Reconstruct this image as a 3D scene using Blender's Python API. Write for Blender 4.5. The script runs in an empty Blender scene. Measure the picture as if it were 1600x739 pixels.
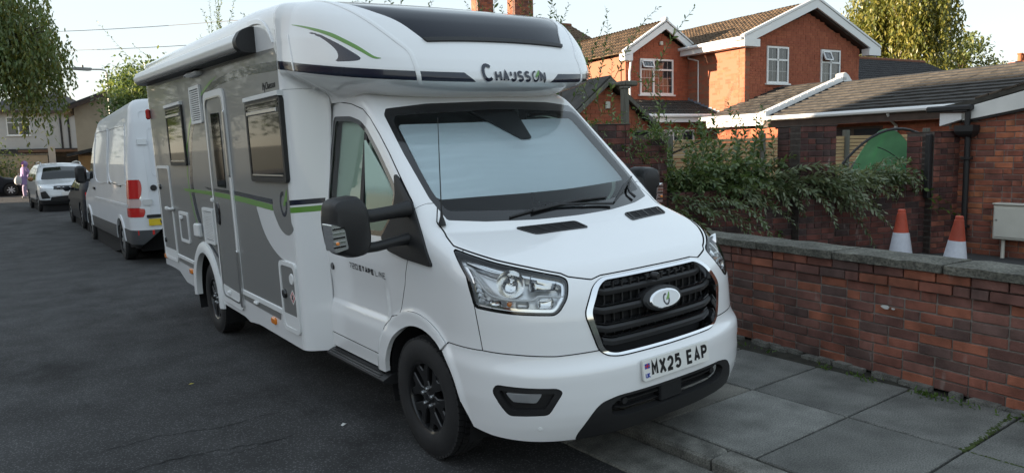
import bpy, bmesh, math, random
from mathutils import Vector, Matrix
random.seed(7)
SC = bpy.context.scene
COL = SC.collection
# ---------------------------------------------------------------- camera
cam_d = bpy.data.cameras.new('camera'); cam = bpy.data.objects.new('camera', cam_d); COL.objects.link(cam)
cam_d.sensor_width = 36.0; cam_d.lens = 36.0*1127.54/1600; cam_d.clip_start = .05; cam_d.clip_end = 3000
YAW, PITCH, ROLL = 0.6355, -0.1177, -0.0275
_f = Vector((math.sin(YAW)*math.cos(PITCH), math.cos(YAW)*math.cos(PITCH), math.sin(PITCH)))
_r = Vector((math.cos(YAW), -math.sin(YAW), 0)); _u = _r.cross(_f)
_x = _r*math.cos(ROLL)+_u*math.sin(ROLL); _y = -_r*math.sin(ROLL)+_u*math.cos(ROLL); _z = -_f
cam.matrix_world = Matrix(((_x.x, _y.x, _z.x, -2.9399), (_x.y, _y.y, _z.y, -3.5394), (_x.z, _y.z, _z.z, 1.7472), (0, 0, 0, 1)))
SC.camera = cam
# ---------------------------------------------------------------- light
SUN_EL, SUN_AZ = math.radians(6.5), math.radians(-64)      # azimuth from +Y towards +X
W = bpy.data.worlds.new('World'); SC.world = W; W.use_nodes = True
wn = W.node_tree; bg = wn.nodes['Background']
sky_t = wn.nodes.new('ShaderNodeTexSky'); sky_t.sky_type = 'NISHITA'; sky_t.sun_disc = False
sky_t.sun_elevation = SUN_EL; sky_t.sun_rotation = SUN_AZ; sky_t.air_density = 1.0; sky_t.dust_density = .8; sky_t.ozone_density = 2.2
gm_ = wn.nodes.new('ShaderNodeGamma'); gm_.inputs[1].default_value = .16      # gamma added to flatten the sky's brightness and lift the shade
wn.links.new(sky_t.outputs[0], gm_.inputs[0]); hs_ = wn.nodes.new('ShaderNodeHueSaturation'); hs_.inputs['Saturation'].default_value = 1.62; wn.links.new(gm_.outputs[0], hs_.inputs['Color']); wn.links.new(hs_.outputs[0], bg.inputs[0]); bg.inputs[1].default_value = 0.15
sd = bpy.data.lights.new('sun', 'SUN'); sd.energy = 3.0; sd.angle = math.radians(.5); sd.color = (1, .80, .58)
so = bpy.data.objects.new('sun', sd); COL.objects.link(so)
sdir = Vector((math.sin(SUN_AZ)*math.cos(SUN_EL), math.cos(SUN_AZ)*math.cos(SUN_EL), math.sin(SUN_EL)))
so.rotation_euler = sdir.to_track_quat('Z', 'Y').to_euler(); so.location = sdir*60
SC.view_settings.view_transform = 'Standard'; SC.view_settings.look = 'None'; SC.view_settings.gamma = 1.0
SC.view_settings.exposure = 2.66
SC.render.engine = 'CYCLES'
# ---------------------------------------------------------------- geometry kit
import numpy as np, math
def smooth_table(xs, ys, w=0.03, n=600):
    xs = np.array(xs, float); ys = np.array(ys, float)
    t = np.linspace(xs[0], xs[-1], n); v = np.interp(t, xs, ys)
    k = max(1, int(w/(t[1]-t[0]))); ker = np.hanning(2*k+3)[1:-1]; ker /= ker.sum()
    v = np.convolve(np.pad(v, len(ker)//2, mode='edge'), ker, mode='valid')
    return lambda q: np.interp(q, t, v)
def smax(a, b, r): return np.maximum(a, b) + np.maximum(r-np.abs(a-b), 0)**2/(4*r)
def sstep(a, b, x):
    t = np.clip((x-a)/(b-a), 0, 1); return t*t*(3-2*t)
def catmull(pts, n=8, closed=True):
    P = np.array(pts, float); m = len(P); out = []
    rng = range(m) if closed else range(m-1)
    for i in rng:
        if closed: a, b, c, d = P[(i-1) % m], P[i], P[(i+1) % m], P[(i+2) % m]
        else: a, b, c, d = P[max(i-1, 0)], P[i], P[i+1], P[min(i+2, m-1)]
        for k in range(n):
            t = k/n
            out.append(.5*((2*b)+(c-a)*t+(2*a-5*b+4*c-d)*t*t+(3*b-3*c+d-a)*t**3))
    if not closed: out.append(P[-1])
    return np.array(out)
def round_poly(pts, r, n=5):
    P = np.array(pts, float); m = len(P); out = []
    for i in range(m):
        a, b, c = P[i-1], P[i], P[(i+1) % m]
        u = a-b; v = c-b; lu = np.linalg.norm(u); lv = np.linalg.norm(v)
        d = min(r if np.isscalar(r) else r[i], lu*.48, lv*.48)
        p = b+u/lu*d; q = b+v/lv*d
        for k in range(n+1):
            t = k/n; out.append((1-t)**2*p+2*t*(1-t)*b+t*t*q)
    return np.array(out)
def poly_sdf(Q, poly):
    """signed distance of points Q (N,2) to closed polygon, negative inside"""
    P = np.asarray(poly, float); N = np.roll(P, -1, 0)
    d2 = np.full(len(Q), 1e18); ins = np.zeros(len(Q), bool)
    for a, b in zip(P, N):
        e = b-a; w = Q-a; l = e@e
        if l < 1e-14: continue
        t = np.clip((w@e)/l, 0, 1); d = w-t[:, None]*e
        d2 = np.minimum(d2, (d*d).sum(1))
        c = (a[1] > Q[:, 1]) != (b[1] > Q[:, 1])
        if abs(b[1]-a[1]) > 1e-14:
            xx = a[0]+(Q[:, 1]-a[1])*(b[0]-a[0])/(b[1]-a[1]); ins ^= c & (Q[:, 0] < xx)
    s = np.sqrt(d2); return np.where(ins, -s, s)
class Skin:
    """polygon mesh with per-vertex normals: V (N,3), Nn (N,3), F list of tuples, M list of ints"""
    def __init__(s, V, Nn, F, M=None):
        s.V = np.asarray(V, float).reshape(-1, 3); s.Nn = np.asarray(Nn, float).reshape(-1, 3); s.F = F; s.M = M if M is not None else [0]*len(F)
def split_skin(S, val):
    """-> inside(val<0), outside Skin, boundary cut exactly along val=0"""
    V, Nn, F, M = S.V, S.Nn, S.F, S.M
    nv = list(V); nn = list(Nn); cache = {}
    fi, mi, fo, mo = [], [], [], []
    sg = val < 0
    def cut(a, b):
        k = (a, b) if a < b else (b, a)
        if k not in cache:
            a2, b2 = k; t = val[a2]/(val[a2]-val[b2]); t = min(max(t, .001), .999)
            n = Nn[a2]*(1-t)+Nn[b2]*t; n = n/max(np.linalg.norm(n), 1e-9)
            cache[k] = len(nv); nv.append(V[a2]*(1-t)+V[b2]*t); nn.append(n)
        return cache[k]
    for f, m in zip(F, M):
        c = sum(1 for i in f if sg[i])
        if c == len(f): fi.append(f); mi.append(m)
        elif c == 0: fo.append(f); mo.append(m)
        else:
            A, B = [], []
            for i in range(len(f)):
                a, b = f[i], f[(i+1) % len(f)]
                (A if sg[a] else B).append(a)
                if sg[a] != sg[b]:
                    k = cut(a, b); A.append(k); B.append(k)
            if len(A) > 2: fi.append(tuple(A)); mi.append(m)
            if len(B) > 2: fo.append(tuple(B)); mo.append(m)
    V2 = np.array(nv); N2 = np.array(nn)
    return compact(Skin(V2, N2, fi, mi)), compact(Skin(V2, N2, fo, mo))
def compact(S):
    if not S.F: return Skin(np.zeros((0, 3)), np.zeros((0, 3)), [], [])
    used = np.zeros(len(S.V), bool)
    for f in S.F: used[list(f)] = True
    idx = np.cumsum(used)-1
    return Skin(S.V[used], S.Nn[used], [tuple(int(idx[i]) for i in f) for f in S.F], S.M)
def mirror_skin(S):
    return Skin(S.V*[-1, 1, 1], S.Nn*[-1, 1, 1], [tuple(reversed(f)) for f in S.F], list(S.M))
def grid_skin(P, flip=False):
    nu, nv = P.shape[:2]
    du = np.gradient(P, axis=0); dv = np.gradient(P, axis=1)
    N = np.cross(du, dv); N /= np.maximum(np.linalg.norm(N, axis=2, keepdims=True), 1e-9)
    F = []
    for i in range(nu-1):
        for j in range(nv-1):
            a = i*nv+j; q = (a, a+nv, a+nv+1, a+1)
            F.append(tuple(reversed(q)) if flip else q)
    if flip: N = -N
    return Skin(P.reshape(-1, 3), N.reshape(-1, 3), F)
def star_surface(field, org, dirs, phi0, phi1, nphi, rmax=2.2, eps=None):
    """for each section (origin, horizontal direction) walk rays of elevation phi to the zero of field, resample evenly"""
    nu = len(org); ph = np.linspace(phi0, phi1, nphi*2)
    c, s = np.cos(ph), np.sin(ph)
    O = org[:, None, :]; Dv = dirs[:, None, :]*c[None, :, None]; Dv = Dv+np.stack([0*s, 0*s, s], -1)[None]
    lo = np.zeros((nu, len(ph))); hi = np.full((nu, len(ph)), rmax)
    for _ in range(26):
        m = (lo+hi)/2; P = O+Dv*m[..., None]
        v = field(P[..., 0], P[..., 1], P[..., 2]); ins = v < 0
        lo = np.where(ins, m, lo); hi = np.where(ins, hi, m)
    P = O+Dv*((lo+hi)/2)[..., None]
    out = np.zeros((nu, nphi, 3))
    for i in range(nu):
        L = np.concatenate([[0], np.cumsum(np.linalg.norm(np.diff(P[i], axis=0), axis=1))])
        t = np.linspace(0, L[-1], nphi)
        for k in range(3): out[i, :, k] = np.interp(t, L, P[i, :, k])
    return out
def field_normals(field, V, h=.004):
    g = np.stack([field(*(V+[h, 0, 0]).T)-field(*(V-[h, 0, 0]).T), field(*(V+[0, h, 0]).T)-field(*(V-[0, h, 0]).T), field(*(V+[0, 0, h]).T)-field(*(V-[0, 0, h]).T)], -1)
    return g/np.maximum(np.linalg.norm(g, axis=1, keepdims=True), 1e-9)
# ---------------------------------------------------------------- motorhome cab body
CAB_YF = smooth_table([.15,.24,.30,.36,.42,.50,.60,.645,.665,.70,.80,.90,1.0,1.06,1.12,1.2,1.5,2.3],
                      [-.90,-.94,-.975,-1.0,-1.015,-1.02,-1.02,-1.015,-.985,-.965,-.958,-.945,-.915,-.885,-.85,-.80,-.6,0.], .03)
CAB_XS = smooth_table([.1,.25,.35,.50,.62,.66,.72,.80,.95,1.1,1.2,1.30,1.5,2.05,2.3],
                      [.93,.955,.97,.985,.985,.984,.968,.965,.968,.968,.962,.948,.925,.845,.80], .03)
def cab_bonnet(x, y):
    t = y+.87
    return 1.105+.37*t-.045*t*t-.035*(x/.8)**2
def cab_screen(x, y):
    return 1.36+.895*(y+.09+.15*(1-(x/.81)**2))
def cab_field(x, y, z):
    yc = -.30; n = 2.7
    xs = CAB_XS(z)
    fl = sstep(.52, .47, np.hypot(y-.05, z-.36))*(y < 1.2)
    xs = xs+.012*fl
    sc = sstep(.72, .76, z)*sstep(1.08, .85, z)*sstep(.34, .46, y)*.016     # scallop in the door
    xs = xs-sc
    b = yc-CAB_YF(z)
    ax = np.abs(x)/xs; ay = np.maximum(yc-y, 0)/np.maximum(b, .05)
    W = ((ax**n+ay**n)**(1/n)-1)*.9
    hood = np.maximum(cab_bonnet(x, y), cab_screen(x, y))
    # soft valley between bonnet and screen
    hood = smax(cab_bonnet(x, y), cab_screen(x, y), .03)
    T = (z-hood)*.85
    T = smax(T, z-2.14, .1)
    r = .055+.07*sstep(.2, -.5, y)
    return smax(W, T, r)
def cab_sections():
    org, dr = [], []
    yf = -.34
    for th in np.linspace(0, np.pi/2, 120):
        org.append((0, yf, .80)); dr.append((-np.sin(th), -np.cos(th), 0))
    for y in np.linspace(yf, 1.36, 131)[1:]:
        org.append((0, y, .80+.15*min(1, (y-yf)/.5))); dr.append((-1, 0, 0))
    return np.array(org, float), np.array(dr, float)
def cab_skin():
    o, d = cab_sections()
    P = star_surface(cab_field, o, d, math.radians(-52), math.radians(90), 210)
    S = grid_skin(P)
    S.Nn = field_normals(cab_field, S.V)
    # orientation: face normal should agree with field normal
    f = S.F[len(S.F)//2]; a, b, c = S.V[f[0]], S.V[f[1]], S.V[f[2]]
    if np.cross(b-a, c-a)@S.Nn[f[0]] < 0: S.F = [tuple(reversed(q)) for q in S.F]
    return S
# ---------------------------------------------------------------- motorhome coachbuilt body
HD_YF = smooth_table([1.9,2.02,2.05,2.09,2.13,2.165,2.18,2.235,2.30,2.42,2.55,2.75,3.0],
                     [.78,.66,.60,.46,.34,.285,.272,.275,.30,.37,.46,.70,1.0], .02)
HD_XS = smooth_table([1.9,2.02,2.05,2.09,2.14,2.165,2.18,2.235,2.4,2.7,3.0],
                     [.84,.86,.90,.985,1.075,1.118,1.127,1.131,1.118,1.06,1.0], .02)
HD_R = smooth_table([-1,.2,.3,.5,.65,.8,1.0,1.2,1.5,2,4,6.2], [1.4,2.27,2.39,2.56,2.65,2.705,2.755,2.795,2.83,2.865,2.90,2.94], .10)
FAIR = smooth_table([1.0,1.27,1.29,1.335,1.37,1.41,1.45,1.6], [-.2,.0,.12,.50,.77,.95,1.,1.], .03)
def body_field(x, y, z):
    yy = np.clip(y, -1, 1.45)
    zp = z-.14*(yy-.3)
    yc = 1.46; n = 2.8
    back = sstep(1.26, 1.46, y)
    xs = HD_XS(zp)
    xb = np.where(zp > 2.165, HD_XS(np.maximum(zp, 2.165)), 0)
    tf = FAIR(y); xw = (CAB_XS(z)-.012)*(1-tf)+1.1455*tf
    low = sstep(2.25, 2.10, zp)
    xsb = np.where(y > 1.45, 1.1455-.0*z, smax(xs*(1-back*sstep(2.15,2.25,zp))+1.1455*back*sstep(2.15,2.25,zp), xw*sstep(1.20, 1.27, y), .09*sstep(1.46, 1.40, y)*sstep(1.2, 1.27, y)+1e-4))
    b = yc-HD_YF(zp)
    ax = np.abs(x)/xsb; ay = np.maximum(yc-y, 0)/np.maximum(b, .05)
    ay = ay*(1-sstep(1.18, 1.27, y)*sstep(2.19, 2.12, zp))
    W = ((ax**n+ay**n)**(1/n)-1)*1.0
    T = (z-HD_R(y)+.03*(x/1.1)**2)*.9
    return smax(W, T, .10+.10*sstep(1.3, .5, y))
def hood_skin():
    org, dr = [], []
    y0 = 1.0
    for th in np.linspace(0, np.pi/2, 130): org.append((0, y0, 2.36)); dr.append((-np.sin(th), -np.cos(th), 0))
    for y in np.linspace(y0, 1.452, 76)[1:]: org.append((0, y, 2.36)); dr.append((-1, 0, 0))
    P = star_surface(body_field, np.array(org, float), np.array(dr, float), math.radians(-38), math.radians(90), 150)
    return finish_skin(P, body_field)
def finish_skin(P, field):
    S = grid_skin(P); S.Nn = field_normals(field, S.V)
    f = S.F[len(S.F)//2]; a, b, c = S.V[f[0]], S.V[f[1]], S.V[f[2]]
    if np.cross(b-a, c-a)@S.Nn[f[0]] < 0: S.F = [tuple(reversed(q)) for q in S.F]
    return S
def coach_skin():
    ys = np.concatenate([np.linspace(1.275, 1.50, 46), np.linspace(1.50, 6.0, 120)[1:]])
    org = np.array([(0, y, 1.55) for y in ys]); dr = np.array([(-1., 0, 0)]*len(ys))
    P = star_surface(body_field, org, dr, math.radians(-50), math.radians(90), 130)
    return finish_skin(P, body_field)
# ---------------------------------------------------------------- materials
MATS = {}
def mat(name, col, rough=.5, metal=0., var=0., vscale=8., col2=None, bump=0., bscale=40., coat=0., spec=.5, trans=0., ior=1.45, emit=None, detail=4., stretch=None, sub=0.):
    if name in MATS: return MATS[name]
    m = bpy.data.materials.new(name); m.use_nodes = True; MATS[name] = m
    n = m.node_tree; b = n.nodes['Principled BSDF']; L = n.links.new
    c = (*col, 1) if len(col) == 3 else col
    b.inputs['Base Color'].default_value = c; b.inputs['Roughness'].default_value = rough; b.inputs['Metallic'].default_value = metal
    b.inputs['Specular IOR Level'].default_value = spec; b.inputs['IOR'].default_value = ior
    if coat: b.inputs['Coat Weight'].default_value = coat; b.inputs['Coat Roughness'].default_value = .03
    if trans: b.inputs['Transmission Weight'].default_value = trans
    if sub: b.inputs['Subsurface Weight'].default_value = sub
    if emit: b.inputs['Emission Color'].default_value = (*emit[:3], 1); b.inputs['Emission Strength'].default_value = emit[3]
    if var or bump:
        tc = n.nodes.new('ShaderNodeTexCoord'); src = tc.outputs['Object']
        if stretch:
            mp = n.nodes.new('ShaderNodeMapping'); mp.inputs['Scale'].default_value = stretch; L(src, mp.inputs[0]); src = mp.outputs[0]
    if var:
        oi = n.nodes.new('ShaderNodeObjectInfo'); ad = n.nodes.new('ShaderNodeVectorMath'); ad.operation = 'MULTIPLY_ADD'
        L(src, ad.inputs[0]); ad.inputs[1].default_value = (1, 1, 1); 
        cm = n.nodes.new('ShaderNodeVectorMath'); cm.operation = 'SCALE'; cm.inputs[3].default_value = 37.; cb = n.nodes.new('ShaderNodeCombineXYZ')
        L(oi.outputs['Random'], cb.inputs[0]); L(oi.outputs['Random'], cb.inputs[1]); L(cb.outputs[0], cm.inputs[0]); L(cm.outputs[0], ad.inputs[2])
        t = n.nodes.new('ShaderNodeTexNoise'); t.inputs['Scale'].default_value = vscale; t.inputs['Detail'].default_value = detail; L(ad.outputs[0], t.inputs['Vector'])
        r = n.nodes.new('ShaderNodeValToRGB'); r.color_ramp.elements[0].position = .32; r.color_ramp.elements[1].position = .68
        c2 = col2 or tuple(k*(1-var) for k in col[:3])
        r.color_ramp.elements[0].color = (*c2[:3], 1); r.color_ramp.elements[1].color = c
        L(t.outputs['Fac'], r.inputs[0]); L(r.outputs[0], b.inputs['Base Color'])
    if bump:
        t2 = n.nodes.new('ShaderNodeTexNoise'); t2.inputs['Scale'].default_value = bscale; t2.inputs['Detail'].default_value = 6; L(src, t2.inputs['Vector'])
        bp = n.nodes.new('ShaderNodeBump'); bp.inputs['Strength'].default_value = bump; bp.inputs['Distance'].default_value = .01
        L(t2.outputs['Fac'], bp.inputs['Height']); L(bp.outputs[0], b.inputs['Normal'])
    return m
def glass_mat(name, tint, dark=.5, rough=.02):
    """thin pane: tinted see-through plus a mirror coat"""
    if name in MATS: return MATS[name]
    m = bpy.data.materials.new(name); m.use_nodes = True; MATS[name] = m
    n = m.node_tree; L = n.links.new; n.nodes.remove(n.nodes['Principled BSDF']); out = n.nodes['Material Output']
    t = n.nodes.new('ShaderNodeBsdfTransparent'); t.inputs[0].default_value = (*tint, 1)
    g = n.nodes.new('ShaderNodeBsdfGlossy'); g.inputs['Roughness'].default_value = rough
    f = n.nodes.new('ShaderNodeFresnel'); f.inputs[0].default_value = 1.5
    mx = n.nodes.new('ShaderNodeMixShader'); L(f.outputs[0], mx.inputs[0]); L(t.outputs[0], mx.inputs[1]); L(g.outputs[0], mx.inputs[2]); L(mx.outputs[0], out.inputs[0])
    return m
# ---------------------------------------------------------------- objects
def newmesh(name, V, F, mats, midx=None, smooth=False):
    me = bpy.data.meshes.new(name); me.from_pydata([tuple(map(float, v)) for v in V], [], [tuple(f) for f in F])
    for m in (mats if isinstance(mats, (list, tuple)) else [mats]): me.materials.append(m)
    if midx is not None: me.polygons.foreach_set('material_index', np.array(midx, dtype=np.int32))
    if smooth: me.polygons.foreach_set('use_smooth', np.ones(len(me.polygons), dtype=bool))
    me.update(); return me
def put(name, me, parent=None, loc=None, rot=None):
    o = bpy.data.objects.new(name, me); COL.objects.link(o)
    if parent: o.parent = parent
    if loc is not None: o.location = loc
    if rot is not None: o.rotation_euler = rot
    return o
def tag(o, label=None, cat=None, group=None, kind=None):
    if label: o['label'] = label
    if cat: o['category'] = cat
    if group: o['group'] = group
    if kind: o['kind'] = kind
    return o
def thing(name, label, cat, loc=(0, 0, 0), rz=0., group=None, rot=None):
    o = bpy.data.objects.new(name, None); COL.objects.link(o); o.empty_display_size = .2
    o.location = loc; o.rotation_euler = rot if rot else (0, 0, rz)
    return tag(o, label, cat, group)
def copy_tree(o, parent=None, children=None):
    c = o.copy(); COL.objects.link(c)
    if parent: c.parent = parent
    for ch in (children or CHILDREN(o)): copy_tree(ch, c)
    return c
def CHILDREN(o): return [x for x in COL.objects if x.parent == o]
class MB:
    """collects simple shapes into one mesh"""
    def __init__(s): s.V = []; s.F = []; s.M = []
    def add(s, V, F, m=0):
        k = len(s.V); s.V += [tuple(v) for v in V]; s.F += [tuple(i+k for i in f) for f in F]; s.M += [m]*len(F); return s
    def box(s, x0, x1, y0, y1, z0, z1, m=0, b=0.):
        if b <= 0:
            V = [(x, y, z) for x in (x0, x1) for y in (y0, y1) for z in (z0, z1)]
            return s.add(V, [(0, 1, 3, 2), (4, 6, 7, 5), (0, 4, 5, 1), (2, 3, 7, 6), (0, 2, 6, 4), (1, 5, 7, 3)], m)
        b = min(b, abs(x1-x0)*.45, abs(y1-y0)*.45, abs(z1-z0)*.45)
        V, F = [], []
        idx = {}
        def vid(p):
            p = tuple(round(q, 6) for q in p)
            if p not in idx: idx[p] = len(V); V.append(p)
            return idx[p]
        X, Y, Z = (x0, x1), (y0, y1), (z0, z1)
        sg = (1, -1)
        def P(i, j, k, a):
            return (X[i]+(0 if a == 0 else sg[i]*b), Y[j]+(0 if a == 1 else sg[j]*b), Z[k]+(0 if a == 2 else sg[k]*b))
        for a in range(3):
            for e in (0, 1):
                q = []
                for (u, v) in ((0, 0), (1, 0), (1, 1), (0, 1)):
                    t = [0, 0, 0]; t[a] = e; t[(a+1) % 3] = u; t[(a+2) % 3] = v; q.append(vid(P(*t, a)))
                F.append(tuple(q) if e else tuple(reversed(q)))
        for a in range(3):
            for e in (0, 1):
                for g in (0, 1):
                    t0 = [0]*3; t0[(a+1) % 3] = e; t0[(a+2) % 3] = g; t1 = list(t0); t1[a] = 1
                    A, B = (a+1) % 3, (a+2) % 3
                    q = (vid(P(*t0, A)), vid(P(*t1, A)), vid(P(*t1, B)), vid(P(*t0, B)))
                    F.append(q if (e == g) else tuple(reversed(q)))
        for i in (0, 1):
            for j in (0, 1):
                for k in (0, 1):
                    q = (vid(P(i, j, k, 0)), vid(P(i, j, k, 1)), vid(P(i, j, k, 2)))
                    F.append(q if (i+j+k) % 2 else tuple(reversed(q)))
        return s.add(V, F, m)
    def tube(s, pts, r, n=8, m=0, cap=True):
        P = [Vector(p) for p in pts]; R = r if isinstance(r, (list, tuple)) else [r]*len(P); V, F = [], []
        ref = Vector((0, 0, 1))
        for i, p in enumerate(P):
            d = (P[min(i+1, len(P)-1)]-P[max(i-1, 0)]).normalized()
            if abs(d.dot(ref)) > .95: ref = Vector((1, 0, 0))
            a = d.cross(ref).normalized(); c = a.cross(d)
            for k in range(n):
                t = 2*math.pi*k/n; V.append(tuple(p+(a*math.cos(t)+c*math.sin(t))*R[i]))
        for i in range(len(P)-1):
            for k in range(n): F.append((i*n+k, i*n+(k+1) % n, (i+1)*n+(k+1) % n, (i+1)*n+k))
        if cap: F.append(tuple(reversed(range(n)))); F.append(tuple(range((len(P)-1)*n, len(P)*n)))
        return s.add(V, F, m)
    def lathe(s, prof, n=32, axis='x', c=(0, 0, 0), m=0, closed=False):
        """prof: list of (radius, offset along the axis)"""
        V, F = [], []
        for (r, h) in prof:
            for k in range(n):
                t = 2*math.pi*k/n; a, b = r*math.cos(t), r*math.sin(t)
                V.append({'x': (c[0]+h, c[1]+a, c[2]+b), 'y': (c[0]+a, c[1]+h, c[2]+b), 'z': (c[0]+a, c[1]+b, c[2]+h)}[axis])
        p = len(prof)
        for i in range(p if closed else p-1):
            j = (i+1) % p
            for k in range(n): F.append((i*n+k, j*n+k, j*n+(k+1) % n, i*n+(k+1) % n))
        return s.add(V, F, m)
    def prism(s, poly, fn, h0, h1, m=0, bev=0.):
        """poly 2D, fn(u,v,h)->xyz ; top at h1, bottom at h0"""
        P = [tuple(p) for p in poly]; n = len(P)
        fn0 = fn; fn = lambda u, v, h: fn0(u, v, h)
        def many(L, h):
            A = np.array(L, float)
            try:
                r = fn0(A[:, 0], A[:, 1], h); return [tuple(q) for q in np.stack([np.broadcast_to(np.asarray(k, float), (len(A),)) for k in r], 1)]
            except Exception: return [fn0(u, v, h) for u, v in L]
        V = many(P, h0)
        rings = [0]
        if bev:
            V += many(P, h1-bev if h1 > h0 else h1+bev)
            A = np.array(P); a = A-np.roll(A, 1, 0); b = np.roll(A, -1, 0)-A
            na = np.stack([-a[:, 1], a[:, 0]], 1); na /= np.maximum(np.linalg.norm(na, axis=1, keepdims=True), 1e-9)
            nb = np.stack([-b[:, 1], b[:, 0]], 1); nb /= np.maximum(np.linalg.norm(nb, axis=1, keepdims=True), 1e-9)
            nn = na+nb; nn /= np.maximum(np.linalg.norm(nn, axis=1, keepdims=True), 1e-9)
            ar = .5*np.sum(A[:, 0]*np.roll(A[:, 1], -1)-np.roll(A[:, 0], -1)*A[:, 1])
            I = A+nn*bev*(1 if ar > 0 else -1)
            V += many(I, h1); nr = 3
        else: V += many(P, h1); nr = 2
        F = []
        for r in range(nr-1):
            for i in range(n): j = (i+1) % n; F.append((r*n+i, r*n+j, (r+1)*n+j, (r+1)*n+i))
        F.append(tuple(range((nr-1)*n, nr*n))); F.append(tuple(reversed(range(n))))
        return s.add(V, F, m)
    def mesh(s, name, mats, smooth=False, fix=True):
        me = newmesh(name, s.V, s.F, mats, s.M, smooth)
        if fix:
            bm = bmesh.new(); bm.from_mesh(me); bmesh.ops.recalc_face_normals(bm, faces=bm.faces); bm.to_mesh(me); bm.free()
        if smooth: me.set_sharp_from_angle(angle=math.radians(38))
        return me
    def build(s, name, mats, parent=None, smooth=False, loc=None, rot=None, fix=True):
        return put(name, s.mesh(name, mats, smooth, fix), parent, loc, rot)
def join_skins(L):
    V, Nn, F, M = [], [], [], []; k = 0
    for S in L:
        V.append(S.V); Nn.append(S.Nn); F += [tuple(i+k for i in f) for f in S.F]; M += S.M; k += len(S.V)
    return Skin(np.concatenate(V), np.concatenate(Nn), F, M)
def full_skin(S):
    J = join_skins([S, mirror_skin(S)])
    key = {}; mp = np.arange(len(J.V))
    for i in np.where(np.abs(J.V[:, 0]) < 1e-5)[0]:
        k = tuple(np.round(J.V[i], 5)); mp[i] = key.setdefault(k, i)
        J.Nn[i, 0] = 0; 
    F = []; M = []
    for f, m in zip(J.F, J.M):
        g = [int(mp[i]) for i in f]; g = [a for q, a in enumerate(g) if a != g[q-1]]
        if len(g) > 2: F.append(tuple(g)); M.append(m)
    return compact(Skin(J.V, J.Nn, F, M))
def skin_mesh(name, S, mats, thick=.012, offset=0., edge=None):
    """mesh with its own edge returns so that neighbouring panels are separated by a real gap"""
    V = S.V+S.Nn*offset; F = list(S.F); M = list(S.M); nv = len(V); norm = list(S.Nn)
    # drop degenerate faces
    if thick:
        cnt = {}
        for f in F:
            for i in range(len(f)):
                a, b = f[i], f[(i+1) % len(f)]; k = (a, b) if a < b else (b, a)
                cnt[k] = None if k in cnt else (a, b)
        mmap = {}
        for fi, f in enumerate(F):
            for i in range(len(f)): mmap[(f[i], f[(i+1) % len(f)])] = M[fi]
        ed = [v for v in cnt.values() if v]
        low = {}; VV = list(V)
        def lo(i):
            if i not in low: low[i] = len(VV); VV.append(V[i]-S.Nn[i]*thick); norm.append(S.Nn[i])
            return low[i]
        nF0 = len(F)
        mats = list(mats) if isinstance(mats, (list, tuple)) else [mats]
        em = len(mats) if edge else 0
        if edge: mats.append(edge)  # returns coloured dark so the panel gaps look shaded
        for a, b in ed: F.append((b, a, lo(a), lo(b))); M.append(em if edge else mmap.get((a, b), 0))
        V = np.array(VV)
    else: nF0 = len(F)
    me = newmesh(name, V, F, mats, M, True)
    ln = np.zeros((len(me.loops), 3)); norm = np.array(norm)
    for p in me.polygons:
        for li in p.loop_indices:
            ln[li] = norm[me.loops[li].vertex_index] if p.index < nF0 else p.normal
    me.normals_split_custom_set([tuple(v) for v in ln])
    return me
def carve(S, poly, proj, g=.0, cond=None):
    """-> (inside, rest); g = half gap. proj(V)->(N,2); cond(S)->bool mask of vertices that may be inside"""
    v = poly_sdf(proj(S.V), poly)
    if cond is not None: v = np.where(cond(S), v, np.maximum(v, .05))
    if g:
        I, _ = split_skin(S, v+g)
        v2 = v-g
        _, O = split_skin(S, v2)
        return I, O
    return split_skin(S, v)
PYZ = lambda V: V[:, 1:3]
PXZ = lambda V: V[:, [0, 2]]
PXY = lambda V: V[:, :2]
PQZ = lambda V: np.stack([(V[:, 1]-V[:, 0])/math.sqrt(2), V[:, 2]], 1)
def text_mb(txt, size, depth=.002, bold=0., shear=0., space=1.):
    """the letters as real solid meshes in the XY plane, x to the right; returns V,F centred on x"""
    cu = bpy.data.curves.new('lettering', 'FONT'); cu.body = txt; cu.size = size; cu.extrude = depth/2; cu.offset = bold; cu.shear = shear; cu.space_character = space; cu.resolution_u = 3
    cu.align_x = 'CENTER'
    o = bpy.data.objects.new('lettering', cu); COL.objects.link(o)
    dg = bpy.context.evaluated_depsgraph_get(); me = o.evaluated_get(dg).to_mesh()
    V = [tuple(v.co) for v in me.vertices]; F = [tuple(p.vertices) for p in me.polygons]
    o.evaluated_get(dg).to_mesh_clear(); bpy.data.objects.remove(o); bpy.data.curves.remove(cu)
    return np.array(V), F
def on_field(field, P, d, tmax=2.):
    """first hit of the solid along direction d from each point P"""
    P = np.array(P, float).reshape(-1, 3); d = np.array(d, float); lo = np.zeros(len(P)); n = int(tmax/.02); ts = np.linspace(0, tmax, n)
    Q = P[None]+d*ts[:, None, None]; v = field(Q[..., 0], Q[..., 1], Q[..., 2]) < 0
    i = np.where(v.any(0), np.argmax(v, 0), n-1); hi = ts[i]; lo = ts[np.maximum(i-1, 0)]
    for _ in range(22):
        m = (lo+hi)/2; Q = P+d*m[:, None]; w = field(Q[:, 0], Q[:, 1], Q[:, 2]) < 0
        hi = np.where(w, m, hi); lo = np.where(w, lo, m)
    return P+d*hi[:, None]
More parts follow.
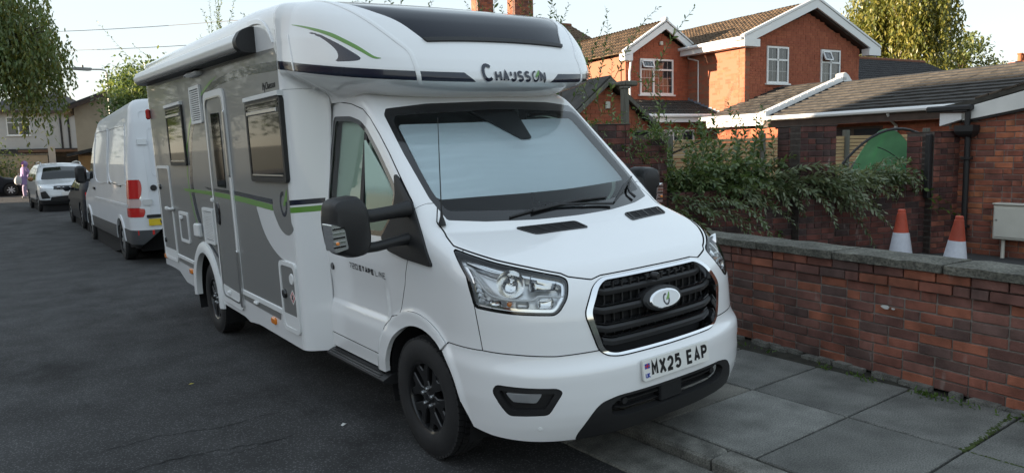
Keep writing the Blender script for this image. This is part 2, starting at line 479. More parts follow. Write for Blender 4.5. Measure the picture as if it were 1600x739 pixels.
# ---------------------------------------------------------------- motorhome
m_white = mat('white_paint', (.84, .845, .85), .25, coat=.8, spec=.5)
m_whiteplast = mat('white_plastic', (.74, .75, .75), .42)
m_grey = mat('grey_paint', (.20, .20, .195), .36, metal=.0, coat=.35)
m_navy = mat('navy_film', (.012, .017, .035), .25, coat=.5)
m_green = mat('green_film', (.13, .30, .05), .3, coat=.4)
m_blackp = mat('black_plastic', (.018, .018, .019), .5, bump=.06, bscale=900)
m_blackg = mat('black_gloss', (.012, .012, .013), .12, coat=.6)
m_dark = mat('dark_void', (.008, .008, .009), .9)
m_rubber = mat('tyre_rubber', (.022, .022, .023), .72, var=.35, vscale=9, bump=.12, bscale=160)
m_rim = mat('black_alloy', (.016, .016, .017), .28, metal=.3, coat=.5)
m_chrome = mat('chrome', (.82, .83, .85), .08, metal=1.)
m_satin = mat('satin_silver', (.55, .56, .57), .32, metal=1.)
m_lamp = mat('lamp_bowl', (.82, .83, .84), .13, metal=1.)
m_amber = mat('amber_lens', (.75, .22, .02), .2, coat=.5)
m_red = mat('red_lens', (.5, .02, .02), .2, coat=.5)
m_clear = glass_mat('clear_lens', (.96, .97, .97))
m_screen = glass_mat('windscreen_glass', (.90, .95, .95))
m_tint = glass_mat('tinted_glass', (.90, .95, .92))
m_acryl = glass_mat('smoked_acrylic', (.05, .055, .06))
m_sky = mat('skylight_glass', (.010, .012, .02), .08, spec=.32)
m_foil = mat('silver_foil', (.78, .84, .87), .36, metal=.35)
m_pleat = mat('pleated_blind', (.62, .76, .68), .8)
m_pad = mat('interior_pad', (.16, .17, .18), .7)
m_plate = mat('plate_white', (.78, .78, .75), .35)
m_print = mat('black_print', (.01, .01, .011), .5)
m_blue = mat('blue_print', (.03, .06, .35), .5); m_redp = mat('red_print', (.5, .03, .05), .5)
TAU = .027
_c, _s = math.cos(TAU), math.sin(TAU)
pivx = -.95
van = thing('motorhome', 'white and grey low profile motorhome parked with two wheels up on the kerb', 'motorhome',
            (pivx-_c*pivx, 0, -_s*pivx), rot=(0, -TAU, 0))
VCAB = cab_skin(); ONR = lambda S: S.Nn[:, 0] < -.18
def QZ(L): return [((p[1]-p[0])/math.sqrt(2), p[2]) for p in L]
def hull(qz, off=0.):
    q = np.array(qz, float).reshape(-1, 2); P = np.stack([-q[:, 0]/math.sqrt(2)-1.6, q[:, 0]/math.sqrt(2)-1.6, q[:, 1]], 1)
    H = on_field(cab_field, P, (1/math.sqrt(2), 1/math.sqrt(2), 0), 3.)
    if off: H = H+field_normals(cab_field, H)*off
    return H
FRONT = lambda S: (S.V[:, 1] < .0) & (S.Nn[:, 1]-S.Nn[:, 0] < 5)
p_screen = [(.15, 1.325), (-.30, 1.33), (-.60, 1.345), (-.80, 1.368), (-.826, 1.49), (-.818, 1.75), (-.797, 1.99), (-.765, 2.030), (-.5, 2.055), (.15, 2.065)]
p_side = round_poly([(1.262, 2.015), (.988, 2.003), (.831, 1.968), (.724, 1.914), (.528, 1.764), (.361, 1.622), (.262, 1.53), (.30, 1.38), (.42, 1.255), (.8, 1.25), (1.315, 1.24)], .035)
p_tri = round_poly([(.30, 1.635), (.25, 1.605), (.096, 1.471), (.031, 1.397), (-.174, 1.146), (-.165, 1.135), (.141, 1.15), (.332, 1.178), (.43, 1.245), (.32, 1.38), (.27, 1.52)], .012)
p_door = [(1.42, 2.117), (1.182, 2.107), (.99, 2.084), (.80, 2.038), (.685, 1.976), (.546, 1.871), (.408, 1.754), (.25, 1.61), (.096, 1.471), (.055, 1.40), (.06, 1.25), (.103, 1.163), (.142, 1.053), (.157, .993), (.225, .842), (.25, .80), (.36, .775), (.45, .70), (.50, .60), (.505, .505), (1.42, .515)]
p_arch = [(.43*math.sin(a)+.005, .36+.415*math.cos(a)) for a in np.linspace(-1.75, 1.62, 30)]+[(.42, .0), (-.43, .0)]
p_flare = [(.505*math.sin(a)+.05, .36+.49*math.cos(a)) for a in np.linspace(-1.12, 1.75, 30)]+[(.52, .2), (.3, .2), (-.3, .2)]
p_light = round_poly(QZ([(-.906, -.297, 1.242), (-.811, -.552, 1.177), (-.69, -.67, 1.138), (-.571, -.772, 1.10), (-.552, -.80, 1.082), (-.558, -.815, 1.05), (-.591, -.844, 1.0), (-.642, -.845, .943), (-.672, -.836, .925), (-.838, -.715, .942), (-.943, -.531, .967), (-.942, -.478, 1.11)]), .02)
p_grille = round_poly(QZ([(0.1, -.845, 1.072), (-.362, -.845, 1.070), (-.433, -.858, 1.040), (-.525, -.893, .915), (-.468, -.927, .721), (-.43, -.945, .690), (-.363, -.962, .676), (0.1, -.965, .672)]), .03)
p_gril2 = round_poly(QZ([(0.1, -.85, 1.055), (-.345, -.85, 1.054), (-.402, -.868, 1.028), (-.488, -.902, .915), (-.442, -.93, .735), (-.418, -.94, .706), (-.372, -.951, .692), (0.1, -.955, .688)]), .025)
p_lower = round_poly(QZ([(.1, -1.019, .487), (-.403, -.995, .487), (-.497, -.973, .468), (-.536, -.96, .435), (-.62, -.90, .30), (-.62, -.88, .20), (.1, -1.0, .20)]), .03)
p_lowin = round_poly(QZ([(.1, -1.019, .475), (-.385, -.995, .475), (-.44, -.975, .44), (-.43, -.972, .385), (-.36, -.984, .366), (.1, -1.0, .366)]), .02)
p_fog = round_poly(QZ([(-.937, -.635, .55), (-.927, -.657, .59), (-.714, -.889, .574), (-.689, -.903, .552), (-.751, -.858, .436), (-.891, -.709, .43), (-.916, -.676, .48)]), .022)
p_bump = [(-.95, .722), (-.117, .722), (.082, .739), (.257, .748), (.479, .742), (.60, .60), (.60, .1), (-.95, .1)]
p_nose = [(-.95, .70), (.257, .70), (.257, .748), (.291, .969), (.36, 1.2), (.50, 1.6), (-.95, 1.6)]
p_bonnet = QZ([(.15, -.84, 1.082), (-.362, -.842, 1.080), (-.433, -.85, 1.068), (-.545, -.80, 1.094), (-.571, -.772, 1.112), (-.69, -.67, 1.150), (-.811, -.552, 1.188), (-.906, -.297, 1.253)])+[(.486, 1.292), (.56, 1.36), (.60, 1.6), (-.9, 1.6)]
m_liner = m_dark
# dark inner body so that panel gaps read as gaps
R = VCAB
scr, R = carve(R, p_screen, PXZ, .0, lambda S: (S.Nn[:, 2] > .1) & (S.V[:, 2] > 1.2) & (S.V[:, 1] < .9))
win, R = carve(R, p_side, PYZ, 0, ONR)
arch, R = carve(R, p_arch, PYZ, 0, lambda S: (S.Nn[:, 0] < -.3) | (S.V[:, 2] < .33))
cut_y = lambda V: V[:, 2]-np.interp(V[:, 1], [-1.1, -.8, -.6, -.48, -.42, .3, .45, 1.4], [.262, .285, .305, .325, .45, .45, .412, .412])
_, R = split_skin(R, cut_y(R.V))
liner = R
grl, R = carve(R, p_grille, PQZ, .002, FRONT); _, liner = carve(liner, p_grille, PQZ, 0, FRONT)
hl, R = carve(R, p_light, PQZ, .003, FRONT); _, liner = carve(liner, p_light, PQZ, 0, FRONT)
low, R = carve(R, p_lower, PQZ, .0015, FRONT); _, liner = carve(liner, p_lowin, PQZ, 0, FRONT)
fog, R = carve(R, p_fog, PQZ, .0, FRONT); _, liner = carve(liner, p_fog, PQZ, 0, FRONT)
put('cab_liner', skin_mesh('cab_liner', full_skin(liner), m_dark, 0, -.018), van)
bon, R = carve(R, p_bonnet, PQZ, .003, lambda S: (S.V[:, 1] < .05) & (S.V[:, 2] > 1.0))
tri, R = carve(R, p_tri, PYZ, .001, ONR)
door, R = carve(R, p_door, PYZ, .003, ONR)
bump, R = carve(R, p_bump, PQZ, .0028, FRONT)
nose, R = carve(R, p_nose, PQZ, .0025, FRONT)
pil, R = carve(R, [(-.3, 1.445), (.04, 1.462), (.10, 1.40), (1.5, 1.30), (1.5, 2.3), (-.3, 2.3)], PYZ, .0015)
flare_l, R = carve(R, p_flare, PYZ, .0012, lambda S: (S.Nn[:, 0] < -.3) & (S.V[:, 1] < .6))
put('bonnet', skin_mesh('bonnet', edge=m_dark, S=full_skin(bon), mats=m_white), van)
put('front_bumper', skin_mesh('front_bumper', edge=m_dark, S=full_skin(bump), mats=m_white), van)
put('nose_panel', skin_mesh('nose_panel', edge=m_dark, S=full_skin(nose), mats=m_white), van)
put('cab_roof_frame', skin_mesh('cab_roof_frame', edge=m_dark, S=full_skin(pil), mats=m_white), van)
me_w = skin_mesh('windscreen', full_skin(scr), [m_screen, m_blackg], .006)
# split the black border from the clear glass
S = full_skin(scr)
clear = round_poly([(-.775, 1.415), (-.79, 1.52), (-.766, 1.94), (-.74, 1.982), (0, 2.005), (.74, 1.982), (.766, 1.94), (.79, 1.52), (.775, 1.415), (0, 1.365)], .03)
gi, go = carve(S, clear, PXZ); gi.M = [0]*len(gi.F); go.M = [1]*len(go.F)
ws = put('windscreen', skin_mesh('windscreen', join_skins([gi, go]), [m_screen, m_blackg], 0), van)
shade_p = round_poly([(-.765, 1.503), (-.775, 1.56), (-.735, 1.955), (.735, 1.965), (.775, 1.56), (.770, 1.508)], .03)
sh, _ = carve(S, shade_p, PXZ)
rx, rz = sh.V[:, 0], sh.V[:, 2]
rip = .0006*np.sin(rz*2*np.pi/.034+2.2*np.sin(rx*3.1)+1.3*np.sin(rx*9+rz*5))*(.35+.65*np.sin(rx*5.3+rz*13)**2)+.0007*np.sin(rz*2*np.pi/.071+1.5*np.sin(rx*6.3)+2)*np.sin(rx*3.7+1)**2+.004*np.sin(rx*5+rz*3)
shv = Skin(sh.V+sh.Nn*(rip-.045)[:, None], sh.Nn, sh.F); sm_ = newmesh('sunshade', shv.V, shv.F, m_foil, None, True); put('sunshade', sm_, van)
dsh = MB()
dsh.prism([(-.74, -.04), (-.4, -.16), (.4, -.16), (.74, -.04), (.80, .12), (.76, .42), (-.76, .42), (-.80, .12)], lambda u, v, h: (u, v, h), 1.14, 1.31, 0, .05)
dsh.build('dashboard', m_pad, van)
mm = MB()
mm.prism(round_poly([(-.24, 2.02), (.17, 2.02), (.14, 1.80), (.05, 1.795), (-.08, 1.90)], .02), lambda u, v, h: (u, .525+(v-2.0)*1.08+h, v), 0, .06, 0, .01)
mm.build('mirror_camera_shroud', m_blackp, van)
for sgn in (1, -1):
    def side(Sk): return Sk if sgn == 1 else mirror_skin(Sk)
    put('front_wing', skin_mesh('front_wing', side(R), m_white, edge=m_dark), van)
    put('wheel_arch_trim', skin_mesh('wheel_arch_trim', side(flare_l), m_white, .03, .010), van)
    d = put('cab_door', skin_mesh('cab_door', side(door), m_white, edge=m_dark), van)
    # window: rubber frame, glass, divider
    inner = round_poly([(1.225, 1.982), (.988, 1.973), (.85, 1.942), (.735, 1.885), (.54, 1.735), (.385, 1.60), (.305, 1.525), (.335, 1.39), (.44, 1.285), (.8, 1.282), (1.275, 1.275)], .03)
    gl, fr = carve(win, inner, PYZ)
    put('window_seal', skin_mesh('window_seal', side(fr), m_blackg, .012, .001), d)
    put('window_pane', skin_mesh('window_pane', side(gl), m_tint, 0, -.006), d)
    bar, _ = carve(gl, [(.748, 1.95), (.702, 1.95), (.715, 1.2), (.765, 1.2)], PYZ)
    put('window_divider', skin_mesh('window_divider', side(bar), m_blackp, .02, .004), d)
    # pleated insulating blind hung inside the glass
    bl = gl; b = skin_mesh('cab_blind', side(Skin(bl.V, bl.Nn, bl.F)), m_pleat, 0, -.05)
    put('cab_blind', b, van)
    if sgn == 1:
        pl = MB()
        for k in range(34):
            y0 = .27+k*.013
            V = []; z0, z1 = 1.23, np.interp(y0, [.30, .385, .54, .70], [1.50, 1.58, 1.71, 1.84])
            for z in (z0, (z0+z1)/2, z1):
                xx = -.922+(-.8575+.905)*(z-1.25)/.8
                V += [(xx, y0-.004, z), (xx-.012, y0+.003, z), (xx, y0+.009, z)]
            pl.add(V, [(0, 1, 4, 3), (1, 2, 5, 4), (3, 4, 7, 6), (4, 5, 8, 7)])
        pl.build('blind_pleats', m_pleat, van, fix=False)
    put('mirror_base', skin_mesh('mirror_base', side(tri), m_blackp, .02, .014), d)
    # lock and name on the door
    lk = MB(); lk.lathe([(0, -.004), (.022, -.004), (.026, 0), (.026, .01)], 20, 'x', (-.966, 1.225, .985)); l_ = lk.mesh('door_lock', m_blackg, True)
    if sgn == -1:
        for v in l_.vertices: v.co.x *= -1
        l_.flip_normals()
    put('door_lock', l_, d)
    # headlight
    hroot = put('headlight', skin_mesh('headlight', side(hl), m_clear, 0, .001), van)
    put('lamp_housing', skin_mesh('lamp_housing', side(hl), mat('lamp_housing', (.72, .73, .74), .3, metal=.7), 0, -.07), hroot)
    brd_in = [tuple(p) for p in p_light]
    C0 = np.mean(brd_in, 0)
    rim_v = poly_sdf(PQZ(hl.V), p_light); keep, _ = split_skin(hl, -(rim_v+.014))
    put('lamp_border', skin_mesh('lamp_border', side(keep), m_blackg, .035, -.001), hroot)
    mid, _ = split_skin(hl, -(rim_v+.028))
    put('lamp_bezel', skin_mesh('lamp_bezel', side(mid), m_chrome, .05, -.012), hroot)
    def bowl(q, z, r, dep=.05, tilt=0., nm='reflector', mt=m_lamp):
        c = hull([(q, z)], -.012)[0]
        b = MB(); pr = [(r, 0), (r*.97, .004), (r*.85, dep*.45), (r*.55, dep*.8), (r*.25, dep), (0, dep)]
        b.lathe(pr, 28, 'y', (0, 0, 0)); b.lathe([(r*.16, dep*.98), (r*.16, dep*.55), (r*.10, dep*.48), (0, dep*.46)], 12, 'y', (0, 0, 0))
        me = b.mesh(nm, mt, True, fix=False); o = put(nm, me, hroot)
        ang = math.radians(-42)
        o.location = (c[0]*sgn, c[1], c[2]); o.rotation_euler = (0, 0, ang*sgn)
    bowl(.10, 1.088, .072, .055); 
    for (q0, q1, z0, z1, nm, mt, dp) in ((-.125, .005, 1.045, 1.122, 'high_beam_reflector', m_lamp, .035), (.145, .215, .972, 1.012, 'side_reflector', m_lamp, .02), (.005, .075, .966, 1.004, 'ribbed_reflector', m_satin, .02), (-.115, -.035, .962, 1.012, 'lower_reflector', m_lamp, .025)):
        rr = round_poly([(q0, z0), (q1, z0), (q1, z1), (q0, z1)], .018, 4); A = np.array(rr); cc = A.mean(0); n = len(A); V = []
        for k_, off in ((1., -.010), (.94, -.012), (.80, -.012-dp*.7), (.45, -.012-dp)): V += [(p[0]*sgn, p[1], p[2]) for p in hull(cc+(A-cc)*k_, off)]
        b = MB(); b.add(V, [(r*n+i, r*n+(i+1) % n, (r+1)*n+(i+1) % n, (r+1)*n+i) for r in range(3) for i in range(n)]+[tuple(range(3*n, 4*n))]); b.build(nm, mt, hroot, True)
    def strip(pts, wd, dp, nm, mt, off=-.018):
        H = hull(catmull(pts, 6, False), off); b = MB()
        b.tube([(p[0]*sgn, p[1], p[2]) for p in H], wd, 6); b.build(nm, mt, hroot, True)
    strip([(.36, 1.175), (.30, 1.152), (.262, 1.09), (.215, 1.04), (.14, 1.017), (.0, 1.008), (-.05, 1.025), (-.165, 1.012)], .0075, .02, 'daylight_strip', mat('lamp_white', (.8, .82, .84), .2, coat=.5))
    strip([(.37, 1.20), (.2, 1.15), (.02, 1.118), (-.12, 1.085)], .004, .02, 'brow_strip', m_chrome)
    for k in range(6):
        z = 1.13-k*.027; q0, q1 = .335-k*.008, .285-k*.012
        strip([(q0, z), ((q0+q1)/2, z-.004), (q1, z-.012)], .0045, .02, 'louvre', m_satin, -.03)
    am = hull([(.11, .99)], -.035)[0]; b = MB(); b.lathe([(0, -.014), (.012, -.011), (.014, 0), (.014, .03)], 14, 'y', (0, 0, 0))
    o = put('indicator_bulb', b.mesh('indicator_bulb', m_amber, True), hroot, (am[0]*sgn, am[1], am[2]), (0, 0, math.radians(-42)*sgn))
    # fog light recess
    fg = put('fog_light_surround', skin_mesh('fog_light_surround', side(split_skin(fog, -(poly_sdf(PQZ(fog.V), p_fog)+.030))[0]), m_blackp, .05, -.006), van)
    rec = split_skin(fog, poly_sdf(PQZ(fog.V), p_fog)+.028)[0]
    put('fog_recess', skin_mesh('fog_recess', side(rec), m_blackp, 0, -.034), fg)
    pf = round_poly(QZ([(-.905, -.70, .549), (-.775, -.843, .545), (-.80, -.822, .498), (-.885, -.735, .503)]), .01)
    fl = split_skin(fog, poly_sdf(PQZ(fog.V), pf))[0]
    put('fog_lamp', skin_mesh('fog_lamp', side(fl), mat('fog_bright', (.85, .86, .88), .18, metal=.6), .03, -.012), fg); put('fog_lens', skin_mesh('fog_lens', side(fl), m_clear, 0, -.007), fg)
    c = hull([((-.819+.782)/math.sqrt(2), .365)], .001)[0]; b = MB(); b.lathe([(0, -.003), (.008, -.003), (.009, 0), (.013, 0), (.014, .003)], 16, 'y')
    put('parking_sensor', b.mesh('parking_sensor', m_whiteplast, True), van, (c[0]*sgn, c[1], c[2]), (0, 0, math.radians(-40)*sgn))
# windscreen base, mirrors and wipers
def wipe(pts, name):
    P = on_field(cab_field, [(x, -1.5, z) for x, z in pts], (0, 1, 0), 3.); N = field_normals(cab_field, P)
    b = MB(); b.tube([tuple(p+n*.018) for p, n in zip(P, N)], [.010]+[.008]*(len(P)-1), 6); o = b.build(name, m_blackp, van, True)
    return o
w1 = wipe([(.33, 1.352), (.1, 1.372), (-.1, 1.384), (-.30, 1.365)], 'wiper_arm')
def blade(pts, par):
    P = on_field(cab_field, [(x, -1.5, z) for x, z in pts], (0, 1, 0), 3.); N = field_normals(cab_field, P); b = MB()
    b.tube([tuple(p+n*.008) for p, n in zip(P, N)], [.006, .012, .012, .006][:len(P)] if len(P) == 4 else .01, 6); b.build('wiper_blade', m_blackp, par, True)
blade([(-.455, 1.352), (-.2, 1.385), (.1, 1.402), (.338, 1.397)], w1)
w2 = wipe([(.62, 1.365), (.60, 1.40), (.62, 1.42), (.70, 1.455)], 'wiper_arm'); blade([(.375, 1.362), (.52, 1.41), (.66, 1.455), (.81, 1.493)], w2)
# bonnet air vents
for vp in ([(-.475, -.272), (-.055, -.322), (-.035, -.415), (-.41, -.388)], [(.375, -.292), (.795, -.20), (.745, -.315), (.345, -.395)]):
    vp = [tuple(q) for q in vp]
    def bz(P, off):
        P = np.array(P, float); H = on_field(cab_field, np.stack([P[:, 0], P[:, 1], np.full(len(P), 1.8)], 1), (0, 0, -1), 1.5); return H+field_normals(cab_field, H)*off
    ring = round_poly(vp, .025, 4); A = np.array(ring); cen = A.mean(0); inn = cen+(A-cen)*np.array([.93, .86]); n = len(A)
    b = MB(); V = np.concatenate([bz(A, .0), bz(A, .006), bz(inn, .006), bz(inn, .001)])
    F = [(r*n+i, r*n+(i+1) % n, (r+1)*n+(i+1) % n, (r+1)*n+i) for r in range(3) for i in range(n)]
    b.add(V, F); vent = b.build('bonnet_vent', m_blackp, van, True)
    c4 = [cen+(np.array(q)-cen)*np.array([.93, .86]) for q in vp]; gp = []
    for j_ in range(5):
        for i_ in range(13): t, w_ = i_/12, j_/4; gp.append((c4[0]*(1-t)+c4[1]*t)*(1-w_)+(c4[3]*(1-t)+c4[2]*t)*w_)
    b = MB(); b.add(bz(gp, .0025), [(j_*13+i_, j_*13+i_+1, (j_+1)*13+i_+1, (j_+1)*13+i_) for j_ in range(4) for i_ in range(12)]); b.build('vent_mesh', m_dark, vent)
    a0, a1, a2, a3 = np.array(vp)
    for k in range(5):
        t = (k+.5)/5
        b = MB(); p = a0*(1-t)+a1*t; q = a3*(1-t)+a2*t; P = [p*.9+q*.1, p*.5+q*.5, p*.1+q*.9]
        b.tube([tuple(h) for h in bz(P, .0035)], .0045 if k in (1, 3) else .003, 5); b.build('vent_rib', m_blackp if k % 2 else m_rim, vent)
# aerial
b = MB(); b.lathe([(.022, 0), (.02, .015), (.009, .05), (.006, .08)], 14, 'z', (-.846, -.10, 1.345)); b.tube([(-.846, -.10, 1.42), (-.842, -.105, 1.70), (-.838, -.11, 1.935)], [.0035, .0028, .002], 6)
b.build('aerial', m_blackp, van, True)
# ---- grille
gb, gi = None, None
gin, gout = carve(grl, p_gril2, PQZ)
gr = put('grille', skin_mesh('grille', full_skin(gin), m_dark, 0, -.085), van)
put('chrome_surround', skin_mesh('chrome_surround', full_skin(gout), m_chrome, .07, .008), gr)
def across(z0, z1, x1, off, nm, mt, par, r=.5):
    """a bar across the nose between heights z0..z1, ends tapered back"""
    xs = np.linspace(-x1, x1, 33); b = MB(); V = []
    for x in xs:
        e = max(0, (abs(x)-x1*.86)/(x1*.14)); zc = (z0+z1)/2+.018*e; h = (z1-z0)/2
        Y = on_field(cab_field, [(x, -1.6, zc)], (0, 1, 0), 2.)[0][1]-off
        V += [(x, Y+.05, zc-h), (x, Y+.004, zc-h*.9), (x, Y, zc-h*.3), (x, Y, zc+h*.35), (x, Y+.012, zc+h), (x, Y+.05, zc+h)]
    F = [(i*6+k, i*6+(k+1) % 6, (i+1)*6+(k+1) % 6, (i+1)*6+k) for i in range(32) for k in range(6)]; F += [tuple(range(6)), tuple(reversed(range(32*6, 33*6)))]
    b.add(V, F); return b.build(nm, mt, par, True)
for (zc, x1) in ((1.0, .42), (.91, .46), (.815, .45), (.745, .42)):
    across(zc-.024, zc+.012, x1, -.022, 'grille_bar', m_blackp, gr); across(zc+.016, zc+.026, x1*.99, -.030, 'grille_trim', m_blackg, gr)
for k in range(15):
    x = -.42+k*.06; b = MB(); y = on_field(cab_field, [(x, -1.6, .87)], (0, 1, 0), 2.)[0][1]
    b.box(x-.004, x+.004, y+.066, y+.082, .71, 1.04); b.build('grille_rib', m_blackp, gr)
yb = on_field(cab_field, [(0, -1.6, .915)], (0, 1, 0), 2.)[0][1]
el = [(math.cos(t), math.sin(t)) for t in np.linspace(0, 2*math.pi, 40, endpoint=False)]
def emb(u, v, h): return (.012+u, yb-.004-h-.07*u*u+(v)*.28, .914+v)
b = MB(); b.prism([(u*.150, v*.064) for u, v in el], emb, -.06, -.004, 0, .012); bz_ = b.build('badge_housing', m_blackp, gr, True)
b = MB(); b.prism([(u*.118, v*.049) for u, v in el], emb, -.01, .008, 0, .006); b.build('badge_ring', m_chrome, gr, True)
b = MB(); b.prism([(u*.107, v*.042) for u, v in el], emb, .0, .0092, 0, .001); b.build('badge_face', mat('badge_white', (.72, .74, .76), .25, coat=.5), gr)
def logo(fn, s, parent, h0=.0, h1=.0012, dark=m_navy):
    """a broken ring with a leaf rising out of it"""
    ro = [(1.0*math.cos(t)*.8, math.sin(t)) for t in np.linspace(math.radians(75), math.radians(375), 34)]
    ri = [((.62+.0*k)*math.cos(t)*.8, .68*math.sin(t)) for k, t in enumerate(np.linspace(math.radians(375), math.radians(75), 34))]
    b = MB(); b.prism([(u*s, v*s) for u, v in ro+ri], fn, h0, h1); b.build('logo_ring', dark, parent)
    lf = [(-.05, -.1), (.18, .25), (.5, .62), (.95, 1.15), (.95, .6), (.75, .15), (.35, -.1)]
    b = MB(); b.prism([(u*s, v*s) for u, v in catmull(lf, 4)], fn, h0, h1); b.build('logo_leaf', m_green, parent)
logo(lambda u, v, h: emb(u, v-.004, .0098+h), .031, gr)
b = MB(); b.lathe([(0, -.012), (.016, -.012), (.022, 0), (.022, .03)], 18, 'y', (-.02, yb+.02, 1.035)); b.build('grille_camera', m_blackp, gr, True)
# ---- lower intake and valance
lin, lout = carve(low, p_lowin, PQZ)
lg = put('front_valance', skin_mesh('front_valance', full_skin(lout), m_blackp, .04, .002), van)
put('intake_back', skin_mesh('intake_back', full_skin(lin), m_dark, 0, -.06), lg)
across(.432, .446, .40, -.03, 'intake_bar', m_blackp, lg); across(.395, .405, .40, -.03, 'intake_bar', m_blackp, lg)
b = MB(); y = -.985; b.box(-.10, .075, y-.015, y+.06, .374, .474, 0, .008); b.build('radar_cover', m_blackg, lg)
for x in (-.34, .36): b = MB(); b.lathe([(0, -.01), (.018, -.01), (.024, .02)], 16, 'y', (x, -.965, .437)); b.build('tow_eye_cap', m_blackp, lg, True)
# ---- number plate
tilt = .10
def pf_(u, v, h): return (.0+u, -1.034-h+v*tilt, .588+v)
b = MB(); b.prism(round_poly([(-.26, -.0555), (.26, -.0555), (.26, .0555), (-.26, .0555)], .01), pf_, -.012, .0, 0, .001); pl = b.build('number_plate', m_plate, van)
def lettering(txt, size, fn, name, mt, parent, bold=0., sx=1., shear=0., space=1., cx=0., cy=0., wrap=None):
    V, F = text_mb(txt, size, .002, bold, shear, space); mn, mx = V.min(0), V.max(0); c = (mn+mx)/2
    r = fn((V[:, 0]-c[0])*sx+cx, (V[:, 1]-c[1])+cy, V[:, 2])
    b = MB(); b.add(np.stack([np.broadcast_to(np.asarray(k, float), (len(V),)) for k in r], 1), F)
    return b.build(name, mt, parent)
def arc_(cx, cy, rx, ry, a0, a1, n=9): return [(cx+rx*math.cos(math.radians(a0+(a1-a0)*i/(n-1))), cy+ry*math.sin(math.radians(a0+(a1-a0)*i/(n-1)))) for i in range(n)]
GLYPH = {'M': [[(0, 0), (0, 1), (.5, .38), (1, 1), (1, 0)]], 'X': [[(-.06, -.06), (1.06, 1.06)], [(-.06, 1.06), (1.06, -.06)]],
         '2': [arc_(.5, .70, .48, .30, 170, 0)+arc_(.42, .70, .56, .42, -8, -50, 4)+[(0, .07), (0, 0), (1, 0)]],
         '5': [[(.92, 1), (.08, 1), (.04, .58)]+arc_(.46, .33, .52, .33, 120, -150, 12)], 'E': [[(1, 1), (0, 1), (0, 0), (1, 0)], [(0, .52), (.88, .52)]],
         'A': [[(0, 0), (.5, 1), (1, 0)], [(.2, .30), (.8, .30)]], 'P': [[(0, 0), (0, 1), (.6, 1)]+arc_(.6, .74, .4, .26, 80, -80, 7)+[(.6, .48), (0, .48)]],
         'Y': [[(0, 1), (.5, .45), (1, 1)], [(.5, .45), (.5, 0)]], 'J': [[(.9, 1), (.9, .28)]+arc_(.48, .28, .42, .28, 0, -170, 8)], '0': [arc_(.5, .5, .5, .5, 90, 450, 22)]}
def ribbon(pts, sw):
    P = np.array(pts, float); n = len(P); cl = np.linalg.norm(P[0]-P[-1]) < 1e-6; L, R_ = [], []
    for i in range(n):
        a = P[i]-P[i-1] if i or cl else P[1]-P[0]
        if i == 0 and cl: a = P[0]-P[-2]
        b_ = P[i+1]-P[i] if i < n-1 else (P[1]-P[0] if cl else a)
        na = np.array([-a[1], a[0]])/np.linalg.norm(a); nb = np.array([-b_[1], b_[0]])/np.linalg.norm(b_)
        m = na+nb; m /= max(np.linalg.norm(m), 1e-6); k = 1/max(m@na, .45); L.append(P[i]+m*k*sw/2); R_.append(P[i]-m*k*sw/2)
    return L, R_
def plate_text(txt, fn, cw, ch, sw, gap, cx, cy, mt, parent, name='plate_lettering', spc=.033):
    wd = sum(spc if c == ' ' else cw+gap for c in txt)-gap; x = cx-wd/2
    for c in txt:
        if c == ' ': x += spc; continue
        b = MB()
        for k, st in enumerate(GLYPH[c]):
            L, R_ = ribbon([(x+sw/2+p[0]*(cw-sw), cy-ch/2+sw/2+p[1]*(ch-sw)) for p in st], sw); n = len(L)
            V = [fn(q[0], q[1], .0004+.0006*k) for q in L]+[fn(q[0], q[1], .0004+.0006*k) for q in R_]
            b.add(V, [(i, i+1, n+i+1, n+i) for i in range(n-1)])
        b.build(name, mt, parent); x += cw+gap
plate_text('MX25 EAP', lambda u, v, h: pf_(u, v, h+.0006),   .050, .079, .0168, .0105, .022, 0, m_print, pl)
for nm, mt, (u0, u1, v0, v1) in (('flag', m_blue, (-.248, -.212, .008, .034)), ('flag_cross', m_redp, (-.248, -.212, .018, .024)), ('flag_cross', m_redp, (-.233, -.227, .008, .034))):
    b = MB(); b.prism([(u0, v0), (u1, v0), (u1, v1), (u0, v1)], pf_, 0, .0012 if nm == 'flag' else .002); b.build(nm, mt, pl)
lettering('UK', .03, lambda u, v, h: pf_(u, v, h+.0012), 'country_lettering', m_blue, pl, .001, .8, cx=-.23, cy=-.028)
# ---- door name
def dfn(u, v, h):
    h = h+.002; y = .69-u*1.0; z = 1.022+v-u*.03
    return (on_field(cab_field, np.stack([y*0-1.3, y, z], 1), (1, 0, 0), 1.)[:, 0]-.0015-h, y, z)
GLYPH.update({'C': [arc_(.55, .5, .55, .5, 45, 315, 14)], 'H': [[(0, 0), (0, 1)], [(1, 0), (1, 1)], [(0, .5), (1, .5)]], 'U': [[(0, 1), (0, .35)]+arc_(.5, .35, .5, .35, 180, 360, 9)+[(1, 1)]],
  'S': [arc_(.5, .75, .46, .25, 30, 250, 9)+arc_(.5, .25, .5, .27, 75, -150, 9)], 'N': [[(0, 0), (0, 1), (1, 0), (1, 1)]], 'T': [[(0, 1), (1, 1)], [(.5, 1), (.5, 0)]], 'L': [[(0, 1), (0, 0), (1, 0)]], 'I': [[(.5, 0), (.5, 1)]],
  '7': [[(0, 1), (1, 1), (.35, 0)]], 'q2': [[(0, 1), (1, 1), (1, .52), (0, .48), (0, 0), (1, 0)]], 'q0': [[(0, 0), (0, 1), (1, 1), (1, 0), (0, 0)]]})
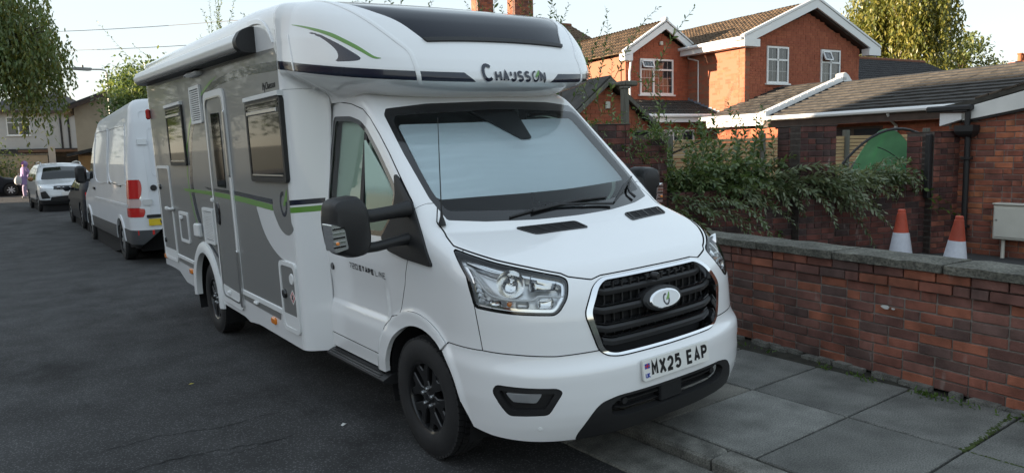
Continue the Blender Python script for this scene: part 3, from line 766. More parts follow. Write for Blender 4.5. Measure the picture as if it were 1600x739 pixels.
def letters(seq, fn, cw, ch, sw, gap, x, cy, mt, parent, name):
    for c in seq:
        w_ = cw*.35 if c == 'I' else cw
        for k, st in enumerate(GLYPH[c]):
            q0 = [(x+sw/2+p[0]*(w_-sw), cy-ch/2+sw/2+p[1]*(ch-sw)) for p in st]; q1 = [q0[0]]
            for u_, v_ in zip(q0[:-1], q0[1:]):
                m_ = max(1, int(math.hypot(v_[0]-u_[0], v_[1]-u_[1])/.008))
                q1 += [(u_[0]+(v_[0]-u_[0])*i_/m_, u_[1]+(v_[1]-u_[1])*i_/m_) for i_ in range(1, m_+1)]
            L, R_ = ribbon(q1, sw)
            n = len(L); A = np.array(L+R_); r = fn(A[:, 0], A[:, 1], .0006*k); b = MB()
            b.add(np.stack([np.broadcast_to(np.asarray(q, float), (len(A),)) for q in r], 1), [(i, i+1, n+i+1, n+i) for i in range(n-1)]); b.build(name, mt, parent)
        x += w_+gap
    return x
xq = letters(['7', 'q2', 'q0'], dfn, .036, .038, .006, .010, -.235, 0, m_print, van, 'model_lettering')
xq = letters('ETAPE', dfn, .036, .038, .0105, .008, xq+.012, 0, m_print, van, 'model_lettering')
letters('LINE', dfn, .034, .038, .0045, .009, xq+.012, 0, m_print, van, 'model_lettering')
# ---- door mirrors
def lp(pts, sgn): return [(p[0]*sgn, p[1], p[2]) for p in pts]
for sgn in (1, -1):
    mr = thing('door_mirror', None, None, (0, 0 if sgn == 1 else .27, 0)); mr.parent = van
    b = MB()
    prof = round_poly([(-1.405, 1.525), (-1.245, 1.542), (-1.205, 1.475), (-1.195, 1.30), (-1.215, 1.212), (-1.31, 1.20), (-1.40, 1.24), (-1.418, 1.40)], .045, 5)
    n = len(prof); A = np.array(prof); cen = A.mean(0); V = []
    for sc, y in ((.80, .045), (.93, .06), (1., .11), (1., .20), (.96, .225)): V += [(q[0], y+.06*(q[0]+1.3)*-.6, q[1]) for q in cen+(A-cen)*sc]
    F = [(r*n+i, r*n+(i+1) % n, (r+1)*n+(i+1) % n, (r+1)*n+i) for r in range(4) for i in range(n)]+[tuple(range(n)), tuple(reversed(range(4*n, 5*n)))]
    b.add(lp(V, sgn), F); b.build('mirror_shell', m_blackp, mr, True)
    b = MB(); b.prism([(q[0]*.97-.039, q[1]*.9+.136) for q in prof], lambda u, v, h: (u*sgn, .227+h, v), 0, .004); b.build('mirror_glass', m_chrome, mr)
    b = MB()
    for zz, z2, r0 in ((1.42, 1.43, .040), (1.245, 1.262, .030)):
        b.tube(lp([(-1.25, .13, zz), (-1.15, .12, zz), (-1.03, .105, z2), (-.94, .09 if sgn == 1 else -.16, z2+.01)], sgn), [r0, r0*.95, r0*.95, r0*1.25], 10)
    b.build('mirror_arm', m_blackp, mr, True)
    b = MB(); b.prism(round_poly([(-1.432, 1.405), (-1.39, 1.39), (-1.358, 1.37), (-1.345, 1.265), (-1.42, 1.25)], .012), lambda u, v, h: (u*sgn, .10-.04*(u+1.4)+h, v), -.055, .08, 0, .012); o = b.build('mirror_indicator', mat('lamp_silver', (.7, .71, .72), .12, metal=.8), mr)
    b = MB(); b.lathe([(0, -.012), (.009, -.008), (.011, .01)], 12, 'y', (-1.405*sgn, .045, 1.30)); b.build('indicator_bulb', m_amber, mr, True)
    for k in range(5): b = MB(); z = 1.275+k*.024; b.prism([(-1.425, z), (-1.36, z+.004), (-1.36, z+.014), (-1.425, z+.010)], lambda u, v, h: (u*sgn, .10-.04*(u+1.4)+h, v), -.058, -.050, 0, .002); b.build('lens_rib', m_chrome if k % 2 else m_blackg, mr)
# ---- sills and side steps
for sgn in (1, -1):
    b = MB(); b.prism(round_poly([(-.83, .335), (-.955, .335), (-1.03, .352), (-1.035, .372), (-.97, .40), (-.83, .40)], .012, 3), lambda u, v, h: (u*sgn, h, v), .40, 1.30, 0, .01); sp = b.build('side_step', m_blackp, van, True)
    for k in range(3): b = MB(); b.box((-1.028+k*.016)*sgn, (-1.02+k*.016)*sgn, .47, 1.26, .3775+k*.008, .3805+k*.008); b.build('step_rib', m_rim, sp)
    # arch liners
    for (yc, r, xo, wd, nm) in ((0.0, .445, -.955, .45, 'front_arch_liner'), (4.0, .52, -1.135, .5, 'rear_arch_liner')):
        b = MB(); arc = [(yc+r*math.sin(t), .36+r*math.cos(t)) for t in np.linspace(-1.9, 1.9, 22)]; V = []
        for (u, v) in arc: V += [(xo*sgn, u, v), ((xo+wd)*sgn, u, v)]
        V += [((xo+wd)*sgn, yc, .36)]; F = [(2*i, 2*i+2, 2*i+3, 2*i+1) for i in range(21)]+[(2*i+1, 2*i+3, len(V)-1) for i in range(21)]
        b.add(V, F); b.build('arch_liner', m_dark, van)
# ---- underbody
b = MB(); b.box(-.55, .55, -.72, .45, .30, .42); b.box(-.9, .9, .45, 3.4, .36, .50); b.box(-.9, .9, 4.6, 5.95, .40, .6); b.box(-.62, .62, -.4, 4.6, .5, .9); b.build('underbody', m_dark, van)
# ---- wheels
def make_wheel(parent, loc, sgn, ry=0., steer=0.):
    w = thing('wheel', None, None); w.parent = parent; w.location = loc; w.rotation_euler = (0, 0, steer)
    R, hw = .355, .112
    b = MB(); prof = [(.205, -hw*.86), (.225, -hw*.97), (.27, -hw*1.02), (.315, -hw*.97), (.338, -hw*.86)]
    b.lathe([(p[0], p[1]) for p in prof]+[(p[0], -p[1]) for p in reversed(prof)], 64, 'x')
    ty = b.build('tyre', m_rubber, w, True)
    tb = MB()
    for row, (x0, x1) in enumerate(((-.098, -.062), (-.056, -.022), (-.017, .017), (.022, .056), (.062, .098))):
        N = 58
        for k in range(N):
            t0 = 2*math.pi*(k+(row % 2)*.5)/N; t1 = t0+2*math.pi/N*.80; sk = .03*(1 if row < 2 else -1)
            ro = .356 if abs(row-2) < 2 else .350; ri = .335
            V = [(x, r*math.cos(t+s_), r*math.sin(t+s_)) for x, s_ in ((x0, 0), (x1, sk)) for r in (ri, ro) for t in (t0, t1)]
            tb.add(V, [(2, 3, 7, 6), (0, 2, 6, 4), (1, 5, 7, 3), (0, 1, 3, 2), (4, 6, 7, 5)])
    tg = tb.build('tyre_tread', m_rubber, w); tg['kind'] = 'stuff'
    b = MB(); b.lathe([(.208, .09), (.208, -.075), (.216, -.092), (.210, -.100), (.198, -.094), (.190, -.07), (.185, .05)], 56, 'x'); rim = b.build('rim', m_rim, w, True)
    b = MB(); b.lathe([(.185, .0), (.18, -.01), (.11, -.02), (.0, -.02)], 40, 'x'); b.build('brake_disc', m_dark, rim, True)
    # six forked spokes
    for k in range(6):
        a = math.radians(60*k+12)
        def rot(u, v): return (u*math.cos(a)-v*math.sin(a), u*math.sin(a)+v*math.cos(a))
        b = MB()
        sp = [(.05, -.034), (.09, -.030), (.125, -.046), (.188, -.082), (.201, -.040), (.160, -.008), (.160, .008), (.201, .040), (.188, .082), (.125, .046), (.09, .030), (.05, .034)]
        b.prism(sp, lambda u, v, h: ((h)-.02*math.exp(-((u-.16)/.08)**2)*0+.10*(max(u-.1, 0))*-.18, *rot(u, v)), -.048, -.082, 0, .006)
        b.build('spoke', m_rim, rim)
    b = MB(); b.lathe([(.0, -.088), (.048, -.086), (.066, -.078), (.072, -.05)], 28, 'x'); b.build('hub', m_rim, rim, True)
    for k in range(5):
        t = math.radians(72*k+20); b = MB(); b.lathe([(0, -.103), (.009, -.101), (.0115, -.095), (.0115, -.075)], 10, 'x', (0, .052*math.cos(t), .052*math.sin(t))); b.build('wheel_nut', m_satin, rim, True)
    b = MB(); b.lathe([(0, -.094), (.022, -.093), (.026, -.085)], 16, 'x'); b.build('hub_cap', m_rim, rim, True)
    if sgn == -1: w.rotation_euler = (0, 0, math.pi)
    w.rotation_euler[0] = 0
    return w
for (x, y, s) in ((-.865, 0, 1), (.865, 0, -1), (-.99, 4.04, 1), (.99, 4.04, -1)): make_wheel(van, (x, y, .355), s)
# ---------------------------------------------------------------- coachbuilt part of the motorhome
HOOD = hood_skin(); COACH = coach_skin()
RH = HOOD
RH, _ = split_skin(RH, -(RH.V[:, 2]-(2.03+.075*sstep(.6, 1.2, RH.V[:, 1])+.108*sstep(1.265, 1.275, RH.V[:, 1]))))
# navy band, panoramic skylight, raised corner moulding
ZP = lambda V: V[:, 2]-.16*(np.clip(V[:, 1], -1, 1.45)-.3)
AX = lambda V: np.abs(V[:, 0])
sky_poly = catmull([(.15, .30), (-.45, .35), (-.535, .43), (-.597, .514), (-.647, .59), (-.757, .731), (-.84, .90), (-.86, 1.06), (-.6, 1.2), (.15, 1.22)], 4, False)
_v = np.maximum(poly_sdf(PXY(RH.V), sky_poly), 2.420+.012*(1-(RH.V[:, 0]/.55)**2)-RH.V[:, 2]); skl, RH = split_skin(RH, np.where(RH.V[:, 2] > 2.3, _v, np.maximum(_v, .05)))
band, RH2 = carve(RH, [(-.25, 2.166), (.9, 2.166), (.9, 2.224), (-.25, 2.224)], lambda V: np.stack([V[:, 1]*.0+.1, ZP(V)], 1))
band.M = [1]*len(band.F)
cres, RH2 = carve(RH2, catmull([(1.073, 2.551), (.93, 2.518), (.805, 2.462), (.70, 2.402), (.601, 2.324), (.755, 2.328), (.742, 2.352), (.772, 2.405), (.895, 2.488)], 4), PYZ, 0, lambda S: (S.V[:, 0] < -.7) & (S.V[:, 2] > 2.28))
cres.M = [1]*len(cres.F)
mould = catmull([(-.632, .30), (-.640, .418), (-.663, .414), (-.676, .456), (-.731, .535), (-.81, .681), (-.881, .881), (-.93, 1.2)], 6, False)
# the band stops beside the maker's name
Fb = full_skin(band)
cn, Fb2 = carve(Fb, [(-.385, 2.226), (-.29, 2.160), (.29, 2.160), (.385, 2.226)], lambda V: np.stack([V[:, 0], ZP(V)], 1), 0, lambda S: S.V[:, 1] < .5)
cn.M = [0]*len(cn.F)
hood = put('overcab_hood', skin_mesh('overcab_hood', join_skins([full_skin(RH2), full_skin(cres), Fb2, cn]), [m_white, m_navy], .02), van)
sk = put('skylight', skin_mesh('skylight', full_skin(skl), m_sky, .01, -.008), van)
bar, _ = carve(skl, [(.2, 2.40), (-.53, 2.40), (-.58, 2.442), (-.50, 2.447), (-.25, 2.456), (.2, 2.459)], PXZ)
put('skylight_bar', skin_mesh('skylight_bar', full_skin(bar), m_blackp, .03, .014), sk)
def strip_on(field, pts, wd, hgt, dirv, name, mt, parent, n=6, closed=False, start=2.):
    """a raised ribbon laid on the body; pts are points near the surface"""
    C_ = catmull(pts, n, closed); H = np.array(C_); Nn = field_normals(field, H)
    for _ in range(12):
        v = field(H[:, 0], H[:, 1], H[:, 2]); H = H-Nn*np.clip(v, -.03, .03)[:, None]; Nn = field_normals(field, H)
    T = np.gradient(H, axis=0); T /= np.linalg.norm(T, axis=1, keepdims=True); B = np.cross(T, Nn)
    b = MB(); V = []; m = len(H)
    w_ = wd if hasattr(wd, '__len__') else [wd]*m
    w_ = np.interp(np.linspace(0, 1, m), np.linspace(0, 1, len(w_)), w_)
    for i in range(m):
        w = w_[i]
        for (s, h) in ((-.5, -.004), (-.5, hgt*.6), (-.38, hgt), (.38, hgt), (.5, hgt*.6), (.5, -.004)): V.append(H[i]+B[i]*w*s+Nn[i]*h)
    F = [(i*6+k, i*6+k+1, (i+1)*6+k+1, (i+1)*6+k) for i in range(m-1) for k in range(5)]
    b.add(V, F); return b.build(name, mt, parent, True)
for sgn in (1, -1):
    def sg(L): return [(p[0]*sgn, p[1], p[2]) for p in L]
    strip_on(body_field, sg([(-.636, .412, 2.166), (-.652, .402, 2.22), (-.665, .410, 2.28), (-.676, .456, 2.358), (-.731, .535, 2.437), (-.81, .681, 2.556), (-.881, .881, 2.666), (-.92, 1.10, 2.73), (-.93, 1.27, 2.77)]), .028, .005, None, 'corner_moulding', m_white, hood)
    strip_on(body_field, sg([(-1.12, 1.215, 2.317), (-1.122, 1.225, 2.38), (-1.119, 1.255, 2.453), (-1.118, 1.29, 2.554)]), .020, .005, None, 'hood_edge_moulding', m_white, hood)
    strip_on(body_field, sg([(-1.096, 1.25, 2.618), (-1.065, 1.034, 2.565), (-1.0, .823, 2.491), (-.921, .664, 2.401), (-.86, .567, 2.331), (-.823, .529, 2.318)]), [.004, .014, .024, .024, .016, .003], .0015, None, 'green_swoosh', m_green, hood)
def hfn(u, v, h):
    z = 2.219+v+0*u; y = on_field(body_field, np.stack([u-.015, 0*u-.3, z], -1), (0, 1, 0), 1.5)[:, 1]
    return (u-.015, y-.009-h, z)
letters('C', hfn, .085, .118, .021, 0, -.246, .006, m_navy, hood, 'maker_lettering')
letters('HAUSS', hfn, .051, .072, .0155, .0075, -.150, -.016, m_navy, hood, 'maker_lettering')
letters('N', hfn, .053, .072, .0155, 0, .216, -.016, m_navy, hood, 'maker_lettering')
logo(lambda u, v, h: hfn(u+.177, v-.015, h), .037, hood)
# ---- coach body
RC = COACH
skirt = lambda V: V[:, 2]-np.interp(V[:, 1], [1.28, 1.38, 2.45, 2.69, 2.84, 3.48, 4.52, 4.98, 5.3, 5.6, 6.1], [.372, .372, .384, .360, .384, .394, .40, .41, .50, .508, .50])
_, RC = split_skin(RC, skirt(RC.V))
p_rarch = [(4.0+.435*math.sin(a), .37+.465*math.cos(a)) for a in np.linspace(-1.6, 1.6, 26)]+[(4.43, .1), (3.57, .1)]
_, RC = carve(RC, p_rarch, PYZ, 0, lambda S: (S.Nn[:, 0] < -.3) | (S.V[:, 2] < .5))
_, RC = carve(RC, [(1.2, 2.213), (1.45, 2.213), (1.45, 3.2), (1.2, 3.2)], PYZ)
fair, RC = carve(RC, [(1.2, .1), (1.44, .1), (1.44, 2.212), (1.2, 2.212)], PYZ, .0018, lambda S: S.V[:, 0] < -.5)
put('coach_shell', skin_mesh('coach_shell', full_skin(RC), m_white, .03), van)
for s_ in (fair, mirror_skin(fair)): put('front_fairing', skin_mesh('front_fairing', s_, m_white), van)
b = MB(); b.prism(round_poly([(-1.13, .50), (1.13, .50), (1.13, 2.80), (1.0, 2.92), (-1.0, 2.92), (-1.13, 2.80)], .06), lambda u, v, h: (u, h, v), 5.97, 6.0, 0, .01); b.build('rear_panel', m_white, van)
XS = 1.1455
def sidefn(u, v, h): return (-XS-h, u, v)
def decal(poly, h0, h1, name, mt, parent=None, bev=0.):
    b = MB(); b.prism(poly, sidefn, h0-.004, h1, 0, bev); return b.build(name, mt, parent or van)
# grey flank with white sweep at the front corner
grey = [(5.965, .70), (5.955, 2.60), (1.86, 2.515), (1.50, 2.50), (1.4625, 2.45), (1.4625, 1.36)]+[tuple(p) for p in catmull([(1.4625, 1.30), (1.44, 1.24), (1.52, 1.20), (1.62, 1.205), (1.72, 1.25), (1.80, 1.33), (1.83, 1.375)], 5, False)]+[(2.22, 1.375)]+[tuple(p) for p in catmull([(2.22, 1.366), (2.13, 1.23), (2.02, 1.13), (1.86, 1.05), (1.70, 1.005), (1.53, .985), (1.50, .93)], 5, False)]+[(1.50, .615), (1.9, .62), (2.80, .63), (2.82, .95), (2.85, .585), (3.42, .60), (3.44, .95), (3.50, .74)]+[(4.0+.52*math.sin(a), .40+.55*math.cos(a)) for a in np.linspace(-1.1, 1.1, 16)]+[(4.50, .69), (5.28, .70)]
# order the arch points from front to rear
decal(grey, 0, .0015, 'grey_side_panel', m_grey)
decal([(1.462, 2.410), (2.04, 2.440), (2.71, 2.443), (3.17, 2.415), (3.49, 2.345), (3.78, 2.24), (4.0, 2.12), (4.16, 1.95), (4.27, 1.70), (4.31, 1.55), (4.30, 1.40), (4.22, 1.22), (4.06, 1.05), (3.80, .92), (3.50, .82), (3.36, .78), (3.55, .87), (3.82, .98), (4.03, 1.12), (4.14, 1.28), (4.20, 1.45), (4.20, 1.58), (4.14, 1.80), (4.03, 2.0), (3.85, 2.12), (3.60, 2.24), (3.30, 2.345), (2.88, 2.377), (2.06, 2.374), (1.462, 2.345)], 0, .0028, 'navy_side_stripe', m_navy)
decal([(2.95, 2.46), (3.22, 2.43), (3.52, 2.365), (3.85, 2.26), (4.12, 2.10), (4.32, 1.88), (4.42, 1.60), (4.40, 1.40), (4.30, 1.2), (4.15, 1.05), (4.28, 1.22), (4.37, 1.42), (4.39, 1.60), (4.29, 1.86), (4.09, 2.07), (3.83, 2.225), (3.52, 2.335), (3.22, 2.405)], 0, .0033, 'green_side_line', m_green)
decal([(4.65, 1.459), (3.42, 1.455), (2.5, 1.437), (1.83, 1.404), (1.83, 1.362), (2.5, 1.392), (3.42, 1.419), (4.57, 1.432)], 0, .0039, 'green_side_stripe', m_green)
decal([(3.76, 1.492), (2.8, 1.483), (1.82, 1.448), (1.82, 1.412), (2.8, 1.450), (3.60, 1.470)], 0, .0044, 'navy_side_stripe', m_navy)
logo(lambda u, v, h: sidefn(1.585-u*1.0, 1.42+v, h), .092, van, .0015, .003)
lettering('MyChausson', .075, lambda u, v, h: sidefn(1.67-u, 2.255+v, h+.003), 'model_lettering', m_print, van, -.0005, .72, shear=.25)
# stripes carried on round the fairing
for z0, z1, mt, nm in ((1.416, 1.452, m_navy, 'navy_fairing_stripe'), (1.362, 1.402, m_green, 'green_fairing_stripe')):
    ys = np.concatenate([np.linspace(1.46, 1.29, 24)]); V = []
    for y in ys:
        for z in (z0, z1):
            zz = z+(1.46-y)*.05; x = on_field(body_field, [(-1.4, y, zz)], (1, 0, 0), 1.)[0][0]; V.append((x-.0015, y, zz))
    b = MB(); b.add(V, [(2*i, 2*i+2, 2*i+3, 2*i+1) for i in range(len(ys)-1)]); b.build(nm, mt, van, True)
# ---- windows, door, lockers
def ring(poly, wd):
    A = np.array(poly); c = A.mean(0); v = A-c; return c+v*(1-wd/np.maximum(np.abs(v).max(0), .01))
def frame_obj(poly, wd, h0, h1, name, mt, parent):
    A = np.array(poly); I = ring(poly, wd); n = len(A); b = MB()
    V = [sidefn(*p, h0) for p in A]+[sidefn(*p, h1) for p in A]+[sidefn(*p, h1) for p in I]+[sidefn(*p, h0) for p in I]
    b.add(V, [(r*n+i, r*n+(i+1) % n, (r+1)*n+(i+1) % n, (r+1)*n+i) for r in range(3) for i in range(n)]); return b.build(name, mt, parent)
def hab_window(y0, y1, z0, z1, name='side_window'):
    p = round_poly([(y0, z0), (y1, z0), (y1, z1), (y0, z1)], .03, 4)
    w = frame_obj(p, .035, -.02, .022, name, m_blackp, van)
    q = ring(p, .03); b = MB(); b.prism(q, sidefn, .004, .018, 0, .004); b.build('window_pane', m_acryl_solid, w)
    b = MB(); b.prism([(y0-.0, z1+.0), (y1+.0, z1), (y1, z1+.035), (y0, z1+.035)], sidefn, -.01, .034, 0, .006); b.build('rain_cap', m_whiteplast, w)
    b = MB(); b.prism([(y0-.06, z1-.105), (y1+.06, z1-.105), (y1+.06, z1-.075), (y0-.06, z1-.075)], sidefn, .01, .034, 0, .006); b.build('window_rail', m_satin, w)
    b = MB(); b.prism([(y0-.05, z0+.045), (y1+.05, z0+.045), (y1+.05, z0+.056), (y0-.05, z0+.056)], sidefn, .01, .024); b.build('window_rail', m_satin, w)
    for k in range(2): b = MB(); b.prism([(y0-.03, z1-.03-k*.028), (y1+.03, z1-.03-k*.028), (y1+.03, z1-.02-k*.028), (y0-.03, z1-.02-k*.028)], sidefn, .005, .028); b.build('window_seal', m_rim, w)
m_acryl_solid = mat('smoked_window', (.010, .012, .012), .04, spec=.42)
hab_window(2.215, 1.425, 1.575, 2.175); hab_window(5.05, 4.32, 1.695, 2.305)
p = round_poly([(3.455, .445), (2.80, .432), (2.79, 2.345), (3.455, 2.345)], .10, 6)
dr = frame_obj(p, .055, -.01, .016, 'habitation_door', m_whiteplast, van)
q = ring(p, .05); b = MB(); b.prism(q, sidefn, -.004, .010, 0, .004); b.build('door_skin', m_grey, dr)
b = MB(); b.prism([(3.395, .49), (2.86, .478), (2.86, .575), (3.395, .60)], sidefn, .0, .0125); b.build('door_kick_panel', m_whiteplast, dr)
for L in ([(3.395, 1.456), (2.86, 1.446), (2.86, 1.405), (3.395, 1.418)],): b = MB(); b.prism(L, sidefn, .005, .0125); b.build('green_side_stripe', m_green, dr)
for L in ([(3.395, 1.488), (2.86, 1.484), (2.86, 1.452), (3.395, 1.464)],): b = MB(); b.prism(L, sidefn, .005, .0120); b.build('navy_side_stripe', m_navy, dr)
frame_obj(ring(p, .052), .014, 0, .020, 'door_rim', m_satin, dr)
b = MB(); b.prism(round_poly([(3.25, 1.505), (2.985, 1.50), (2.985, 2.15), (3.25, 2.155)], .015), sidefn, 0, .016, 0, .003); b.build('door_window', m_acryl_solid, dr)
b = MB(); b.prism([(float(3.315+.05*math.cos(t)), float(1.26+.105*math.sin(t))) for t in np.linspace(0, 2*math.pi, 24, endpoint=False)], sidefn, 0, .022, 0, .01); b.build('door_handle', m_blackg, dr)
b = MB(); b.prism(round_poly([(2.84, 1.60), (2.795, 1.60), (2.795, 2.16), (2.84, 2.16)], .02), sidefn, .01, .03, 0, .006); b.build('hinge_cover', m_satin, dr)
b = MB(); b.prism(round_poly([(2.84, .47), (2.795, .47), (2.795, .97), (2.84, .97)], .02), sidefn, .01, .03, 0, .006); b.build('hinge_cover', m_satin, dr)
for (y, z) in ((3.45, 1.38), (3.20, .545)): b = MB(); b.box(-XS-.035, -XS, y-.03, y+.03, z-.018, z+.018, 0, .008); b.build('door_catch', m_whiteplast, dr)
def locker(y0, y1, z0, z1, name, par_c=m_grey, r=.06, white=None):
    p = round_poly([(y0, z0), (y1, z0), (y1, z1), (y0, z1)], r, 5); f = frame_obj(p, .032, -.01, .014, name, m_whiteplast, van)
    b = MB(); b.prism(ring(p, .028), sidefn, -.002, .008, 0, .003); b.build('locker_panel', par_c, f)
    if white: b = MB(); b.prism([(y0-.03, z0+.03), (y1+.03, z0+.03), (y1+.03, white), (y0-.03, white)], sidefn, 0, .0095); b.build('locker_kick_panel', m_whiteplast, f)
    return f
lk1 = locker(5.90, 5.25, .60, 1.695, 'rear_locker', white=.73)
for z in (1.45, .82): b = MB(); b.lathe([(0, -.02), (.028, -.018), (.032, -.008), (.032, 0)], 18, 'x', (-XS-.006, 5.79, z)); b.build('locker_lock', m_blackg, lk1, True)
b = MB(); b.box(-XS-.05, -XS, 5.20, 5.34, 1.20, 1.225, 0, .008); b.box(-XS-.06, -XS-.02, 5.36, 5.44, 1.195, 1.235, 0, .01); b.build('locker_catch', m_whiteplast, lk1)
lk2 = locker(1.785, 1.445, .475, 1.0, 'gas_locker', white=.605)
b = MB(); b.lathe([(0, -.02), (.03, -.02), (.036, -.012), (.036, 0)], 20, 'x', (-XS-.006, 1.70, .754)); b.build('locker_lock', m_blackg, lk2, True)
b = MB(); b.lathe([(0, -.012), (.036, -.012), (.042, -.006), (.042, 0)], 24, 'x', (-XS-.006, 1.53, .880)); b.build('filler_cap', m_whiteplast, lk2, True)
b = MB(); b.prism([(1.545, .80), (1.485, .745), (1.545, .69), (1.605, .745)], sidefn, .006, .0098); b.build('gas_diamond', m_plate, lk2)
b = MB(); b.prism([(1.545, .787), (1.50, .745), (1.545, .703), (1.59, .745)], sidefn, .006, .0105); b.build('gas_diamond', m_redp, lk2)
b = MB(); b.prism([(1.545, .775), (1.515, .745), (1.545, .715), (1.575, .745)], sidefn, .006, .0112); b.build('gas_diamond', m_plate, lk2)
b = MB(); b.prism([(1.558, .728), (1.53, .728), (1.532, .755), (1.545, .768), (1.558, .752)], sidefn, .006, .012); b.build('flame_sign', m_print, lk2)
lk3 = locker(4.97, 4.57, .872, 1.203, 'cassette_locker', r=.03)
b = MB(); b.box(-XS-.03, -XS, 4.80, 4.90, 1.12, 1.16, 0, .008); b.build('locker_catch', m_whiteplast, lk3)
b = MB(); b.prism(round_poly([(4.27, .982), (4.06, .985), (4.05, 1.117), (4.26, 1.115)], .02), sidefn, -.01, .035, 0, .012); b.build('hookup_box', m_whiteplast, van)
def grid_vent(y0, y1, z0, z1, n, name):
    p = round_poly([(y0, z0), (y1, z0), (y1, z1), (y0, z1)], .02, 3); f = frame_obj(p, .03, -.01, .020, name, m_whiteplast, van)
    b = MB(); b.prism(ring(p, .028), sidefn, -.004, .004); b.build('vent_back', m_dark, f)
    for k in range(n):
        z = z0+.045+(z1-z0-.09)*k/(n-1); b = MB(); b.prism([(y0-.028, z-.006), (y1+.028, z-.006), (y1+.028, z+.005), (y0-.028, z+.005)], sidefn, 0, .017); b.build('vent_slat', m_whiteplast, f)
grid_vent(3.93, 3.545, 2.09, 2.435, 14, 'fridge_vent'); grid_vent(3.90, 3.515, .952, 1.293, 17, 'fridge_vent')
b = MB(); b.prism(round_poly([(3.86, 2.525), (3.75, 2.512), (3.44, 2.515), (3.42, 2.545), (3.82, 2.56)], .015), sidefn, -.01, .07, 0, .02); b.build('awning_light', m_whiteplast, van)
# arch moulding, skirt mouldings, side markers
arc = [(4.0+.47*math.sin(a), .375+.505*math.cos(a)) for a in np.linspace(-1.62, 1.62, 30)]; b = MB(); V = []
for u, v in arc:
    t = np.array([u-4.0, v-.375]); t /= np.linalg.norm(t)
    for dr_, h in ((-.045, -.03), (-.045, .026), (.015, .036), (.055, .016), (.06, -.006)): V.append(sidefn(u+t[0]*dr_, v+t[1]*dr_, h))
b.add(V, [(i*5+k, i*5+k+1, (i+1)*5+k+1, (i+1)*5+k) for i in range(29) for k in range(4)]); b.build('rear_arch_moulding', m_whiteplast, van, True)
b = MB(); b.prism([(2.80, .585), (1.80, .575), (1.80, .622), (2.80, .632)], sidefn, -.01, .012, 0, .008); b.build('skirt_moulding', m_whiteplast, van)
b = MB(); b.prism([(5.28, .66), (4.52, .655), (4.49, .695), (5.28, .705)], sidefn, -.01, .012, 0, .008); b.build('skirt_moulding', m_whiteplast, van)
decal([(2.80, .542), (1.88, .520), (1.86, .572), (2.80, .582)], 0, .003, 'grey_skirt_stripe', m_grey); decal([(5.26, .617), (4.54, .605), (4.50, .652), (5.26, .657)], 0, .003, 'grey_skirt_stripe', m_grey)
for (y, z) in ((2.03, .488), (4.69, .565), (5.93, .61)): b = MB(); b.prism(round_poly([(y+.05, z-.028), (y-.05, z-.028), (y-.05, z+.028), (y+.05, z+.028)], .025), sidefn, -.01, .018, 0, .008); b.build('side_marker', m_amber, van)
b = MB(); b.box(-XS-.03, -XS, 2.38, 2.46, .56, .585, 0, .008); b.build('skirt_catch', m_whiteplast, van)
# awning cassette
def afn(u, v, h): return (-XS-u, h, v+(h-1.9)*.0275)
ap = round_poly([(-.02, 2.545), (.085, 2.53), (.125, 2.555), (.135, 2.60), (.10, 2.655), (.045, 2.685), (-.02, 2.685)], .012, 3)
b = MB(); b.prism(ap, afn, 1.98, 5.95, 0, .003); aw = b.build('awning_cassette', mat('awning_white', (.76, .76, .74), .35), van, False)
b = MB(); b.prism(round_poly([(-.02, 2.515), (.118, 2.522), (.085, 2.545), (-.02, 2.545)], .004, 2), afn, 1.975, 5.94); b.build('awning_underside', m_blackp, aw)
b = MB(); b.prism(round_poly([(-.02, 2.515), (.09, 2.517), (.132, 2.545), (.142, 2.60), (.105, 2.665), (.045, 2.697), (-.02, 2.70)], .02, 4), afn, 1.88, 1.985, 0, .02); b.build('awning_end_cap', m_blackp, aw, True)
b = MB(); b.prism(ap, afn, 5.95, 5.99, 0, .01); b.build('awning_end_cap', m_whiteplast, aw)
b = MB(); V = []
arcp = catmull([(1.50, 2.535), (1.58, 2.63), (1.70, 2.70), (1.86, 2.725), (2.0, 2.725)], 6, False)
strip_on(body_field, [(-1.145, p[0], p[1]) for p in arcp], [.004, .03, .04, .04], .012, None, 'awning_fairing', m_white, van, 2)
b = MB(); b.box(-XS-.05, -XS+.0, 5.93, 5.985, 2.24, 2.36, 0, .015); b.build('rear_marker', m_red, van)
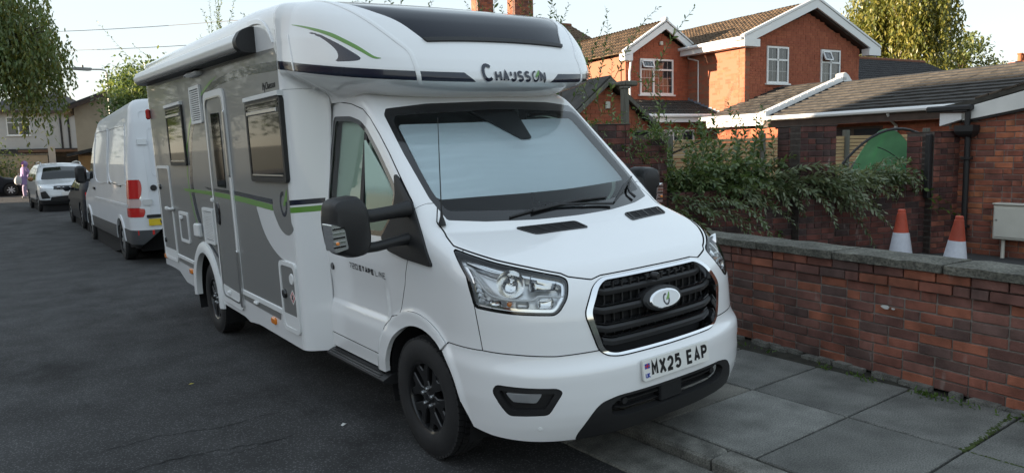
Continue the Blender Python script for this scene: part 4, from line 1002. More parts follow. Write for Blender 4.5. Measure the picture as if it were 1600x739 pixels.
# ---------------------------------------------------------------- ground
def gz(y): return .16*sstep(13, 25, np.asarray(y, float))
def AZ(a): return math.radians(90-a)                  # rotation of a frame whose local x runs along azimuth a
def asphalt_mat():
    m = mat('asphalt', (.068, .068, .069), .86, var=.42, vscale=2.3, bump=.55, bscale=210, spec=.35); n = m.node_tree; L = n.links.new; b = n.nodes['Principled BSDF']
    tc = n.nodes.new('ShaderNodeTexCoord'); mp = n.nodes.new('ShaderNodeMapping'); mp.inputs['Scale'].default_value = (1.0, .55, 1); L(tc.outputs['Object'], mp.inputs[0])
    old = b.inputs['Base Color'].links[0].from_socket
    # oil stains: soft dark blotches with a shape of their own
    nz = n.nodes.new('ShaderNodeTexNoise'); nz.inputs['Scale'].default_value = .85; nz.inputs['Detail'].default_value = 8; nz.inputs['Roughness'].default_value = .68; L(mp.outputs[0], nz.inputs['Vector'])
    r = n.nodes.new('ShaderNodeValToRGB'); r.color_ramp.elements[0].position = .55; r.color_ramp.elements[0].color = (1, 1, 1, 1); r.color_ramp.elements[1].position = .66; r.color_ramp.elements[1].color = (.42, .42, .42, 1); L(nz.outputs['Fac'], r.inputs[0])
    mx = n.nodes.new('ShaderNodeMixRGB'); mx.blend_type = 'MULTIPLY'; mx.inputs[0].default_value = .9; L(old, mx.inputs[1]); L(r.outputs[0], mx.inputs[2])
    # fine aggregate speckle
    v = n.nodes.new('ShaderNodeTexVoronoi'); v.inputs['Scale'].default_value = 62; L(tc.outputs['Object'], v.inputs['Vector'])
    r2 = n.nodes.new('ShaderNodeValToRGB'); r2.color_ramp.elements[0].position = .15; r2.color_ramp.elements[0].color = (2.6, 2.6, 2.6, 1); r2.color_ramp.elements[1].position = .38; r2.color_ramp.elements[1].color = (.80, .80, .80, 1); L(v.outputs['Distance'], r2.inputs[0])
    m2 = n.nodes.new('ShaderNodeMixRGB'); m2.blend_type = 'MULTIPLY'; m2.inputs[0].default_value = .85; L(mx.outputs[0], m2.inputs[1]); L(r2.outputs[0], m2.inputs[2]); L(m2.outputs[0], b.inputs['Base Color'])
    return m
m_asph = asphalt_mat()
m_conc = mat('slab_concrete', (.20, .20, .188), .9, var=.5, vscale=3.2, bump=.5, bscale=120)
m_conc2 = mat('slab_concrete_pale', (.245, .245, .23), .9, var=.42, vscale=4.5, bump=.5, bscale=120)
m_conc3 = mat('slab_concrete_dark', (.165, .165, .155), .9, var=.5, vscale=2.4, bump=.5, bscale=120); m_conc4 = mat('slab_concrete_warm', (.225, .215, .19), .9, var=.5, vscale=2.8, bump=.5, bscale=120)
m_kerb = mat('kerb_stone', (.22, .215, .195), .9, var=.5, vscale=9, bump=.6, bscale=90)
m_soil = mat('soil_joint', (.045, .042, .032), .95, var=.5, vscale=14, bump=.6, bscale=60)
m_moss = mat('moss', (.06, .085, .02), .95, var=.5, vscale=20)
def speckle(m, sc=120, lo=.62, hi=1.32):
    n = m.node_tree; L = n.links.new; b = n.nodes['Principled BSDF']; old = b.inputs['Base Color'].links[0].from_socket
    tc = n.nodes.new('ShaderNodeTexCoord'); v = n.nodes.new('ShaderNodeTexNoise'); v.inputs['Scale'].default_value = sc; v.inputs['Detail'].default_value = 3; L(tc.outputs['Object'], v.inputs['Vector'])
    r = n.nodes.new('ShaderNodeValToRGB'); r.color_ramp.elements[0].position = .36; r.color_ramp.elements[0].color = (lo, lo, lo, 1); r.color_ramp.elements[1].position = .66; r.color_ramp.elements[1].color = (hi, hi, hi*.97, 1); L(v.outputs['Fac'], r.inputs[0])
    mx = n.nodes.new('ShaderNodeMixRGB'); mx.blend_type = 'MULTIPLY'; mx.inputs[0].default_value = 1; L(old, mx.inputs[1]); L(r.outputs[0], mx.inputs[2]); L(mx.outputs[0], b.inputs['Base Color'])
for m_ in (m_conc, m_conc2, m_conc3, m_conc4, m_kerb): speckle(m_)
def sheet(name, xs, ys, zf, m, kind='structure'):
    V = [(x, y, float(zf(x, y))) for y in ys for x in xs]; nx = len(xs)
    F = [(j*nx+i, j*nx+i+1, (j+1)*nx+i+1, (j+1)*nx+i) for j in range(len(ys)-1) for i in range(nx-1)]
    o = put(name, newmesh(name, V, F, m)); o['kind'] = kind; return o
sheet('ground', [-900, -60, -9, 3, 12, 60, 900], [-600, -60, -12, 13, 19, 25, 60, 900], lambda x, y: gz(y)-.05, mat('ground_earth', (.045, .055, .03), .95, var=.4, vscale=.6))
sheet('road', [-5.6, -3.5, -1.5, -.25], list(np.linspace(-14, 31, 40)), lambda x, y: gz(y)-.012*max(0, -1.5-x)*0, m_asph)
sheet('side_road', [-60, -20, -5.6, -1.5, 8, 14], [31, 33, 37, 41, 46], lambda x, y: gz(y), m_asph)
# hairline cracks in the tarmac, real slots of darker filler
def crack(pts, w):
    P = []
    for a, b_ in zip(pts[:-1], pts[1:]):
        n = 9
        for k in range(n): t = k/n; P.append((a[0]*(1-t)+b_[0]*t+random.uniform(-.018, .018), a[1]*(1-t)+b_[1]*t+random.uniform(-.022, .022)))
    P.append(pts[-1]); V = []
    for i, p in enumerate(P):
        e = .5*w*min(1, i/4+.15, (len(P)-1-i)/4+.15)*random.uniform(.5, 1.3); V += [(p[0], p[1]-e, .003), (p[0], p[1]+e, .003)]
    b = MB(); b.add(V, [(2*i, 2*i+2, 2*i+3, 2*i+1) for i in range(len(P)-1)]); o = b.build('road_crack', mat('crack_fill', (.012, .012, .013), .95), None); o['kind'] = 'structure'
crack([(-2.55, 1.36), (-2.12, 1.39), (-1.78, 1.29), (-1.30, 1.33)], .006); crack([(-2.5, .90), (-2.08, .95), (-1.79, .87), (-1.40, .83)], .008); crack([(-2.1, .94), (-1.9, .80), (-1.72, .79), (-1.62, .85)], .005); crack([(-3.0, .7), (-2.7, .83), (-2.5, .90)], .006)
b = MB(); b.box(-2.80, -2.60, 16.2, 17.6, .0, .03); o = b.build('road_marking', mat('road_paint', (.62, .62, .6), .8, var=.3, vscale=9)); o['kind'] = 'structure'; o.location.z = -.018
# gutter channel, kerb, pavement
base = sheet('pavement', [.20, 2.6], [-9, -3, 3, 12, 16, 20, 25, 30], lambda x, y: .052+gz(y), m_soil)
def slab(name, x0, x1, y0, y1, z0, z1, m, parent, tilt=.003, bev=.006):
    b = MB(); w, l = (x1-x0)/2, (y1-y0)/2; b.box(-w, w, -l, l, z0-z1, 0, 0, bev)
    return b.build(name, m, parent, False, ((x0+x1)/2, (y0+y1)/2, z1), (random.uniform(-tilt, tilt), random.uniform(-tilt, tilt), random.uniform(-.004, .004)))
yj = [-4.64, -3.97, -3.31, -2.64, -1.97, -1.31, -.63, .04, .71, 1.38, 2.05, 2.72, 3.39, 4.06, 4.73]
for a, c in zip(yj[:-1], yj[1:]):
    for x0, x1 in ((.296, 1.218), (1.236, 2.03)):
        slab('paving_slab', x0, x1, a+.008, c-.008, .02, .072+random.uniform(-.003, .003), random.choice((m_conc, m_conc, m_conc2, m_conc3, m_conc4)), base)
for k in range(-4, 14): slab('kerb_stone', .105, .285, -1.15+.915*k+.004, -1.15+.915*(k+1)-.004, -.08, .073, m_kerb, base, .002, .016)
for k in range(-4, 14): slab('channel_block', -.25, .098, -1.3+.915*k+.004, -1.3+.915*(k+1)-.004, -.1, .012, m_kerb, base, .002, .008)
b = MB(); b.box(-.0, .3, 11.5, 30, -.1, .08); o = b.build('kerb', m_kerb); o['kind'] = 'structure'; o.location.z = .02
b = MB(); b.box(-7.4, -5.6, -14, 30.5, -.1, .10, 0, .02); o = b.build('far_pavement', m_conc); o['kind'] = 'structure'
# yard behind the street wall
b = MB(); b.prism([(1.75, -6), (9.2, -6), (9.2, 5), (8.2, 5.2), (7.9, .9), (3.2, 2.5), (2.62, 1.2)], lambda u, v, h: (u, v, h), -.05, .22); o = b.build('yard', mat('yard_concrete', (.075, .075, .075), .95, var=.4, vscale=3, bump=.4, bscale=60)); o['kind'] = 'structure'
b = MB(); b.prism([(2.6, 2.62), (8.2, .95), (26, -6), (40, 20), (20, 45), (4, 40), (2.6, 12)], lambda u, v, h: (u, v, h), -.05, .20); o = b.build('garden', mat('garden_soil', (.05, .06, .03), .95, var=.5, vscale=2)); o['kind'] = 'structure'
# ---------------------------------------------------------------- brickwork
def grime(m):
    """soot patches and pale lime streaks that run across neighbouring bricks"""
    n = m.node_tree; L = n.links.new; b = n.nodes['Principled BSDF']; old = b.inputs['Base Color'].links[0].from_socket
    g = n.nodes.new('ShaderNodeNewGeometry'); t = n.nodes.new('ShaderNodeTexNoise'); t.inputs['Scale'].default_value = 2.6; t.inputs['Detail'].default_value = 7; L(g.outputs['Position'], t.inputs['Vector'])
    r = n.nodes.new('ShaderNodeValToRGB'); r.color_ramp.elements[0].position = .36; r.color_ramp.elements[0].color = (.55, .56, .57, 1); r.color_ramp.elements[1].position = .60; r.color_ramp.elements[1].color = (1.12, 1.08, 1.05, 1); L(t.outputs['Fac'], r.inputs[0])
    mx = n.nodes.new('ShaderNodeMixRGB'); mx.blend_type = 'MULTIPLY'; mx.inputs[0].default_value = .85; L(old, mx.inputs[1]); L(r.outputs[0], mx.inputs[2])
    mp = n.nodes.new('ShaderNodeMapping'); mp.inputs['Scale'].default_value = (11, 11, 2.6); L(g.outputs['Position'], mp.inputs[0]); t2 = n.nodes.new('ShaderNodeTexNoise'); t2.inputs['Scale'].default_value = 1.0; t2.inputs['Detail'].default_value = 5; L(mp.outputs[0], t2.inputs['Vector'])
    r2 = n.nodes.new('ShaderNodeValToRGB'); r2.color_ramp.elements[0].position = .66; r2.color_ramp.elements[0].color = (0, 0, 0, 1); r2.color_ramp.elements[1].position = .78; r2.color_ramp.elements[1].color = (.5, .5, .5, 1); L(t2.outputs['Fac'], r2.inputs[0])
    m2 = n.nodes.new('ShaderNodeMixRGB'); L(r2.outputs[0], m2.inputs[0]); L(mx.outputs[0], m2.inputs[1]); m2.inputs[2].default_value = (.40, .36, .33, 1); L(m2.outputs[0], b.inputs['Base Color'])
def brick_mats(tag_, cols):
    out = []
    for i, c in enumerate(cols):
        h_ = tag_ == 'house'
        m = mat('brick_%s_%d' % (tag_, i), c, .9, var=.22 if h_ else .48, vscale=7, bump=.5, bscale=70); out.append(m)
        if not h_: grime(m)
    return out
BR_STREET = brick_mats('street', [(.28, .115, .086), (.33, .125, .086), (.22, .104, .086), (.18, .11, .097), (.40, .145, .088), (.20, .10, .083), (.26, .122, .098)])
BR_DARK = brick_mats('garden', [(.15, .060, .052), (.105, .052, .049), (.19, .070, .056), (.08, .052, .050), (.15, .068, .060)])
BR_RED = brick_mats('building', [(.40, .135, .080), (.31, .105, .070), (.47, .165, .088), (.24, .10, .078), (.35, .125, .083), (.50, .19, .095)])
BR_HOUSE = brick_mats('house', [(.39, .118, .064), (.37, .110, .060), (.41, .128, .068), (.38, .114, .062), (.35, .103, .058)])
m_mort = mat('mortar', (.25, .22, .195), .95, var=.35, vscale=25, bump=.3, bscale=90); m_mort_d = mat('mortar_dark', (.11, .09, .08), .95, var=.3, vscale=25); m_mort_h = mat('mortar_house', (.26, .12, .075), .95)
_bm = {}
def brick_mesh(m, w=.215, h=.065, d=.06):
    k = (m.name, w, h)
    if k not in _bm:
        b = MB(); b.box(-w/2, w/2, -d, 0, -h/2, h/2, 0, .0045); _bm[k] = b.mesh('brick', m)
    return _bm[k]
def inside_poly(s, z, poly): return poly_sdf(np.array([[s, z]]), poly)[0] < 0
def brickwork(parent, s0, s1, z0, z1, yf, sg, mats, singles=300, holes=(), poly=None, proud=None, near=None, headers=.15, course=.075, core=.2, mortar=None, L=.225, seed=1, name='brick'):
    """stretcher-bond face in the parent's xz plane at y=yf facing sg*y"""
    rnd = random.Random(seed); B = []
    n = int(round((z1-z0)/course)); course = (z1-z0)/n
    for r in range(n):
        z = z0+(r+.5)*course; s = s0-(L/2 if r % 2 else 0)
        while s < s1-.02:
            l = L if rnd.random() > headers else L/2
            a, c = max(s, s0), min(s+l, s1); s += l
            if c-a < .03: continue
            spans = [(a, c)]
            for (h0, h1, g0, g1) in holes:
                if g0-.02 < z < g1+.02:
                    ns = []
                    for (p, q) in spans:
                        if q <= h0 or p >= h1: ns.append((p, q))
                        else:
                            if h0-p > .03: ns.append((p, h0))
                            if q-h1 > .03: ns.append((h1, q))
                    spans = ns
            for p, q in spans:
                if poly is not None and not inside_poly((p+q)/2, z, poly): continue
                B.append((p, q, z, (proud(z) if proud else 0)+rnd.uniform(-.004, .004), rnd.randrange(len(mats)), rnd.uniform(-.012, .012)))
    if near is not None: B.sort(key=lambda t: abs((t[0]+t[1])/2-near[0])+.6*abs(t[2]-near[1]))
    hgt = course-.010
    for (p, q, z, dy, mi, tw) in B[:singles]:
        o = bpy.data.objects.new(name, brick_mesh(mats[mi], .215, round(hgt, 4))); COL.objects.link(o); o.parent = parent
        o.location = ((p+q)/2, yf+sg*dy, z); o.rotation_euler = (0, tw, 0 if sg > 0 else math.pi); o.scale = ((q-p-.010)/.215, 1, 1)
    rest = B[singles:]
    if rest:
        V = np.zeros((len(rest), 8, 3)); M = []
        for i, (p, q, z, dy, mi, tw) in enumerate(rest):
            x0, x1, ya, yb = p+.005, q-.005, yf+sg*dy, yf-sg*.02
            V[i] = [(x0, ya, z-hgt/2), (x1, ya, z-hgt/2), (x1, ya, z+hgt/2), (x0, ya, z+hgt/2), (x0, yb, z-hgt/2), (x1, yb, z-hgt/2), (x1, yb, z+hgt/2), (x0, yb, z+hgt/2)]; M += [mi]*5
        F = [tuple(8*i+k for k in f) for i in range(len(rest)) for f in ((0, 1, 2, 3), (1, 0, 4, 5), (2, 1, 5, 6), (3, 2, 6, 7), (0, 3, 7, 4))]
        if sg > 0: F = [tuple(reversed(f)) for f in F]
        o = put('brick_courses', newmesh('brick_courses', V.reshape(-1, 3), F, mats, M), parent); o['kind'] = 'stuff'
    b = MB()
    ya, yb = yf-sg*.009, yf-sg*core
    if poly is not None: b.prism(poly, lambda u, v, h: (u, h, v), yb, ya)
    elif not holes: b.box(s0, s1, min(ya, yb), max(ya, yb), z0, z1)
    else:
        S = sorted({s0, s1, *[h for H in holes for h in H[:2]]}); Z = sorted({z0, z1, *[h for H in holes for h in H[2:]]})
        for p, q in zip(S[:-1], S[1:]):
            for g, h in zip(Z[:-1], Z[1:]):
                if any(H[0] <= (p+q)/2 <= H[1] and H[2] <= (g+h)/2 <= H[3] for H in holes) or q-p < 1e-6 or h-g < 1e-6: continue
                if p < s0-1e-6 or q > s1+1e-6 or g < z0-1e-6 or h > z1+1e-6: continue
                b.box(p, q, min(ya, yb), max(ya, yb), g, h)
    b.build('wall_core', mortar or m_mort, parent)
# ---- street wall
sw = thing('street_wall', 'low red brick garden wall with weathered stone coping beside the pavement', 'wall', (2.10+.1228*1.9*0, -1.9, .0), AZ(7))
# local x along azimuth 7, +y towards the road
sw.location = (2.095, -1.9, .07)
brickwork(sw, -1.3, 5.2, 0, .80, 0, 1, BR_STREET, 300, proud=lambda z: .026 if z > .655 else 0, near=(.9, .5), headers=.28, core=.23, mortar=m_mort, seed=3, course=.0727)
m_cop = mat('coping_stone', (.17, .165, .14), .95, var=.5, vscale=5, bump=.9, bscale=45); speckle(m_cop, 60, .55, 1.35)
xs_ = [-1.32, -.42, .44, 1.27, 1.99, 2.75, 3.5, 4.3, 5.22]
for a, c in zip(xs_[:-1], xs_[1:]):
    b = MB(); nx, ny = 9, 4; top = []; V = []
    for lev in (0, 1):
        for j in range(ny):
            for i in range(nx):
                x = a+.008+(c-a-.016)*i/(nx-1); y = .062-.36*j/(ny-1)
                e = (i in (0, nx-1)) or (j in (0, ny-1))
                V.append((x+random.uniform(-.004, .004)*(0 < i < nx-1), y+(random.uniform(-.009, .006) if j in (0, ny-1) else 0), (.872 if lev else .803)+(random.uniform(-.006, .004) if lev else random.uniform(-.002, .002))-(.012 if lev and e else 0)))
    F = []
    for j in range(ny-1):
        for i in range(nx-1):
            q = (j*nx+i, j*nx+i+1, (j+1)*nx+i+1, (j+1)*nx+i); F.append(tuple(k+nx*ny for k in reversed(q))); F.append(q)
    per = [i for i in range(nx)]+[j*nx+nx-1 for j in range(1, ny)]+[(ny-1)*nx+i for i in range(nx-2, -1, -1)]+[j*nx for j in range(ny-2, 0, -1)]
    for k in range(len(per)): p, q = per[k], per[(k+1) % len(per)]; F.append((p, p+nx*ny, q+nx*ny, q))
    b.add(V, F); b.build('coping_stone', m_cop, sw)
b = MB(); random.seed(5)
for k in range(60):
    s = random.uniform(-1.2, 2.6); w = random.uniform(.03, .07); b.box(s-w, s+w, .0, random.uniform(.03, .075), -.03, random.uniform(.004, .02))
o = b.build('mortar_fillet', m_kerb, sw); o['kind'] = 'stuff'
# a splash of bird lime and paint specks
for (s, z, r) in ((.86, .50, .03), (.80, .495, .012)):
    b = MB(); b.prism([(s+r*math.cos(t)*random.uniform(.7, 1.2), z+.55*r*math.sin(t)*random.uniform(.7, 1.2)) for t in np.linspace(0, 6.28, 9)[:-1]], lambda u, v, h: (u, h, v), .0, .007); b.build('lime_splash', mat('lime', (.6, .6, .58), .9), sw)
# ---- outbuilding that faces the street
KX, KY = 7.638, .524
gb = thing('brick_outbuilding', 'red brick outbuilding with white verge board and black downpipe behind the low wall', 'outbuilding', (KX, KY, .22), AZ(7))
gp = [(-6.0, 0), (.33, 0), (.33, 1.70), (.12, 1.76), (-.58, 1.90), (-3.0, 2.45), (-6.0, 1.75)]
brickwork(gb, -6.0, .33, 0, 2.5, 0, 1, BR_RED, 300, poly=gp, near=(-.25, 1.0), headers=.3, core=.22, seed=8)
b = MB(); b.prism([(.40, 1.70), (.115, 1.775), (.115, 1.86), (.40, 1.87)], lambda u, v, h: (u, h, v), -.3, .10, 0, .004); b.build('soffit_box', m_whiteplast, gb)
m_fas = mat('fascia_white', (.74, .74, .71), .5, var=.12, vscale=4)
b = MB(); b.prism([(.125, 1.76), (-.02, 1.955), (-.60, 2.09), (-3.0, 2.68), (-3.0, 2.46), (-.58, 1.872)], lambda u, v, h: (u, h, v), .03, .075, 0, .004); b.build('verge_board', m_fas, gb)
b = MB(); b.prism([(.10, 1.735), (-.58, 1.845), (-3.0, 2.425), (-3.0, 2.46), (-.58, 1.875), (.10, 1.765)], lambda u, v, h: (u, h, v), .0, .055); b.build('verge_trim', m_blackp, gb)
b = MB(); b.prism([(.45, 1.90), (-.02, 1.97), (-.60, 2.11), (-3.0, 2.70), (-3.0, 2.76), (-.60, 2.17), (-.04, 2.03), (.45, 1.96)], lambda u, v, h: (u, h, v), -6.0, .06); b.build('roof', mat('tile_edge', (.07, .065, .055), .9, var=.5, vscale=7, bump=.7, bscale=40), gb)
for k in range(14):
    a = -.02-k*.17; b = MB(); z = 2.03+(-a-.04)*.245; b.prism([(a, z), (a-.16, z+.04), (a-.16, z+.07), (a, z+.03)], lambda u, v, h: (u, h, v), -.3, .065+random.uniform(-.012, .008), 0, .006); b.build('verge_tile', mat('verge_tile', (.10, .075, .055), .9, var=.6, vscale=6, bump=.6, bscale=40), gb)
b = MB(); b.box(-.03, .56, .06, .17, 1.885, 1.965, 0, .02); b.box(.02, .20, -.1, .16, 1.88, 1.90); gt = b.build('gutter', m_blackp, gb)
dp = MB(); dp.tube([(.035, .075, -.22), (.035, .075, 1.60)], .036, 14); dp.tube([(.035, .10, 1.66), (.035, .10, 1.90)], .034, 12); pipe = dp.build('downpipe', m_blackp, gb, True)
b = MB(); V = []
pr = [(.06, 1.54), (.10, 1.58), (.118, 1.62), (.118, 1.70)]
for r, z in pr: V += [(.04-r, .02, z), (.04+r, .02, z), (.04+r, .02+r*1.35, z), (.04-r, .02+r*1.35, z)]
b.add(V, [(i*4+k, i*4+(k+1) % 4, (i+1)*4+(k+1) % 4, (i+1)*4+k) for i in range(3) for k in range(4)]+[(0, 1, 2, 3), (12, 13, 14, 15)]); b.build('hopper', m_blackp, pipe)
for z in (.35, 1.25): b = MB(); b.box(-.02, .09, .03, .12, z, z+.03, 0, .004); b.build('pipe_clip', m_blackp, pipe)
# ---- meter box
mbx = thing('meter_box', 'cream plastic meter box on a short conduit against the brick outbuilding', 'meter box', (KX, KY, .22), AZ(7))
b = MB(); b.box(-.90, -.362, .01, .16, .245, .69, 0, .012); b.build('box_shell', mat('cream_plastic', (.62, .61, .54), .5, var=.08, vscale=6), mbx)
b = MB(); b.box(-.885, -.38, .155, .172, .275, .655, 0, .006); dd = b.build('box_door', MATS['cream_plastic'], mbx)
b = MB(); b.lathe([(0, .176), (.010, .176), (.012, .168)], 12, 'y', (-.41, 0, .49)); b.build('door_lock', m_satin, dd)
b = MB(); b.box(-.905, -.357, .0, .185, .685, .705, 0, .006); b.build('box_lid', MATS['cream_plastic'], mbx)
b = MB(); b.tube([(-.455, .07, -.0), (-.455, .07, .25)], .023, 12); b.build('conduit', MATS['cream_plastic'], mbx, True)
# ---- dark garden wall with three piers
gw = thing('garden_wall', 'dark brick garden wall with tall square piers and low infill panels', 'wall', (7.674, .818, .22), AZ(110))
def pier(s0, s1, z1, y0=-.12, y1=.34, seed=0, mats=BR_DARK, n=120):
    brickwork(gw, s0, s1, 0, z1, y0, -1, mats, n, seed=seed, headers=.5, core=.2, mortar=m_mort_d)
    # returns: the left cheek
    V = []; rn = random.Random(seed)
    for r in range(int(z1/.075)):
        b = None
        for k in range(2):
            ya = y0+.01+k*.225; yb = min(ya+.215, y1)
            if yb-ya < .05: continue
            o = bpy.data.objects.new('brick', brick_mesh(rn.choice(mats), .215, .065)); COL.objects.link(o); o.parent = gw
            o.location = (s0, (ya+yb)/2, (r+.5)*.075); o.rotation_euler = (0, 0, math.pi/2); o.scale = ((yb-ya)/.215, 1, 1)
    b = MB(); b.box(s0+.009, s1-.002, y0+.02, y1, 0, z1-.004); b.build('pier_core', m_mort_d, gw)
    b = MB(); b.box(s0-.005, s1+.005, y0-.01, y1+.01, z1, z1+.012, 0, .004); b.build('pier_cap', mat('cap_mortar', (.09, .075, .065), .95, var=.4, vscale=9), gw)
brickwork(gw, -4.25, -2.5, 0, .90, 0, -1, BR_DARK, 150, seed=21, mortar=m_mort_d, near=(-3, .8)); brickwork(gw, -1.955, -.36, 0, .86, 0, -1, BR_DARK, 130, seed=22, mortar=m_mort_d, near=(-1, .5))
brickwork(gw, -4.80, -4.25, 0, 1.62, .02, -1, BR_DARK, 90, seed=23, mortar=m_mort_d)
pier(-5.20, -4.80, 1.79, seed=31); pier(-2.49, -1.955, 1.73, seed=32); pier(-.40, .03, 1.62, seed=33, mats=BR_DARK[:3]+BR_RED[3:5])
for (a, c, z) in ((-4.25, -2.5, .90), (-1.955, -.40, .86)):
    k = a
    while k < c-.02: b = MB(); b.box(k+.004, min(k+.105, c), -.03, .24, z, z+.075+random.uniform(-.006, .006), 0, .006); b.build('brick_on_edge', random.choice(BR_DARK), gw); k += .11
b = MB(); b.box(-.46, -.405, -.10, -.02, .75, 1.60, 0, .01); b.build('gate_post_strip', m_blackp, gw)
# ---- slatted fence beyond
fe = thing('slat_fence', 'pale timber slat fence with grey posts behind the dark garden wall', 'fence', (9.883, 3.279, .2), AZ(110))
m_slat = mat('timber_slat', (.56, .38, .20), .8, var=.4, vscale=5, bump=.3, bscale=60, stretch=(.3, 1, 6)); m_post = mat('grey_timber', (.16, .155, .13), .9, var=.4, vscale=6, bump=.4, bscale=50, stretch=(6, 6, .4))
slat_me = {}
posts = [-7.35, -5.55, -3.78, -2.0, -.25, 1.55]
for a, c in zip(posts[:-1], posts[1:]):
    w = c-a-.06; b = MB(); b.box(-w/2, w/2, -.012, .012, -.0265, .0265, 0, .003); me = b.mesh('slat', m_slat)
    for r in range(25):
        z = .10+r*.0635
        if z > 1.66: break
        o = put('slat', me, fe, ((a+c)/2, random.uniform(-.004, .004), z), (0, random.uniform(-.003, .003), 0))
for p in posts: b = MB(); b.box(p-.045, p+.045, -.05, .05, 0, 1.74+random.uniform(-.02, .02), 0, .008); b.build('post', m_post, fe)
# ---- cones
def cone(x, y, rz, lab, sc=1., lean=(0, 0)):
    t = thing('traffic_cone', lab, 'traffic cone', (x, y, .22), rz, 'traffic cones behind the low wall', rot=(lean[0], lean[1], rz)); t.scale = (sc, sc, sc)
    m_or = mat('cone_orange', (.50, .085, .045), .55, var=.35, vscale=6); m_sl = mat('cone_sleeve', (.60, .62, .68), .35, var=.1, vscale=30)
    b = MB(); b.box(-.19, .19, -.19, .19, 0, .045, 0, .02); b.build('base', mat('cone_base', (.05, .05, .05), .7), t)
    b = MB(); b.lathe([(.155, .04), (.148, .07), (.047, .69), (.047, .705), (.040, .71), (.040, .74), (.032, .75), (0, .75)], 28, 'z'); b.build('body', m_or, t, True)
    b = MB(); b.lathe([(.1425, .10), (.144, .10), (.0815, .486), (.080, .486)], 28, 'z'); sl = b.build('reflective_sleeve', m_sl, t, True)
    b = MB(); b.prism([(-.012, .11), (.012, .11), (.008, .48), (-.008, .48)], lambda u, v, h: (u, -.145+(v-.10)*.162-h, v), .0, .002); b.build('sleeve_seam', mat('sleeve_seam', (.72, .74, .76), .3), sl)
cone(5.48, .40, .4, 'orange and white traffic cone beside the dark garden wall', 1.0); cone(5.2, -.27, .9, 'orange and white traffic cone next to the black downpipe', .98, (.05, -.03))
# ---------------------------------------------------------------- other vehicles (front towards local -y)
def car_field_fn(P):
    YF, YB = P['yf'], P['yb']; XS = smooth_table(*P['xs'], .04); R = smooth_table(*P['roof'], .10)
    NF = smooth_table(*P['nose'], .04); TB = smooth_table(*P['tail'], .04); cr = P.get('crown', .05); n = P.get('n', 3.2)
    def f(x, y, z):
        xs = XS(z)-P.get('taper', .06)*sstep(YF+.9, YF, y)*0
        yc0, yc1 = YF+P.get('rf', .8), YB-P.get('rb', .6)
        bf = yc0-(YF+NF(z)); bb = (YB-TB(z))-yc1
        ax = np.abs(x)/xs; ay = np.where(y < yc0, (yc0-y)/np.maximum(bf, .05), np.maximum(y-yc1, 0)/np.maximum(bb, .05))
        W_ = ((ax**n+ay**n)**(1/n)-1)*.9
        T = (z-R(y)+cr*(x/.8)**2)*.85
        return smax(W_, T, P.get('r', .10))
    return f
def car_skin(P):
    f = car_field_fn(P); YF, YB = P['yf'], P['yb']; o, d = [], []
    a, b_ = YF+P.get('rf', .8), YB-P.get('rb', .6); pz = lambda y: float(np.interp(y, [YF, YF+.9, YF+1.5, YB], [.55, .6, .85, P.get('pz', .9)]))
    for t in np.linspace(0, math.pi/2, 40): o.append((0, a, pz(a))); d.append((-math.sin(t), -math.cos(t), 0))
    for y in np.linspace(a, b_, P.get('ns', 70))[1:-1]: o.append((0, y, pz(y))); d.append((-1, 0, 0))
    for t in np.linspace(math.pi/2, math.pi, 36): o.append((0, b_, pz(b_))); d.append((-math.sin(t), -math.cos(t), 0))
    Pt = star_surface(f, np.array(o, float), np.array(d, float), math.radians(-50), math.radians(90), 90)
    return finish_skin(Pt, f), f
CARF = lambda S: S.Nn[:, 1] < -.25
CARB = lambda S: S.Nn[:, 1] > .3
def simple_wheel(par, x, y, r, sgn, mrim, cover=False):
    w = thing('wheel', None, None); w.parent = par; w.location = (x, y, r); w.rotation_euler = (0, 0, 0 if sgn < 0 else math.pi)
    b = MB(); h = .1; b.lathe([(r*.6, -h*.8), (r*.66, -h), (r*.9, -h), (r, -h*.7), (r, h*.7), (r*.9, h), (r*.6, h)], 36, 'x'); b.build('tyre', m_rubber, w, True)
    b = MB(); b.lathe([(r*.62, -h*.75), (r*.60, -h*.95), (r*.56, -h*.8), (r*.5, -h*.45), (0, -h*.45)], 36, 'x'); rm = b.build('rim', m_dark if not cover else mrim, w, True)
    for k in range(7):
        a = 2*math.pi*k/7; b = MB(); b.prism([(r*.1, -r*.07), (r*.57, -r*.10), (r*.57, r*.10), (r*.1, r*.07)], lambda u, v, hh: (hh, u*math.cos(a)-v*math.sin(a), u*math.sin(a)+v*math.cos(a)), -h*.5, -h*.85, 0, .004); b.build('spoke', mrim, rm)
    b = MB(); b.lathe([(0, -h*.95), (r*.14, -h*.92), (r*.18, -h*.6)], 16, 'x'); b.build('hub', mrim, rm, True)
